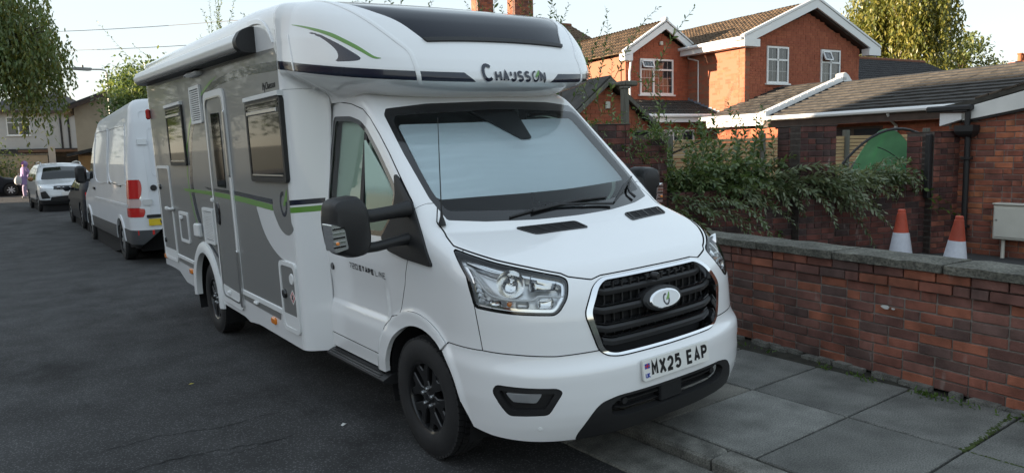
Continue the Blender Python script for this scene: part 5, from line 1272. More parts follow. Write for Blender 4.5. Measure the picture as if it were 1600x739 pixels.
def make_car(name, label, cat, loc, rz, P, paint, trim, rimmat, wheels, wr, sidewins, fwin, rwin, extras=None, trim_z=None):
    t = thing(name, label, cat, loc, rz); S, f = car_skin(P)
    bottom = P.get('zb', .24); _, S = split_skin(S, S.V[:, 2]-bottom)
    for wy in wheels:
        ar = [(wy+(wr+.06)*math.sin(a), wr+(wr+.06)*math.cos(a)) for a in np.linspace(-1.7, 1.7, 20)]+[(wy+wr+.05, 0), (wy-wr-.05, 0)]
        _, S = carve(S, ar, PYZ, 0, lambda S: (S.Nn[:, 0] < -.4) | (S.V[:, 2] < .3))
    wins = []
    for p in sidewins: g, S = carve(S, round_poly(p, .04), PYZ, .002, lambda S: S.Nn[:, 0] < -.25); wins.append(g)
    fw = bw = None
    if fwin: fw, S = carve(S, round_poly(fwin, .05), PXZ, .002, CARF)
    if rwin: bw, S = carve(S, round_poly(rwin, .05), PXZ, .002, CARB)
    pieces = {}
    for nm, pr, poly, cond, mt, off in (extras or []):
        g, S = carve(S, round_poly(poly, .02), pr, .0015, cond); pieces.setdefault(nm, []).append((g, mt, off))
    if trim_z:
        g, S = split_skin(S, S.V[:, 2]-trim_z(S.V)); put('lower_cladding', skin_mesh('lower_cladding', full_skin(g), trim, .02, .006), t)
    put('body', skin_mesh('body', full_skin(S), paint, .02), t)
    put('cabin_void', skin_mesh('cabin_void', full_skin(car_skin({**P, 'ns': 30})[0]), m_dark, 0, -.05), t)
    for g in wins:
        if len(g.F):
            for s_ in (g, mirror_skin(g)): put('side_window', skin_mesh('side_window', s_, m_acryl_solid, 0, -.004), t)
    if fw is not None and len(fw.F): put('windscreen', skin_mesh('windscreen', full_skin(fw), m_acryl_solid, 0, -.004), t)
    if bw is not None and len(bw.F): put('rear_window', skin_mesh('rear_window', full_skin(bw), m_acryl_solid, 0, -.004), t)
    for nm, L in pieces.items():
        for g, mt, off in L:
            if not len(g.F): continue
            if np.abs(g.V[:, 0]).min() < .02: put(nm, skin_mesh(nm, full_skin(g), mt, .02, off), t)
            else:
                for s_ in (g, mirror_skin(g)): put(nm, skin_mesh(nm, s_, mt, .02, off), t)
    hw = P['xs'][1][2]-.11
    for wy in wheels:
        for sgn in (-1, 1): simple_wheel(t, sgn*hw, wy, wr, sgn, rimmat)
    b = MB(); b.box(-hw+.1, hw-.1, P['yf']+.5, P['yb']-.5, .2, .5); b.build('underbody', m_dark, t)
    return t, f
def plate(par, fn, txt_, yellow=False, w=.52, h=.111):
    b = MB(); b.prism([(-w/2, -h/2), (w/2, -h/2), (w/2, h/2), (-w/2, h/2)], fn, -.008, .004, 0, .001); p = b.build('number_plate', mat('plate_yellow', (.72, .52, .03), .4) if yellow else m_plate, par)
    plate_text(txt_, lambda u, v, hh: fn(u, v, hh+.0055), .050, .079, .015, .011, 0, 0, m_print, p); return p
# ---- high-roof panel van behind the motorhome, tail towards the camera (local -y is its nose, so turn it round)
VP_ = dict(yf=0, yb=6.55, xs=([.2, .45, .9, 1.25, 1.7, 2.4, 2.85], [.955, .985, .990, .975, .955, .885, .82]), roof=([-.1, 0, .25, .9, 1.15, 1.9, 2.5, 6.3, 6.8], [.7, .95, 1.08, 1.30, 1.42, 2.25, 2.66, 2.80, 2.78]),
           nose=([.2, .5, .8, 1.1, 1.5, 3], [.08, 0, .04, .12, .4, 1.2]), tail=([.2, .5, .9, 1.4, 2.4, 2.85], [.02, 0, .01, .03, .12, .22]), n=4.2, rf=.7, rb=.45, r=.14, ns=110, crown=.03, zb=.36, pz=1.5)
VX, VY = .06, 9.72
def vy(y): return 6.55-(y-VY)            # world y -> local y for the turned van
B_ = lambda S: S.Nn[:, 1] > .35
SID = lambda S: S.Nn[:, 0] < -.45
def panelvan():
    m_vw = mat('van_white', (.72, .74, .77), .35, coat=.5, var=.06, vscale=2); m_vg = mat('bumper_grey', (.055, .058, .062), .6, bump=.1, bscale=300)
    TL = lambda S: (S.Nn[:, 0] < -.02) & (np.abs(S.V[:, 0]) > .80)
    ex = [('tail_light', PYZ, [(6.17, z0), (6.60, z0), (6.60, z1), (6.17, z1)], TL, m_, .006) for z0, z1, m_ in ((.82, .97, m_red), (.975, 1.12, mat('lamp_pale', (.55, .42, .40), .2, coat=.5)), (1.125, 1.44, m_red))]
    t, f = make_car('panel_van', 'white high roof panel van with barn doors parked directly behind the motorhome', 'van', (VX, VY+6.55, 0), math.pi, VP_, m_vw, m_vg, mat('steel_rim', (.25, .26, .27), .4, metal=.8), [1.0, 5.32], .345,
                    [[(1.12, 1.36), (1.55, 1.38), (2.0, 1.42), (2.0, 1.92), (1.62, 1.98), (1.3, 1.62)]], [(.2, 1.40), (-.80, 1.45), (-.70, 2.05), (.2, 2.12)], None, ex,
                    lambda V: np.where(V[:, 1] > 5.7, .60, .60))
    def bk(u, v, h):
        P0 = np.stack([np.asarray(u, float)+0*v, np.full(np.shape(u+v), 7.2), v+0*u], -1).reshape(-1, 3); y = on_field(f, P0, (0, -1, 0), 1.5)[:, 1]
        return (P0[:, 0], y+h, P0[:, 2])
    def bkpoly(poly, h0, h1, nm, m, par, bev=.0):
        b = MB(); b.prism(poly, bk, h0, h1, 0, bev); return b.build(nm, m, par, bev > 0)
    # rear doors: two leaves, a pressed panel in each, hinges, handle (local +x is image left)
    for s in (1, -1):
        pan = round_poly([(s*.012, .86), (s*.70, .86), (s*.70, 1.50), (s*.74, 2.58), (s*.012, 2.63)], .05)
        ring_ = np.array(pan); c = ring_.mean(0); I = c+(ring_-c)*np.array([.965, .988]); n = len(ring_); b = MB()
        V = [tuple(np.array(q)) for L, h in ((ring_, .0), (ring_, .010), (I, .010), (I, .0)) for q in np.stack(bk(L[:, 0], L[:, 1], h), 1)]
        b.add(V, [(r*n+i, r*n+(i+1) % n, (r+1)*n+(i+1) % n, (r+1)*n+i) for r in range(3) for i in range(n)]); d = b.build('rear_door', m_vw, t, False)
        q = round_poly([(s*.09, 1.50), (s*.62, 1.50), (s*.64, 2.30), (s*.12, 2.34)], .06); A = np.array(q); c = A.mean(0); I = c+(A-c)*.955; n = len(A); b = MB()
        V = [tuple(w) for L, h in ((A, -.002), (A, .008), (I, .008), (I, -.004)) for w in np.stack(bk(L[:, 0], L[:, 1], h), 1)]
        b.add(V, [(r*n+i, r*n+(i+1) % n, (r+1)*n+(i+1) % n, (r+1)*n+i) for r in range(3) for i in range(n)]); b.build('door_pressing', m_vw, d)
        for z in (2.02, 1.02): bkpoly(round_poly([(s*.66, z), (s*.80, z), (s*.80, z+.09), (s*.66, z+.09)], .01), 0, .03, 'hinge', mat('hinge_silver', (.5, .52, .54), .35, metal=.6), d)
    bkpoly([(-.006, .86), (.006, .86), (.006, 2.62), (-.006, 2.62)], 0, .004, 'door_gap', m_dark, t)
    bkpoly(round_poly([(.76, .80), (-.42, .80), (-.42, .855), (.76, .855)], .02), 0, .03, 'plate_garnish', m_blackp, t)
    bkpoly([(.62+.05*math.cos(a), 1.30+.05*math.sin(a)) for a in np.linspace(0, 6.28, 20)[:-1]], 0, .02, 'door_lock', m_blackp, t, .004)
    for z0 in (1.155, 1.13): bkpoly([(.84, z0), (.42, z0), (.42, z0+.014), (.84, z0+.014)], 0, .006, 'model_badge', m_chrome, t)
    P0 = bk(np.array([.49]), np.array([.73]), 0)
    plate(t, lambda u, v, h: (.49-u, float(P0[1][0])+.012+h, .73+v), 'YJ0', True, .50)
    bkpoly([(.66, .52), (.90, .52), (.90, .60), (.66, .60)], 0, .012, 'rear_reflector', m_red, t)
    for s in (1, -1):
        # tail lamp lenses
        pass
    return t, f
pv, pvf = panelvan()
def pv_side(poly, h0, h1, nm, m, par, bev=0.):
    def fn(u, v, h):
        u = np.asarray(u, float); v = np.asarray(v, float); P0 = np.stack([np.full(u.shape, 1.6), u, v], -1).reshape(-1, 3); x = on_field(pvf, P0, (-1, 0, 0), 1.5)[:, 0]
        return (x+h, P0[:, 1], P0[:, 2])
    b = MB(); b.prism(poly, fn, h0, h1, 0, bev); return b.build(nm, m, par)
def pv_ring(poly, wd, h, nm, m, par):
    A = np.array(poly); c = A.mean(0); I = c+(A-c)*(1-wd); n = len(A); b = MB(); V = []
    for L, hh in ((A, -.002), (A, h), (I, h), (I, -.003)):
        P0 = np.stack([np.full(len(L), 1.6), L[:, 0], L[:, 1]], -1); x = on_field(pvf, P0, (-1, 0, 0), 1.5)[:, 0]; V += [(a+hh, p[0], p[1]) for a, p in zip(x, L)]
    b.add(V, [(r*n+i, r*n+(i+1) % n, (r+1)*n+(i+1) % n, (r+1)*n+i) for r in range(3) for i in range(n)]); return b.build(nm, m, par)
m_vw = MATS['van_white']; m_vg = MATS['bumper_grey']
sp_ = np.array
pv_ring(catmull([(2.35, 1.40), (3.9, 1.36), (4.05, 1.45), (4.0, 2.30), (3.8, 2.36), (2.5, 2.36), (2.3, 2.25)], 5), .03, .010, 'side_pressing', m_vw, pv)
pv_ring(catmull([(4.3, 1.40), (6.0, 1.36), (6.1, 1.45), (6.0, 2.30), (5.8, 2.36), (4.4, 2.36), (4.22, 2.25)], 5), .03, .010, 'side_pressing', m_vw, pv)
pv_side([(2.2, .98), (6.25, .98), (6.25, 1.03), (2.2, 1.03)], 0, .012, 'rub_strip', m_vw, pv, .004)
pv_side(round_poly([(4.22, 1.34), (5.6, 1.31), (5.6, 1.345), (4.22, 1.375)], .01), 0, .008, 'door_runner', m_blackp, pv)
pv_side(round_poly([(2.05, 1.18), (2.26, 1.18), (2.26, 1.23), (2.05, 1.23)], .015), 0, .03, 'door_handle', m_blackp, pv, .006)
for wy in (1.0, 5.32):
    b = MB(); V = []
    for a in np.linspace(-1.5, 1.5, 18):
        for rr, h in ((.405, -.01), (.41, .022), (.47, .015), (.475, -.01)):
            u, v = wy+rr*math.sin(a), .345+rr*math.cos(a); x = on_field(pvf, [(1.6, u, v)], (-1, 0, 0), 1.5)[0][0]; V.append((x+h, u, v))
    b.add(V, [(i*4+k, i*4+k+1, (i+1)*4+k+1, (i+1)*4+k) for i in range(17) for k in range(3)]); b.build('wheel_arch', m_vw, pv, True)
b = MB(); b.box(1.02, 1.24, 1.30, 1.42, 1.30, 1.68, 0, .05); b.tube([(.90, 1.38, 1.36), (1.06, 1.36, 1.38)], .03, 8); b.build('door_mirror', m_blackp, pv, True)
# ---- silver-white crossover facing the camera further down
CX = dict(yf=0, yb=4.3, xs=([.2, .45, .75, 1.0, 1.25, 1.6, 1.7], [.84, .885, .89, .875, .80, .64, .58]), roof=([-.1, 0, .15, .5, .95, 1.35, 1.9, 2.4, 3.4, 3.9, 4.3], [.60, .80, .93, 1.0, 1.08, 1.34, 1.56, 1.62, 1.60, 1.48, 1.1]),
          nose=([.2, .35, .55, .75, .95, 1.3], [.10, .02, 0, .03, .10, .4]), tail=([.2, .5, .8, 1.1, 1.5], [.06, 0, .03, .12, .3]), n=3.4, rf=.75, rb=.6, r=.09, crown=.05, zb=.26)
FR = lambda S: S.Nn[:, 1] < -.3
m_sil = mat('pearl_white_paint', (.62, .64, .66), .3, metal=.15, coat=.7); m_dkc = mat('dark_blue_grey_paint', (.018, .021, .028), .5, spec=.25)
ex = [('headlight', PXZ, [(-.46, .76), (-.82, .80), (-.86, .90), (-.50, .86)], lambda S: (S.Nn[:, 1] < -.1) & (S.V[:, 1] < .6), mat('headlamp_face', (.75, .78, .8), .15, metal=.4, coat=.5), .004),
      ('grille', PXZ, [(.1, .72), (-.50, .74), (-.46, .86), (.1, .86)], FR, m_blackg, -.01), ('lower_grille', PXZ, [(.1, .38), (-.60, .36), (-.56, .50), (.1, .54)], FR, m_blackp, -.02),
      ('fog_surround', PXZ, [(-.58, .46), (-.82, .44), (-.84, .66), (-.70, .70)], lambda S: (S.Nn[:, 1] < -.05) & (S.V[:, 1] < .6), m_blackp, -.01)]
suv, suvf = make_car('crossover_car', 'white crossover car facing the camera with raised roof rails', 'car', (-.42, 24.6, .155), math.radians(2), CX, m_sil, m_blackp, mat('alloy_grey', (.3, .31, .32), .3, metal=.8), [.82, 3.42], .33,
                   [[(1.12, 1.06), (2.15, 1.05), (2.15, 1.44), (1.75, 1.44), (1.45, 1.30)], [(2.22, 1.05), (3.1, 1.06), (3.1, 1.42), (2.22, 1.44)], [(3.17, 1.07), (3.75, 1.12), (3.55, 1.38), (3.17, 1.41)]],
                   [(.2, 1.05), (-.72, 1.06), (-.55, 1.46), (.2, 1.50)], [(.2, 1.1), (-.6, 1.1), (-.5, 1.4), (.2, 1.42)], ex, lambda V: .40+0*V[:, 0])
for s in (1, -1):
    b = MB(); b.tube([(s*.60, 1.75, 1.52), (s*.59, 1.9, 1.63), (s*.58, 2.6, 1.66), (s*.57, 3.4, 1.63), (s*.57, 3.6, 1.54)], .022, 8); b.build('roof_rail', m_satin, suv, True)
    b = MB(); b.box(min(s*.90, s*1.06), max(s*.90, s*1.06), 1.20, 1.33, 1.02, 1.17, 0, .04); b.build('door_mirror', mat('bronze_mirror', (.28, .14, .06), .35, metal=.3, coat=.4) if s < 0 else m_sil, suv, True)
for k in range(5): b = MB(); u = -.34+k*.17; b.box(u-.055, u+.055, -.03, .05, .785, .825, 0, .01); b.build('grille_badge', m_chrome, suv)
plate(suv, lambda u, v, h: (u, .0-h+.0, .60+v), 'MX')
# ---- dark hatchback tucked between the van and the crossover, nose away from us
HX = dict(yf=0, yb=4.2, xs=([.2, .45, .75, 1.0, 1.25, 1.5], [.84, .88, .885, .865, .78, .60]), roof=([-.1, 0, .15, .5, 1.0, 1.4, 1.95, 2.5, 3.4, 3.8, 4.2], [.55, .70, .80, .88, .96, 1.20, 1.40, 1.44, 1.40, 1.28, .95]),
          nose=([.2, .4, .6, .8, 1.2], [.08, 0, .02, .12, .4]), tail=([.2, .5, .8, 1.1, 1.4], [.06, 0, .03, .1, .25]), n=3.2, rf=.8, rb=.6, r=.09, crown=.05, zb=.22)
win4 = [[(1.2, .95), (2.2, .94), (2.2, 1.27), (1.85, 1.27), (1.55, 1.14)], [(2.27, .94), (3.25, .96), (3.05, 1.25), (2.27, 1.27)]]
lt = [('tail_light', PYZ, [(3.85, .72), (4.3, .72), (4.3, .92), (3.9, .94)], lambda S: (S.Nn[:, 1] > .55) & (np.abs(S.V[:, 0]) > .45), m_red, .003)]
hat, hf = make_car('hatchback_car', 'dark hatchback car squeezed between the white van and the crossover', 'car', (.0, 20.9, .09), math.pi, HX, m_dkc, m_blackp, MATS['alloy_grey'], [.8, 3.35], .31, win4, [(.2, .95), (-.70, .96), (-.52, 1.28), (.2, 1.32)], [(.2, .98), (-.55, 1.0), (-.45, 1.26), (.2, 1.28)], lt)
for s in (1, -1): b = MB(); b.box(min(s*.88, s*1.04), max(s*.88, s*1.04), 1.28, 1.40, .90, 1.04, 0, .04); b.build('door_mirror', m_dkc, hat, True)
# ---- dark saloon crossing at the junction, side on
sal, _f2 = make_car('estate_car', 'dark parked car seen side on at the far left junction', 'car', (1.05, 42.0, .16), math.pi/2, {**HX, 'yb': 4.5, 'yf': 0}, m_dkc, m_blackp, mat('silver_trim_wheel', (.5, .52, .54), .35, metal=.6), [.8, 3.5], .31, win4, [(.2, .95), (-.70, .96), (-.52, 1.28), (.2, 1.32)], None)
sal.location = (-.72, 42.3, .16)
# ---------------------------------------------------------------- houses
m_upvc = mat('upvc_white', (.76, .77, .77), .35); m_pane = mat('house_pane', (.03, .035, .04), .04, spec=.7, coat=.6, var=.0); m_leadln = mat('lead_came', (.45, .46, .46), .4, metal=.3)
m_curt = mat('net_curtain', (.45, .44, .40), .9, var=.3, vscale=12, stretch=(6, 1, 1)); m_tile = mat('roof_tile_grey', (.065, .060, .054), .92, var=.5, vscale=4, bump=.5, bscale=50); m_tile2 = mat('roof_tile_brown', (.155, .105, .065), .92, var=.5, vscale=4, bump=.5, bscale=50); m_tile3 = mat('roof_tile_dark', (.05, .05, .052), .9, var=.4, vscale=5, bump=.4, bscale=50)
m_lead = mat('lead_flashing', (.20, .24, .30), .6, var=.3, vscale=9); m_brown = mat('brown_timber', (.075, .05, .04), .7, var=.3, vscale=6)
def upvc(par, s0, s1, z0, z1, yf, sg, cols=(.5,), top=.32, openers=(), lattice=(3, 4), curtain=False, name='window'):
    """white framed window in the parent's xz plane"""
    f = MB(); d0, d1 = yf-sg*.02, yf+sg*.035; lo, hi = min(d0, d1), max(d0, d1); w = .055
    f.box(s0, s1, lo, hi, z1-w, z1); f.box(s0, s1, lo, hi, z0, z0+w); f.box(s0, s0+w, lo, hi, z0+w, z1-w); f.box(s1-w, s1, lo, hi, z0+w, z1-w)
    zt = z1-(z1-z0)*top if top else None; xs = [s0]+[s0+(s1-s0)*c for c in cols]+[s1]
    for x in xs[1:-1]: f.box(x-w*.6, x+w*.6, lo, hi-.004 if sg > 0 else hi, z0+w, z1-w)
    if zt: f.box(s0+w, s1-w, lo, hi-.006, zt-w*.5, zt+w*.5)
    W_ = f.build(name, m_upvc, par)
    b = MB(); b.box(s0-.06, s1+.06, lo, hi+.0 if sg > 0 else hi, z0-.05, z0) if sg > 0 else b.box(s0-.06, s1+.06, lo-.04, hi, z0-.05, z0); b.build('sill', m_upvc, W_)
    zs = [(z0+w, zt-w*.5), (zt+w*.5, z1-w)] if zt else [(z0+w, z1-w)]
    for i, (a, c) in enumerate(zip(xs[:-1], xs[1:])):
        for j, (p, q) in enumerate(zs):
            a2, c2 = a+w*(.6 if i else 1), c-w*(.6 if i < len(xs)-2 else 1); op = (i, j) in openers
            def fn(u, v, h, q=q, op=op):
                if op: k = (q-v)*.42; return (u, yf+sg*(h+.02+k), q-(q-v)*.9)
                return (u, yf+sg*h, v)
            pb = MB(); pb.prism([(a2, p), (c2, p), (c2, q), (a2, q)], fn, -.0, .006); pn = pb.build('pane', m_pane, W_)
            if curtain and not op: cb = MB(); cb.box(a2, c2, yf-sg*.06, yf-sg*.05, p, q); cb.build('curtain', m_curt, W_)
            lb = MB(); nx = lattice[0]; nz = max(1, round(lattice[1]*(q-p)/(z1-z0)))
            for k in range(1, nx): x = a2+(c2-a2)*k/nx; lb.prism([(x-.006, p), (x+.006, p), (x+.006, q), (x-.006, q)], fn, .006, .010)
            for k in range(1, nz+0): z = p+(q-p)*k/max(nz, 1); lb.prism([(a2, z-.006), (c2, z-.006), (c2, z+.006), (a2, z+.006)], fn, .006, .011)
            if lb.V: lb.build('glazing_lattice', m_leadln, W_)
            if op:
                fb = MB()
                for (A, B2, C2, D2) in ((a2, c2, p, p+.04), (a2, c2, q-.04, q), (a2, a2+.04, p, q), (c2-.04, c2, p, q)): fb.prism([(A, C2), (B2, C2), (B2, D2), (A, D2)], fn, -.01, .03)
                fb.build('opener_frame', m_upvc, W_)
    return W_
_tm = {}
def tiles(par, fn, s0, s1, t0, t1, gauge, width, m, singles=0, roll=True, name='roof_tile', dz=.028, seed=2):
    """courses of roof tiles on a slope; fn(s,t,h)->xyz, t runs up the slope"""
    rn = random.Random(seed); L = []; n = int(round((t1-t0)/gauge)); c = int(round((s1-s0)/width))
    for r in range(n):
        for k in range(c): L.append((s0+(k+.5)*(s1-s0)/c, t0+r*(t1-t0)/n, rn.uniform(-.005, .006)))
    w, g = (s1-s0)/c, (t1-t0)/n
    o0, e1, e2 = (np.array(fn(*q)) for q in ((0, 0, 0), (1, 0, 0), (0, 1, 0))); ex, ey = e1-o0, e2-o0; ez = np.array(fn(0, 0, 1))-o0
    prof = [(-.5, .0), (-.36, .0), (-.30, .028), (-.14, .028), (-.08, .0), (.14, .0), (.2, .028), (.36, .028), (.42, 0), (.5, 0)] if roll else [(-.5, 0), (-.49, .004), (.49, .004), (.5, 0)]
    V = []
    for tt, hh in ((0, dz), (g*1.08, 0)): V += [(u*w*.985, tt, hh+v) for u, v in prof]
    V += [(u*w*.985, 0, 0) for u, v in prof]; m_ = len(prof)
    F = [(i, i+1, m_+i+1, m_+i) for i in range(m_-1)]+[(2*m_+i, 2*m_+i+1, i+1, i) for i in range(m_-1)]
    mt = Matrix(((ex[0], ey[0], ez[0], 0), (ex[1], ey[1], ez[1], 0), (ex[2], ey[2], ez[2], 0), (0, 0, 0, 1)))
    me = newmesh(name, V, F, m)
    for (s, t, j) in L[:singles]:
        o = bpy.data.objects.new(name, me); COL.objects.link(o); o.parent = par; p = fn(s, t, j); mm_ = mt.copy(); mm_.translation = Vector(p); o.matrix_local = mm_
    rest = L[singles:]
    if rest:
        A = np.array(V); R3 = np.stack([ex, ey, ez], 1); VV = []
        for (s, t, j) in rest: VV.append(A@R3.T+np.array(fn(s, t, j)))
        nv = len(V); FF = [tuple(i*nv+k for k in f) for i in range(len(rest)) for f in F]
        o = put('roof_tiles', newmesh('roof_tiles', np.concatenate(VV), FF, m), par); o['kind'] = 'stuff'
def gable_barge(par, s0, s1, sa, ze0, ze1, za, y0, y1, w=.20, m=None):
    """pair of white verge boards meeting at the apex (sa, za)"""
    b = MB()
    for (a, z) in ((s0, ze0), (s1, ze1)):
        b.prism([(a, z), (sa, za), (sa, za-w*1.05), (a, z-w)], lambda u, v, h: (u, h, v), y0, y1)
    o = b.build('verge_board', m or m_upvc, par)
    return o
# ---- main red brick house. frame: x along azimuth 97 (to the right), -y towards the camera, y runs along azimuth 7
HP = (16.016, 10.081, .2)
hs = thing('brick_house', 'red brick house with white gabled eaves, leaded windows and low tiled side roofs', 'house', HP, AZ(97))
g_ = [(0, 0), (5.42, 0), (5.42, 4.62), (2.86, 5.66), (0, 4.62)]
hol = [(.93, 1.90, 3.41, 4.53), (3.44, 4.40, 3.41, 4.53)]
brickwork(hs, 0, 5.42, 0, 5.7, 0, -1, BR_HOUSE, 0, hol, poly=[(0, 0), (5.42, 0), (5.42, 4.62), (2.86, 5.62), (0, 4.62)], headers=.1, seed=41, mortar=m_mort_h)
upvc(hs, .93, 1.90, 3.41, 4.53, 0, -1, (.5,), .36, (), (2, 4), True); upvc(hs, 3.44, 4.40, 3.41, 4.53, 0, -1, (.5,), .36, ((0, 1),), (2, 4))
hy = thing('side', None, None); bpy.data.objects.remove(hy)
# left flank runs back along +y at x=0: a frame of its own
fl = put('flank_wall', None, hs); fl.rotation_euler = (0, 0, math.pi/2)
brickwork(fl, 0, 9.0, 0, 4.62, 0, 1, BR_HOUSE, 0, [(-1, .75, 1.44, 2.0)] if False else (), headers=.1, seed=42, mortar=m_mort_h)
b = MB(); b.prism([(0, 0), (5.42, 0), (5.42, 4.62), (2.86, 5.62), (0, 4.62)], lambda u, v, h: (u, h, v), .25, 9.0); b.build('house_core', m_mort_h, hs)
def hroof_l(s, t, h): return (-.32+t*.9268-h*.3756, -.22+s, 4.68+t*.3756+h*.9268-.0)
def hroof_r(s, t, h): return (6.02-t*.9268+h*.3756, 9.1-s, 4.62+t*.3756+h*.9268)
tiles(hs, hroof_l, 0, 9.2, 0, 3.45, .29, .30, m_tile2, 0, seed=5); tiles(hs, hroof_r, 0, 9.2, 0, 3.40, .29, .30, m_tile2, 0, seed=6)
b = MB(); b.prism([(-.34, 4.60), (2.86, 5.90), (6.04, 4.54), (5.7, 4.54), (2.86, 5.72), (.0, 4.60)], lambda u, v, h: (u, h, v), -.18, 9.1); b.build('roof_deck', m_brown, hs)
gable_barge(hs, -.36, 6.10, 2.86, 4.70, 4.66, 6.01, -.30, -.24, .24)
b = MB(); b.prism([(-.40, 4.70), (2.86, 6.03), (6.14, 4.66), (6.14, 4.72), (2.86, 6.10), (-.40, 4.77)], lambda u, v, h: (u, h, v), -.32, -.20); b.build('verge_trim', m_upvc, hs)
b = MB(); b.box(-.36, .30, -.31, -.02, 4.44, 4.66); b.build('soffit_box', m_upvc, hs); b = MB(); b.box(5.50, 6.12, -.31, -.02, 4.40, 4.62); b.build('soffit_box', m_upvc, hs)
b = MB(); b.tube([(2.86, -.33, 6.08), (2.86, -.18, 6.08)], .08, 12); b.build('ridge_cap', m_upvc, hs)
b = MB(); b.box(-.36, -.28, -.2, 8.9, 4.46, 4.66); b.box(-.30, .0, -.2, 8.9, 4.46, 4.48); b.build('fascia', m_upvc, hs); b = MB(); b.tube([(-.42, -.25, 4.67), (-.42, 8.9, 4.67)], .055, 8); b.build('gutter', m_upvc, hs, True)
# rear wing with the bay gable, on the left
bw = put('rear_wing', None, hs)
BY = 2.42
brickwork(bw, -2.62, -.0, 0, 5.3, BY, -1, BR_HOUSE, 0, [(-2.06, -.68, 3.20, 4.34)], poly=[(-2.62, 0), (0, 0), (0, 4.62), (-1.20, 5.18), (-2.62, 4.42)], headers=.1, seed=43, mortar=m_mort_h)
b = MB(); b.prism([(-2.62, 0), (0, 0), (0, 4.62), (-1.2, 5.18), (-2.62, 4.42)], lambda u, v, h: (u, h, v), BY+.25, 9); b.build('house_core', m_mort_h, bw)
upvc(hs, -2.06, -.68, 3.22, 4.34, BY, -1, (.40,), .30, ((0, 1),), (4, 4))
gable_barge(hs, -2.85, .10, -1.20, 4.46, 4.70, 5.46, BY-.28, BY-.22, .20)
b = MB(); b.box(-2.88, -2.56, BY-.29, BY-.02, 4.22, 4.44); b.build('soffit_box', m_upvc, hs); b = MB(); b.box(-.16, .16, BY-.29, BY-.02, 4.46, 4.70); b.build('soffit_box', m_upvc, hs)
b = MB(); b.prism([(-2.9, 4.46), (-1.2, 5.50), (.12, 4.72), (.12, 4.76), (-1.2, 5.56), (-2.9, 4.53)], lambda u, v, h: (u, h, v), BY-.30, BY-.18); b.build('verge_trim', m_upvc, hs)
def bay_l(s, t, h): return (-2.92+t*.857-h*.515, BY-.2+s, 4.44+t*.515+h*.857)
def bay_r(s, t, h): return (.18-t*.857+h*.515, 9-s, 4.70+t*.515+h*.857)
tiles(hs, bay_l, 0, 7, 0, 2.0, .29, .30, m_tile2, 0, seed=7); tiles(hs, bay_r, 0, 6.7, 0, 1.6, .29, .30, m_tile2, 0, seed=8)
b = MB(); b.tube([(-1.2, BY-.3, 5.55), (-1.2, BY-.12, 5.55)], .075, 12); b.build('ridge_cap', m_upvc, hs)
b = MB(); b.box(-1.26, -1.14, BY-.07, BY-.01, 4.78, 4.90, 0, .01); b.build('alarm_box', mat('cream_plastic', (.6, .58, .52), .5), hs)
b = MB(); b.tube([(-.06, BY-.06, 4.55), (-.06, BY-.06, 4.40), (.02, BY-.45, 4.28), (.02, BY-.45, 2.62), (.02, BY-.45, 2.60), (-.75, BY-.62, 2.55)], .035, 8); b.tube([(-2.5, BY-.12, 4.25), (-2.5, BY-.05, 3.9), (-2.5, BY-.05, .5)], .035, 8); b.build('downpipe', m_upvc, hs, True)
# lean-to in front of the rear wing
def lean(s, t, h): return (-3.3+s, .98+t*.94-h*.33, 2.50+t*.34+h*.94)
tiles(hs, lean, 0, 3.3, 0, 1.53, .28, .20, m_tile, 66, name='roof_tile', seed=9)
b = MB(); b.box(-3.3, -.02, 1.15, BY, .0, .1); brickwork(bw, -3.3, 0, 0, 2.42, 1.28, -1, BR_HOUSE, 0, [(-2.6, -.85, 1.3, 2.05)], headers=.1, seed=44, mortar=m_mort_h)
upvc(hs, -2.6, -.85, 1.3, 2.06, 1.28, -1, (.42, .5), 0, (), (2, 2))
b = MB(); b.box(-3.35, .02, .97, 1.02, 2.28, 2.46); b.box(-3.35, .02, .98, 1.28, 2.28, 2.30); b.build('fascia', m_upvc, hs); b = MB(); b.tube([(-3.4, .92, 2.47), (.04, .92, 2.47)], .055, 8); b.build('gutter', m_upvc, hs, True)
b = MB(); n = 9
for k in range(n): y = 1.0+k*.17; z = 2.52+k*.062; b.box(-.02, -.002, y, y+.19, z, z+.12)
b.build('lead_flashing', m_lead, hs)
# ground floor window in the flank
W_ = upvc(fl, -.62, .92, 1.36, 1.98, 0, 1, (.30, .62), 0, (), (2, 2))
# low wing: long tiled roof stepping towards the camera
lw = thing('low_wing', 'long low grey tiled roof with white gutter running in front of the brick house', 'outbuilding', (14.20, 8.55, .2), AZ(7))
SL, CL = math.sin(math.atan(.3197)), math.cos(math.atan(.3197))
def lr(s, t, h): return (s, -t*CL+h*SL+.0, 2.235+t*SL+h*CL)
tiles(lw, lr, -9.0, -.42, -.06, 3.36, .285, .30, m_tile, 300, roll=False, dz=.035, seed=10)
def lr2(s, t, h): return (s, -t*CL+h*SL-.12, 2.33+t*SL+h*CL)
tiles(lw, lr2, -.40, 1.9, -.06, 3.2, .285, .30, m_tile, 0, roll=False, dz=.035, seed=11)
def lr3(s, t, h): return (s, -6.4+t*CL-h*SL, 2.235+t*SL+h*CL)
tiles(lw, lr3, -9.0, 1.5, 0, 3.3, .285, .30, m_tile, 0, roll=False, seed=12)
b = MB(); b.prism([(0, 2.2), (-3.2, 3.2), (-6.4, 2.2)], lambda u, v, h: (h, u, v), -9, 1.2); b.build('roof_deck', m_brown, lw)
b = MB(); b.tube([(-9.2, .06, 2.215), (-.40, .06, 2.215)], .058, 8); b.tube([(-.42, .0, 2.32), (1.95, .0, 2.32)], .058, 8); b.build('gutter', m_upvc, lw, True)
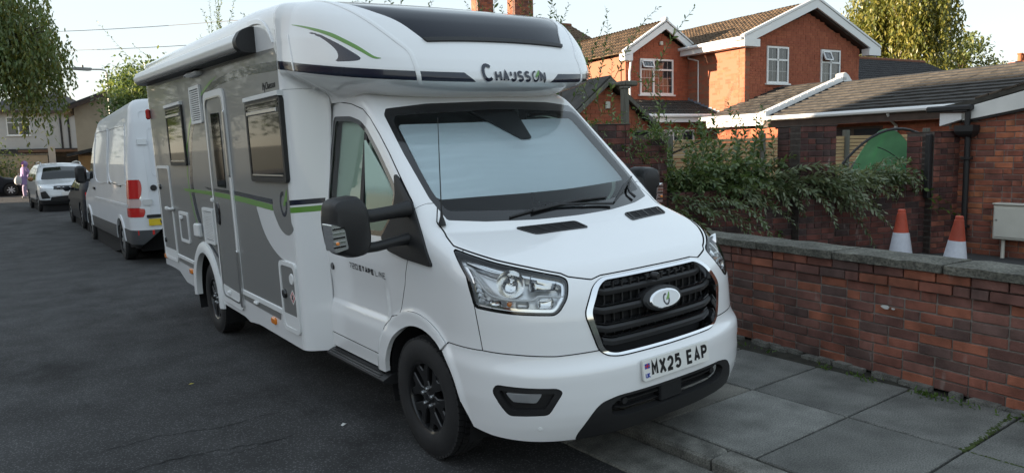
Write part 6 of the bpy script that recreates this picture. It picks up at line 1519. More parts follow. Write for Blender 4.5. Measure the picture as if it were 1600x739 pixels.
b = MB(); b.box(-9, -.4, -.05, .0, 1.98, 2.17); b.build('brown_fascia', m_brown, lw); b = MB(); b.box(-.40, 1.75, -.10, -.05, 2.06, 2.30); b.box(-.40, 1.75, -.4, -.06, 2.055, 2.07); b.build('fascia', m_upvc, lw)
brickwork(lw, -9.0, 1.6, 0, 1.98, -.35, 1, BR_HOUSE, 0, [(-3.6, -1.3, 1.25, 1.9)], headers=.1, seed=45, mortar=m_mort_h)
b = MB(); b.box(-3.6, -1.3, -.42, -.36, 1.25, 1.9); wd_ = b.build('brown_window', m_brown, lw)
for k in range(3): b = MB(); b.box(-3.52+k*.76, -2.86+k*.76, -.36, -.345, 1.32, 1.84); b.build('pane', m_pane, wd_)
b = MB(); b.tube([(-3.95, .02, 2.15), (-3.95, -.12, 2.0), (-3.95, -.30, 1.88), (-3.95, -.30, .3)], .036, 8); b.build('downpipe', m_upvc, lw, True)
b = MB(); b.tube([(-1.5, -.2, 1.94), (-1.2, -.2, 1.94)], .05, 10); b.build('bulkhead_lamp', m_upvc, lw, True)
# white dry verge between the two roofs
vb = MB(); vb.prism([(.04, 2.25), (-3.25, 3.30), (-3.25, 3.44), (.04, 2.39)], lambda u, v, h: (h, u, v), -.48, -.30); vo = vb.build('dry_verge', m_upvc, lw)
for k in range(12): b = MB(); y = .02-k*.275; z = 2.36+k*.088; b.prism([(y, z-.10), (y-.285, z-.01), (y-.285, z+.055), (y, z+.035)], lambda u, v, h: (h, u, v), -.50, -.28, 0, .01); b.build('verge_cap', m_upvc, vo)
b = MB(); b.prism([(-3.12, 3.30), (-3.30, 3.22), (-3.62, 3.22), (-3.38, 3.45), (-3.25, 3.52), (-3.12, 3.48)], lambda u, v, h: (h, u, v), -.50, -.26, 0, .02); b.build('ridge_end', m_upvc, vo)
b = MB()
for k in range(11): x = .0+k*.245; z = 2.38+k*.080; b.box(x, x+.26, -.035, -.012, z-.02, z+.20)
b.build('lead_flashing', m_lead, hs)
# ---- small brick outhouse with a pitched roof, nearer, to the left
oh = thing('gabled_outhouse', 'small brick gabled outhouse with grey verge and vent beside the ivy pier', 'outhouse', (7.483, 7.013, .2), AZ(97))
brickwork(oh, -1.15, .98, 0, 2.9, 0, -1, BR_HOUSE, 0, poly=[(-1.15, 0), (.98, 0), (.98, 1.93), (-.20, 2.80), (-1.15, 2.05)], headers=.12, seed=51, mortar=m_mort_h)
b = MB(); b.prism([(-1.15, 0), (.98, 0), (.98, 1.93), (-.20, 2.80), (-1.15, 2.05)], lambda u, v, h: (u, h, v), .25, 4); b.build('house_core', m_mort_h, oh)
for (p, q) in (((-.20, 2.86), (1.12, 1.86)), ((-.20, 2.86), (-1.35, 1.95))):
    b = MB(); b.prism([p, q, (q[0], q[1]+.09), (p[0], p[1]+.11)], lambda u, v, h: (u, h, v), -.14, 4, 0, .01); b.build('roof_slope', m_tile, oh)
    b = MB(); b.prism([(p[0], p[1]-.03), (q[0], q[1]-.03), (q[0], q[1]+.06), (p[0], p[1]+.06)], lambda u, v, h: (u, h, v), -.18, -.145); b.build('verge_board', m_post, oh)
b = MB(); b.box(-.24, -.13, -.05, -.005, 2.33, 2.47, 0, .01); b.build('wall_vent', MATS['cream_plastic'], oh)
b = MB(); b.box(.45, .90, -.03, .02, 1.55, 1.90); b.build('window', m_post, oh); b = MB(); b.box(.49, .86, -.036, -.03, 1.59, 1.86); b.build('pane', m_acryl_solid, oh)
b = MB(); b.tube([(-.25, -.16, 2.80), (.02, -.42, 2.78)], .04, 8); b.box(-.12, .20, -.5, -.2, 2.74, 2.84, 0, .02); b.build('security_lamp', m_post, oh)
ps = thing('grey_post', 'weathered grey timber post standing beside the small brick outhouse', 'post', (6.75, 6.0, .2)); b = MB(); b.box(-.06, .06, -.06, .06, 0, 2.62, 0, .01); b.build('post_shaft', m_post, ps); b = MB(); b.box(-.075, .075, -.075, .075, 2.62, 2.66, 0, .01); b.build('post_cap', m_post, ps)
# ---- neighbours' roofs beyond
def roof_house(name, lab, loc, az, w, d, eave, ridge, mt, wall, chim=(), cat='house'):
    t = thing(name, lab, cat, loc, AZ(az))
    b = MB(); b.box(-w/2, w/2, 0, d, 0, eave); b.build('wall', wall, t)
    for sgn in (0, 1):
        l = math.hypot(d/2+.3, ridge-eave); c, s_ = (d/2+.3)/l, (ridge-eave)/l
        if sgn == 0: fn = lambda s, tt, h: (s, -.3+tt*c-h*s_, eave+tt*s_+h*c)
        else: fn = lambda s, tt, h: (-s, d+.3-tt*c+h*s_, eave+tt*s_+h*c)
        tiles(t, fn, -w/2-.2, w/2+.2, 0, l, .30, .33, mt, 0, seed=int(w*10))
    b = MB(); b.prism([(-.3, eave), (d/2, ridge-.02), (d+.3, eave)], lambda u, v, h: (h, u, v), -w/2-.15, w/2+.15); b.build('gable', wall, t)
    b = MB(); b.tube([(-w/2-.2, d/2, ridge+.02), (w/2+.2, d/2, ridge+.02)], .10, 8); b.build('ridge_tiles', mat('ridge_terracotta', (.20, .08, .045), .9, var=.4, vscale=6), t)
    b = MB(); b.box(-w/2-.2, w/2+.2, -.34, -.30, eave-.2, eave); b.build('fascia', m_upvc, t)
    for (x, y, z0, z1, cw, pots) in chim:
        ch = put('chimney', None, t); ch.location = (x, y, 0)
        brickwork(ch, -cw/2, cw/2, z0, z1, -.3, -1, BR_RED, 0, headers=.4, seed=int(x*7)); 
        b = MB(); b.box(-cw/2, -cw/2+.02, -.3, .3, z0, z1); b.box(-cw/2+.02, cw/2, -.28, .3, z0, z1); b.box(-cw/2-.05, cw/2+.05, -.35, .35, z1, z1+.10); b.build('chimney_stack', BR_RED[0], ch)
        for k in range(pots): b = MB(); px = (k-(pots-1)/2)*.34; b.lathe([(.10, z1+.1), (.09, z1+.45), (.12, z1+.47), (.12, z1+.52), (.08, z1+.52), (.08, z1+.2)], 12, 'z', (px, 0, 0)); b.build('chimney_pot', mat('pot_clay', (.32, .11, .05), .85), ch, True)
    return t
m_bwall = mat('red_brick_far', (.24, .075, .042), .9, var=.25, vscale=6); m_rend = mat('white_render', (.46, .46, .45), .9, var=.1, vscale=1.5); m_rendb = mat('beige_render', (.42, .35, .26), .9, var=.15, vscale=1.5)
# ---------------------------------------------------------------- neighbours, far end of the street, unseen opposite terrace
nb = roof_house('neighbour_house', 'dark tiled house with two brick chimneys rising behind the motorhome roof', (15.2, 19.6, .2), 97, 9.5, 8.5, 5.2, 7.4, m_tile2, m_bwall, ((-.1, .4, 5.0, 8.1, .85, 0), (-.55, 2.8, 5.0, 8.1, .75, 0)))
nb2 = roof_house('hipped_bungalow', 'dark slate roof between the big brick gable and the golden birch', (30.5, 10.3, .2), 97, 9, 8, 3.2, 5.35, m_tile3, m_bwall)
nb3 = roof_house('chimney_house', 'far brick house with terracotta chimneys showing over the long grey roof', (38, 8.2, .2), 97, 9.5, 8, 3.5, 4.6, m_tile3, m_bwall, ((-1.9, 1, 3.2, 4.9, .62, 1), (-.35, 2.0, 3.2, 5.0, .95, 2), (2.2, 3, 3.2, 4.95, .8, 2)))
# unseen terrace added off to the left, placed and sized to shade the street
for i, (x, y, w) in enumerate(((-29, -9, 13.5), (-29.02, 4.6, 13.65), (-29, 19.2, 15.45), (-29.02, 35.6, 17.2))):
    t = roof_house('unseen_terraced_house', ('unseen red terraced house behind the camera, added to shade the street', 'unseen beige terraced house opposite the motorhome, added to shade the street', 'unseen red terraced house beyond the panel van, added to shade the street', 'unseen lowest red terraced house by the junction, added to shade the street')[i], (x+3.6, y, 0), 0, w, 8, 5.6 if i < 3 else 5.0, 8.7 if i < 3 else 7.3, m_tile, m_bwall if i != 1 else m_rendb)
    tag(t, None, None, 'unseen terrace shading the street')
    for k in range(int(w/4)):
        s = -w/2+2+k*4
        for (z0, z1, nm) in ((.9, 2.2, 'window'), (3.6, 4.9, 'window')): upvc(t, s-.7, s+.7, z0, z1, -.0, -1, (.5,), .3, (), (1, 1))
    t.rotation_euler = (0, 0, math.pi/2)
# far end: white house, sheds, beige gable
wh = thing('white_house', 'white rendered house with dark hipped roof at the far end of the street', 'house', (.9, 54.5, .16), math.radians(-9))
b = MB(); b.box(-3.0, 2.9, 0, 8, 0, 5.2); b.build('wall', m_rend, wh)
def hip(s, t, h): return (s, -.35+t*.86-h*.5, 5.15+t*.5+h*.86)
b = MB(); b.add([(-3.4, -.4, 5.1), (3.3, -.4, 5.1), (3.3, 8.4, 5.1), (-3.4, 8.4, 5.1), (-1.2, 4, 6.6), (1.1, 4, 6.6)], [(0, 1, 5, 4), (1, 2, 5), (2, 3, 4, 5), (3, 0, 4), (3, 2, 1, 0)]); b.build('roof', m_tile3, wh)
b = MB(); b.box(-3.4, 3.3, -.42, -.36, 4.95, 5.12); b.build('fascia', m_brown, wh)
for (a, c, g, h) in ((-1.9, -.6, 3.5, 4.7), (2.1, 2.75, 3.6, 4.8)): upvc(wh, a, c, g, h, 0, -1, (.5,), .3, (), (1, 1))
b = MB(); b.tube([(1.15, -.06, 0), (1.15, -.06, 5.0)], .06, 8); b.build('downpipe', m_blackp, wh, True); b = MB(); b.tube([(1.6, -.06, 0), (1.6, -.06, 5.0)], .06, 8); b.build('downpipe', m_blackp, wh, True)
b = MB(); b.prism([(-2.6, 2.6), (2.9, 2.6), (2.9, 2.2), (-2.6, 2.2)], lambda u, v, h: (u, h, v), -.5, 0); b.build('porch_roof', m_tile3, wh)
gs = thing('dark_garage', 'dark timber garage in shade at the far end of the street', 'garage', (1.5, 49.5, .16), math.radians(-6))
b = MB(); b.box(-1.9, 2.2, 0, 4, 0, 2.3); b.build('wall', mat('dark_timber', (.022, .02, .02), .85, var=.4, vscale=4), gs); b = MB(); b.box(-2.2, 2.4, -.4, 4.2, 2.3, 2.45); b.build('roof', m_brown, gs)
for k in range(2): b = MB(); b.box(-1.5+k*1.9, .2+k*1.9, -.04, -.005, .05, 2.0); dg = b.build('garage_door', m_dark, gs); b = MB(); b.box(-1.5+k*1.9, .2+k*1.9, -.06, -.04, 1.0, 1.06); b.build('door_rail', m_post, dg)
cw = thing('cream_wall', 'cream rendered garden wall with white gatepost at the junction', 'wall', (-1.6, 47.2, .16), math.radians(-4)); b = MB(); b.box(-6, 2.2, 0, .3, 0, 2.1); b.build('wall_panel', m_rendb, cw); b = MB(); b.box(-6.05, 2.25, -.03, .33, 2.1, 2.2); b.build('coping', m_kerb, cw); b = MB(); b.box(2.25, 2.6, -.1, .3, 0, 2.6); b.build('gatepost', m_rend, cw)
bg_ = thing('beige_gable_house', 'beige rendered gable end with brown verge behind the street lamp', 'house', (3.4, 40.5, .16), math.radians(-6))
b = MB(); b.prism([(-1.9, 0), (6, 0), (6, 6), (2.6, 6.4), (-1.9, 4.5)], lambda u, v, h: (u, h, v), 0, 7); b.build('wall', m_rendb, bg_); b = MB(); b.prism([(-2.4, 4.25), (2.6, 6.35), (2.6, 6.6), (-2.4, 4.5)], lambda u, v, h: (u, h, v), -.4, 7); b.build('roof', m_tile3, bg_); b = MB(); b.prism([(-2.4, 4.2), (2.6, 6.3), (2.6, 6.5), (-2.4, 4.4)], lambda u, v, h: (u, h, v), -.46, -.4); b.build('verge_board', m_brown, bg_)
b = MB(); b.prism([(-2.4, 1.9), (-.5, 2.3), (3, 2.3), (3, 2.5), (-.5, 2.5), (-2.4, 2.05)], lambda u, v, h: (u, h, v), -1.6, 0); b.build('lean_to_roof', m_tile3, bg_); b = MB(); b.box(-1.9, 3, -1.4, -.02, 0, 1.95); b.build('lean_to_wall', mat('orange_timber', (.30, .17, .07), .8, var=.2, vscale=3), bg_)
# ---- street lamp and wires
sl = thing('street_lamp', 'tall grey street lamp with a long flat lantern above the white van', 'street lamp', (2.45, 35.4, .16))
b = MB(); b.tube([(0, 0, 0), (0, 0, 1.2), (0, 0, 1.25), (0, 0, 5.75)], [.09, .09, .06, .05], 12); b.build('column', mat('galvanised', (.30, .31, .31), .5, metal=.6, var=.15, vscale=4), sl, True)
b = MB(); b.tube([(0, 0, 5.70), (-.05, 0, 5.84), (-.25, .02, 5.88), (-.62, .05, 5.87)], .032, 10); b.build('bracket', MATS['galvanised'], sl, True)
b = MB(); b.prism(round_poly([(-.60, 5.82), (-.75, 5.80), (-1.75, 5.83), (-1.78, 5.87), (-1.2, 5.94), (-.60, 5.93)], .03), lambda u, v, h: (u, .05+h, v), -.13, .13, 0, .03); b.build('lantern', MATS['galvanised'], sl, True)
b = MB(); b.lathe([(0, 6.06), (.035, 6.05), (.04, 5.92)], 12, 'z', (-.95, .05, 0)); b.build('photocell', m_blackp, sl, True)
for (p, q, lab) in (((-6, 52, 9.6), (6, 22, 6.6), 'higher of two thin overhead cables crossing the sky left of the motorhome'), ((-6, 52, 8.7), (6, 26, 6.3), 'lower of two thin overhead cables crossing the sky left of the motorhome')):
    b = MB(); P = [tuple(np.array(p)*(1-t)+np.array(q)*t-np.array([0, 0, 1.2*t*(1-t)])) for t in np.linspace(0, 1, 14)]; b.tube(P, .012, 5); tag(b.build('overhead_cable', mat('cable_grey', (.12, .12, .13), .7)), lab, 'cable', 'overhead cables')
# ---------------------------------------------------------------- foliage kit
RG = np.random.default_rng(11)
def leaf_mat(name, c, rough=.5):
    m = mat(name, c, .4, var=.35, vscale=1.7, spec=.55); b = m.node_tree.nodes['Principled BSDF']
    b.inputs['Transmission Weight'].default_value = 0.; n = m.node_tree; L = n.links.new
    t = n.nodes.new('ShaderNodeBsdfTranslucent'); t.inputs[0].default_value = (c[0]*1.6, c[1]*1.5, c[2]*.8, 1); mx = n.nodes.new('ShaderNodeMixShader'); mx.inputs[0].default_value = .28
    L(b.outputs[0], mx.inputs[1]); L(t.outputs[0], mx.inputs[2]); L(mx.outputs[0], n.nodes['Material Output'].inputs[0]); return m
LV = [leaf_mat('leaf_dark', (.075, .125, .045)), leaf_mat('leaf_mid', (.12, .175, .065)), leaf_mat('leaf_light', (.19, .24, .10))]
LG = [leaf_mat('leaf_grey_dark', (.125, .17, .09)), leaf_mat('leaf_grey', (.20, .245, .15)), leaf_mat('leaf_grey_pale', (.30, .34, .23))]
LY_ = [leaf_mat('leaf_gold_dark', (.10, .12, .026)), leaf_mat('leaf_gold', (.17, .175, .035)), leaf_mat('leaf_gold_pale', (.24, .22, .05))]
LB = [leaf_mat('leaf_bright', (.07, .14, .02)), leaf_mat('leaf_bright2', (.10, .17, .03)), leaf_mat('leaf_bright3', (.05, .11, .02))]
m_bark = mat('bark', (.07, .055, .04), .9, var=.4, vscale=6, bump=.6, bscale=30); m_twig = mat('green_twig', (.08, .085, .035), .8); m_birch = mat('birch_bark', (.38, .35, .30), .8, var=.5, vscale=3)
def unit(v): return v/np.maximum(np.linalg.norm(v, axis=-1, keepdims=True), 1e-9)
class Leaves:
    def __init__(s): s.P, s.D, s.L, s.W, s.M = [], [], [], [], []
    def add(s, P, D, L, W, M): s.P.append(P); s.D.append(D); s.L.append(np.broadcast_to(L, len(P)).astype(float)); s.W.append(np.broadcast_to(W, len(P)).astype(float)); s.M.append(np.broadcast_to(M, len(P)).astype(int))
    def build(s, name, mats, parent):
        P, D, L, W_, M = (np.concatenate(k) for k in (s.P, s.D, s.L, s.W, s.M)); D = unit(D); n = len(P)
        up = np.array([0, 0, 1.])+RG.normal(0, .45, (n, 3)); B = unit(np.cross(D, up)); N = np.cross(B, D)
        V = np.empty((n, 6, 3)); l, w = L[:, None], W_[:, None]
        V[:, 0] = P; V[:, 1] = P+D*l*.35+B*w*.5+N*w*.12; V[:, 2] = P+D*l*.72+B*w*.40+N*w*.05-np.array([0, 0, 1.])*l*.03; V[:, 3] = P+D*l-np.array([0, 0, 1.])*l*.08
        V[:, 4] = P+D*l*.72-B*w*.40+N*w*.05-np.array([0, 0, 1.])*l*.03; V[:, 5] = P+D*l*.35-B*w*.5+N*w*.12
        me = bpy.data.meshes.new(name); me.vertices.add(n*6); me.vertices.foreach_set('co', V.ravel())
        idx = (np.arange(n)[:, None]*6+np.array([[0, 1, 2, 3, 0, 3, 4, 5]])).ravel(); me.loops.add(n*8); me.loops.foreach_set('vertex_index', idx.astype(np.int32))
        me.polygons.add(n*2); me.polygons.foreach_set('loop_start', (np.arange(n*2)*4).astype(np.int32)); me.polygons.foreach_set('material_index', np.repeat(M, 2).astype(np.int32))
        for m in mats: me.materials.append(m)
        me.update(); me.validate(); o = put(name, me, parent); o['kind'] = 'stuff'; return o
def shoot(lv, tw, p, d, length, droop, leaf, spacing, mi=None, r=.005, n=14, curl=.0, wr=.34):
    """one arching shoot with alternate leaves"""
    p = np.array(p, float); d = np.array(d, float)/np.linalg.norm(d); pts = [p.copy()]; st = length/n
    for k in range(n):
        d = d+np.array([RG.normal(0, .05), RG.normal(0, .05), -droop*(k+2)/n]); d /= np.linalg.norm(d); p = p+d*st; pts.append(p.copy())
    A = np.array(pts); T = unit(np.gradient(A, axis=0)); m = max(3, int(length/spacing)); q = np.linspace(.06, 1, m)*(n); i = np.minimum(q.astype(int), n-1); f = (q-i)[:, None]
    Q = A[i]*(1-f)+A[i+1]*f; TT = T[i]; s1 = unit(np.cross(TT, np.array([0, 0, 1.])+RG.normal(0, .2, (m, 3)))); s2 = np.cross(s1, TT); a = np.arange(m)*2.4+RG.uniform(0, 6)
    side = s1*np.cos(a)[:, None]+s2*np.sin(a)[:, None]*.8
    D = TT*.75+side*.8-np.array([0, 0, .12]); sz = leaf*(1-.45*np.linspace(0, 1, m)**2)*RG.uniform(.75, 1.2, m)
    M = RG.choice(3, m, p=[.35, .42, .23]) if mi is None else np.full(m, mi)
    lv.add(Q, D, sz, sz*wr, M)
    if tw is not None: tw.tube([tuple(x) for x in A[::2]], [r*(1-.7*k/(len(A[::2])-1)) for k in range(len(A[::2]))], 4, 0, False)
    return A
def shrub(name, lab, cat, base, shoots, mats, twig=m_twig, leaf=.08, sp=.03, group=None, wr=.34):
    t = thing(name, lab, cat, base, group=group); lv, tw = Leaves(), MB()
    for (p, d, ln, dr_) in shoots: shoot(lv, tw, np.array(p)-np.array(base), d, ln, dr_, leaf, sp, wr=wr)
    lv.build('foliage', mats, t); o = tw.build('branches', twig, t, fix=False); o['kind'] = 'stuff'; return t
def rsh(n, box, dirs, ln, dr_, jit=.35):
    out = []
    for k in range(n):
        p = [RG.uniform(*b_) for b_ in box]; d = np.array(dirs)+RG.normal(0, jit, 3); out.append((p, d, RG.uniform(*ln), RG.uniform(*dr_)))
    return out
# the big shrub that spills over the dark wall
GA = lambda s, y, z: (7.674+s*math.sin(math.radians(110))+y*.342, .818+s*math.cos(math.radians(110))+y*.94, .22+z)
def gbox(n, s0, s1, y0, y1, z0, z1, dirs, ln, dr_, jit=.4):
    out = []
    for k in range(n):
        p = GA(RG.uniform(s0, s1), RG.uniform(y0, y1), RG.uniform(z0, z1)); d = np.array(dirs)+RG.normal(0, jit, 3); out.append((p, d, RG.uniform(*ln), RG.uniform(*dr_)))
    return out
tocam = (-.45, -.75, .35)
shrub('privet_shrub', 'green privet shrub filling the gap between the ivy pier and the middle pier', 'shrub', GA(-3.3, .5, 0),
      gbox(200, -4.25, -2.6, .12, .8, .55, 1.15, (-.2, -.35, .75), (.35, .75), (.10, .3))+gbox(60, -4.1, -2.6, .05, .3, .95, 1.3, (-.25, -.5, .45), (.25, .42), (.15, .35))+gbox(26, -4.1, -2.6, .2, .8, 1.1, 1.3, (0, -.1, 1), (.5, .85), (.02, .1), .25), LV, leaf=.10, sp=.022, wr=.42)
shrub('arching_shrub', 'grey green arching branches hanging over the dark wall towards the cones', 'shrub', GA(-2.6, .1, .9),
      [(GA(RG.uniform(-3.1, -2.3), RG.uniform(-.02, .15), RG.uniform(.85, 1.12)), np.array([.75, -.80, .30])+RG.normal(0, .14, 3), RG.uniform(.7, 1.45), RG.uniform(.12, .26)) for k in range(30)]+
      [(GA(RG.uniform(-3.3, -2.3), .0, RG.uniform(.9, 1.1)), np.array([.1, -.8, -.1])+RG.normal(0, .2, 3), RG.uniform(.25, .45), RG.uniform(.2, .4)) for k in range(14)], LG, leaf=.095, sp=.019, wr=.38)
shrub('trailing_shrub', 'leafy branch trailing over the dark wall beside the motorhome bonnet', 'shrub', GA(-4.2, 0, .8),
      [(GA(RG.uniform(-4.5, -3.8), -.02, RG.uniform(.7, 1.0)), np.array([.35, -.95, .15])+RG.normal(0, .15, 3), RG.uniform(.6, 1.35), RG.uniform(.12, .26)) for k in range(11)], LG[:2]+LV[1:2], leaf=.08, sp=.024)
shrub('buddleia', 'pale grey leaved buddleia leaning over the wall below the green tent', 'shrub', GA(-1.3, .2, .6),
      gbox(95, -1.9, -.75, .02, .3, .92, 1.10, (.25, -.5, .35), (.22, .50), (.1, .3), .35), LG, leaf=.085, sp=.020)
shrub('bramble', 'bright green bramble sprays growing beside the black gate post strip', 'bramble', GA(-.5, -.1, .4),
      gbox(16, -.95, -.45, .0, .25, .8, 1.1, (.0, -.3, .5), (.2, .4), (.1, .3), .4)+[(GA(-.5, -.15, .62), (.75, -.55, .0), .5, .10), (GA(-.5, -.15, .75), (.7, -.6, .1), .35, .12)], LB, leaf=.085, sp=.05, wr=.62)
shrub('ivy', 'light green climber growing over the left hand brick pier', 'climber', GA(-4.7, -.1, 1.5), gbox(60, -5.1, -4.2, -.05, .25, 1.35, 1.75, (-.1, -.4, .5), (.2, .5), (.1, .3), .5), LB[:1]+LV[1:], leaf=.075, sp=.03)
# tall shoots seen over the motorhome roof
for (bx, by, n_, zz, lab) in ((2.7, 15.6, 26, (4.4, 5.7), 'tallest leafy shrub, standing clear above the awning behind the motorhome'), (2.6, 9.4, 22, (3.75, 4.75), 'tall leafy shrub showing over the awning of the motorhome'), (2.9, 6.6, 30, (3.5, 4.25), 'tall leafy shrub showing over the middle of the motorhome roof'), (3.6, 4.9, 28, (3.3, 4.0), 'tall leafy shrub showing over the skylight of the motorhome'), (4.5, 4.0, 6, (2.4, 3.2), 'tall thin shrub rising beside the brick chimney and outhouse')):
    shs = []
    for k in range(n_):
        x, y = bx+RG.normal(0, .55), by+RG.normal(0, .7); top = RG.uniform(*zz); shs.append(((x, y, top-1.1), np.array([RG.normal(0, .28), RG.normal(0, .28), 1]), 1.25, .04))
    t = shrub('tall_shrub', lab, 'shrub', (bx, by, .2), shs, LV, leaf=.10, sp=.032, group='tall shrubs behind the garden wall')
    tw = MB()
    for k in range(7): tw.tube([(RG.normal(0, .05), RG.normal(0, .05), 0), (RG.normal(0, .25), RG.normal(0, .3), 1.2), (RG.normal(0, .5), RG.normal(0, .6), zz[0]-.6)], [.03, .022, .01], 6)
    tw.build('stem', m_bark, t, True, fix=False)
# ---- trees
def limbs(par, h, r, targets, m, seed=0):
    rn = random.Random(seed); b = MB(); pts = [(0, 0, 0), (rn.uniform(-.1, .1)*h*.2, rn.uniform(-.1, .1)*h*.2, h*.35), (rn.uniform(-.1, .1)*h*.3, rn.uniform(-.1, .1)*h*.3, h*.72), (0, 0, h)]
    P = catmull(pts, 5, False); b.tube([tuple(p) for p in P], [r*(1-.8*i/(len(P)-1)) for i in range(len(P))], 10); b.build('trunk', m, par, True)
    b = MB()
    for t in targets:
        z0 = min(t[2]*.75, h*.9); a = P[int(min(max(z0/h, .2), .95)*(len(P)-1))]; mid = (np.array(a)*.5+np.array(t)*.5)+np.array([0, 0, .15*h*.2]); b.tube([tuple(a), tuple(mid), tuple(t)], [r*.32, r*.2, r*.06], 6)
    o = b.build('limbs', m, par, True); o['kind'] = 'stuff'
def crown_tree(name, lab, loc, trunk_h, r, cen, rad, nclump, per, leaf, mats, bark=m_bark, spread=.42, droop=.3, group=None, seed=0, wr=.5):
    t = thing(name, lab, 'tree', loc, group=group); rg = np.random.default_rng(seed+100); lv = Leaves(); C_ = []
    while len(C_) < nclump:
        q = rg.uniform(-1, 1, 3)
        if .25 < np.linalg.norm(q) < 1 and rg.random() < .3+.7*np.linalg.norm(q): C_.append(np.array(cen)+q*np.array(rad)*rg.uniform(.8, 1.08))
    for c in C_:
        k = int(per*rg.uniform(.6, 1.3)); s = spread*rg.uniform(.7, 1.3); P = c+rg.normal(0, 1, (k, 3))*np.array([s, s, s*.7]); D = rg.normal(0, 1, (k, 3))-np.array([0, 0, droop]); pm = rg.dirichlet([1.2, 1.2, .8]); lv.add(P, D, leaf*rg.uniform(.7, 1.25, k), leaf*wr, rg.choice(3, k, p=pm))
    lv.build('crown', mats, t); limbs(t, trunk_h, r, C_[::max(1, nclump//26)], bark, seed); return t
def weeping_tree(name, lab, loc, trunk_h, r, cen, rad, nst, ln, leaf, mats, bark, seed=0, sp=.12):
    t = thing(name, lab, 'tree', loc); rg = np.random.default_rng(seed+300); lv = Leaves(); tops = []
    for k in range(nst):
        q = rg.normal(0, 1, 3); q[2] = abs(q[2])*1.1-.35; q /= np.linalg.norm(q); c = np.array(cen)+q*np.array(rad)*rg.uniform(.45, 1.05)
        if k % 9 == 0: tops.append(c)
        for j in range(rg.integers(2, 5)):
            L = rg.uniform(*ln); m = int(L/sp); z = np.linspace(0, L, m); out = np.array([q[0], q[1], 0])*.25; off = rg.normal(0, .22, 3)
            P = c+off+out*(np.sqrt(z/L)[:, None])*rg.uniform(.3, 1.2)-np.array([0, 0, 1.])*z[:, None]+rg.normal(0, .05, (m, 3)); D = rg.normal(0, .6, (m, 3))-np.array([0, 0, 1.1]); lv.add(P, D, leaf*rg.uniform(.7, 1.3, m), leaf*.38, rg.choice(3, m, p=rg.dirichlet([1.3, 1.3, 1.])))
    lv.build('crown', mats, t); limbs(t, trunk_h, r, tops, bark, seed); return t
weeping_tree('weeping_birch', 'golden weeping birch standing behind the long grey roof', (39.4, 16.6, .2), 10.5, .28, (0, 0, 8.6), (2.7, 2.7, 3.0), 330, (1.2, 3.6), .25, LY_, m_birch, 1, .13)
crown_tree('round_tree', 'rounded green and gold tree right of the weeping birch', (49.5, 17.6, .2), 7, .2, (0, 0, 6.0), (1.9, 1.9, 2.4), 46, 90, .26, LY_[:2]+LV[2:], seed=2)
crown_tree('small_tree', 'small yellow green tree behind the chimneys', (50.6, 15.6, .2), 5, .15, (0, 0, 4.9), (1.5, 1.5, 1.3), 22, 80, .25, LY_, seed=3)
weeping_tree('willow_tree', 'large dark willow hanging over the left end of the street', (-3.4, 33.5, .15), 8.5, .3, (1.0, 0, 6.4), (3.0, 2.6, 3.9), 760, (.7, 2.0), .20, LV[1:]+LY_[1:2], m_bark, 4, .10)
crown_tree('street_tree', 'leafy tree reaching over the pavement behind the white van', (1.35, 19.8, .1), 4.0, .14, (0, 0, 3.45), (1.15, 1.5, .85), 60, 150, .12, LV, seed=5, spread=.34)
shrub('overhanging_branch', 'long leafy branch reaching out into the sky above the white van', 'branch', (2.2, 20.5, 4.0), [((1.9, 20.4, 3.9), (-.8, -.1, .55), 2.5, .0), ((2.0, 20.2, 3.7), (-.85, -.05, .32), 2.0, .0), ((2.2, 20.4, 4.1), (-.5, -.1, .5), 1.5, .02), ((2.0, 20.2, 3.5), (-.8, 0, .12), 1.6, .03), ((2.3, 20, 3.6), (-.7, 0, .25), 1.3, .03)], LV, m_bark, leaf=.15, sp=.07)
crown_tree('hedge_tree', 'low hedge beside the cream wall at the far left', (-2.4, 45.5, .16), 1.6, .08, (0, 0, 1.5), (1.4, .6, 1.0), 26, 80, .16, LV, seed=6)
for i, (x, y, h, lab) in enumerate(((13, 34, 6, 'green tree behind the chimneyed house'), (22, 40, 8, 'tall green tree far behind the rear wing of the brick house'), (-12, 62, 9, 'green tree left of the white house'), (8, 66, 8, 'green tree behind the beige gable'), (-10, 37, 7.5, 'unseen dark green tree beside the willow, added for window reflections'), (-15.5, 40, 8.5, 'unseen dark green tree furthest left, added for window reflections'), (-9, 50, 9, 'unseen green tree behind the cream wall, added for window reflections'), (-13, 33, 7.5, 'unseen dark green tree left before the corner, added for window reflections'))): crown_tree('distant_tree', lab, (x, y, .1), h*.9, .2, (0, 0, h*.62), (h*.3, h*.3, h*.34), 34, 60, .3, LV, seed=20+i, group='distant trees')  # left corner trees are out of view, added to darken the window reflections
# weeds at the wall foot and moss in the joints
t = thing('weeds', 'small green weeds growing along the foot of the street wall', 'weeds', (2.05, -1.2, .07)); lv = Leaves()
for (x, y, n_) in ((2.02, -.72, 26), (2.0, -.95, 22), (1.97, -1.05, 16), (1.96, -1.42, 50), (1.95, -1.52, 30), (1.93, -1.72, 18), (1.92, -1.98, 30), (2.08, -.2, 10), (2.1, .1, 12)):
    P = np.stack([x-2.05+RG.normal(0, .025, n_), y+1.2+RG.normal(0, .05, n_), RG.uniform(.0, .018, n_)], 1); D = RG.normal(0, .6, (n_, 3))+np.array([-.2, 0, .7]); lv.add(P, D, RG.uniform(.018, .05, n_), .012, RG.integers(0, 3, n_))
lv.build('weed_leaves', LB, t)
b = MB()
for k in range(170):
    s = RG.uniform(0, 1); x, y = 1.215+.75*s+RG.normal(0, .008), -1.965+.03*s+RG.normal(0, .007); r = RG.uniform(.006, .016); b.lathe([(0, .004+r*.5), (r*.7, .003+r*.3), (r, 0)], 6, 'z', (x, y, .066))
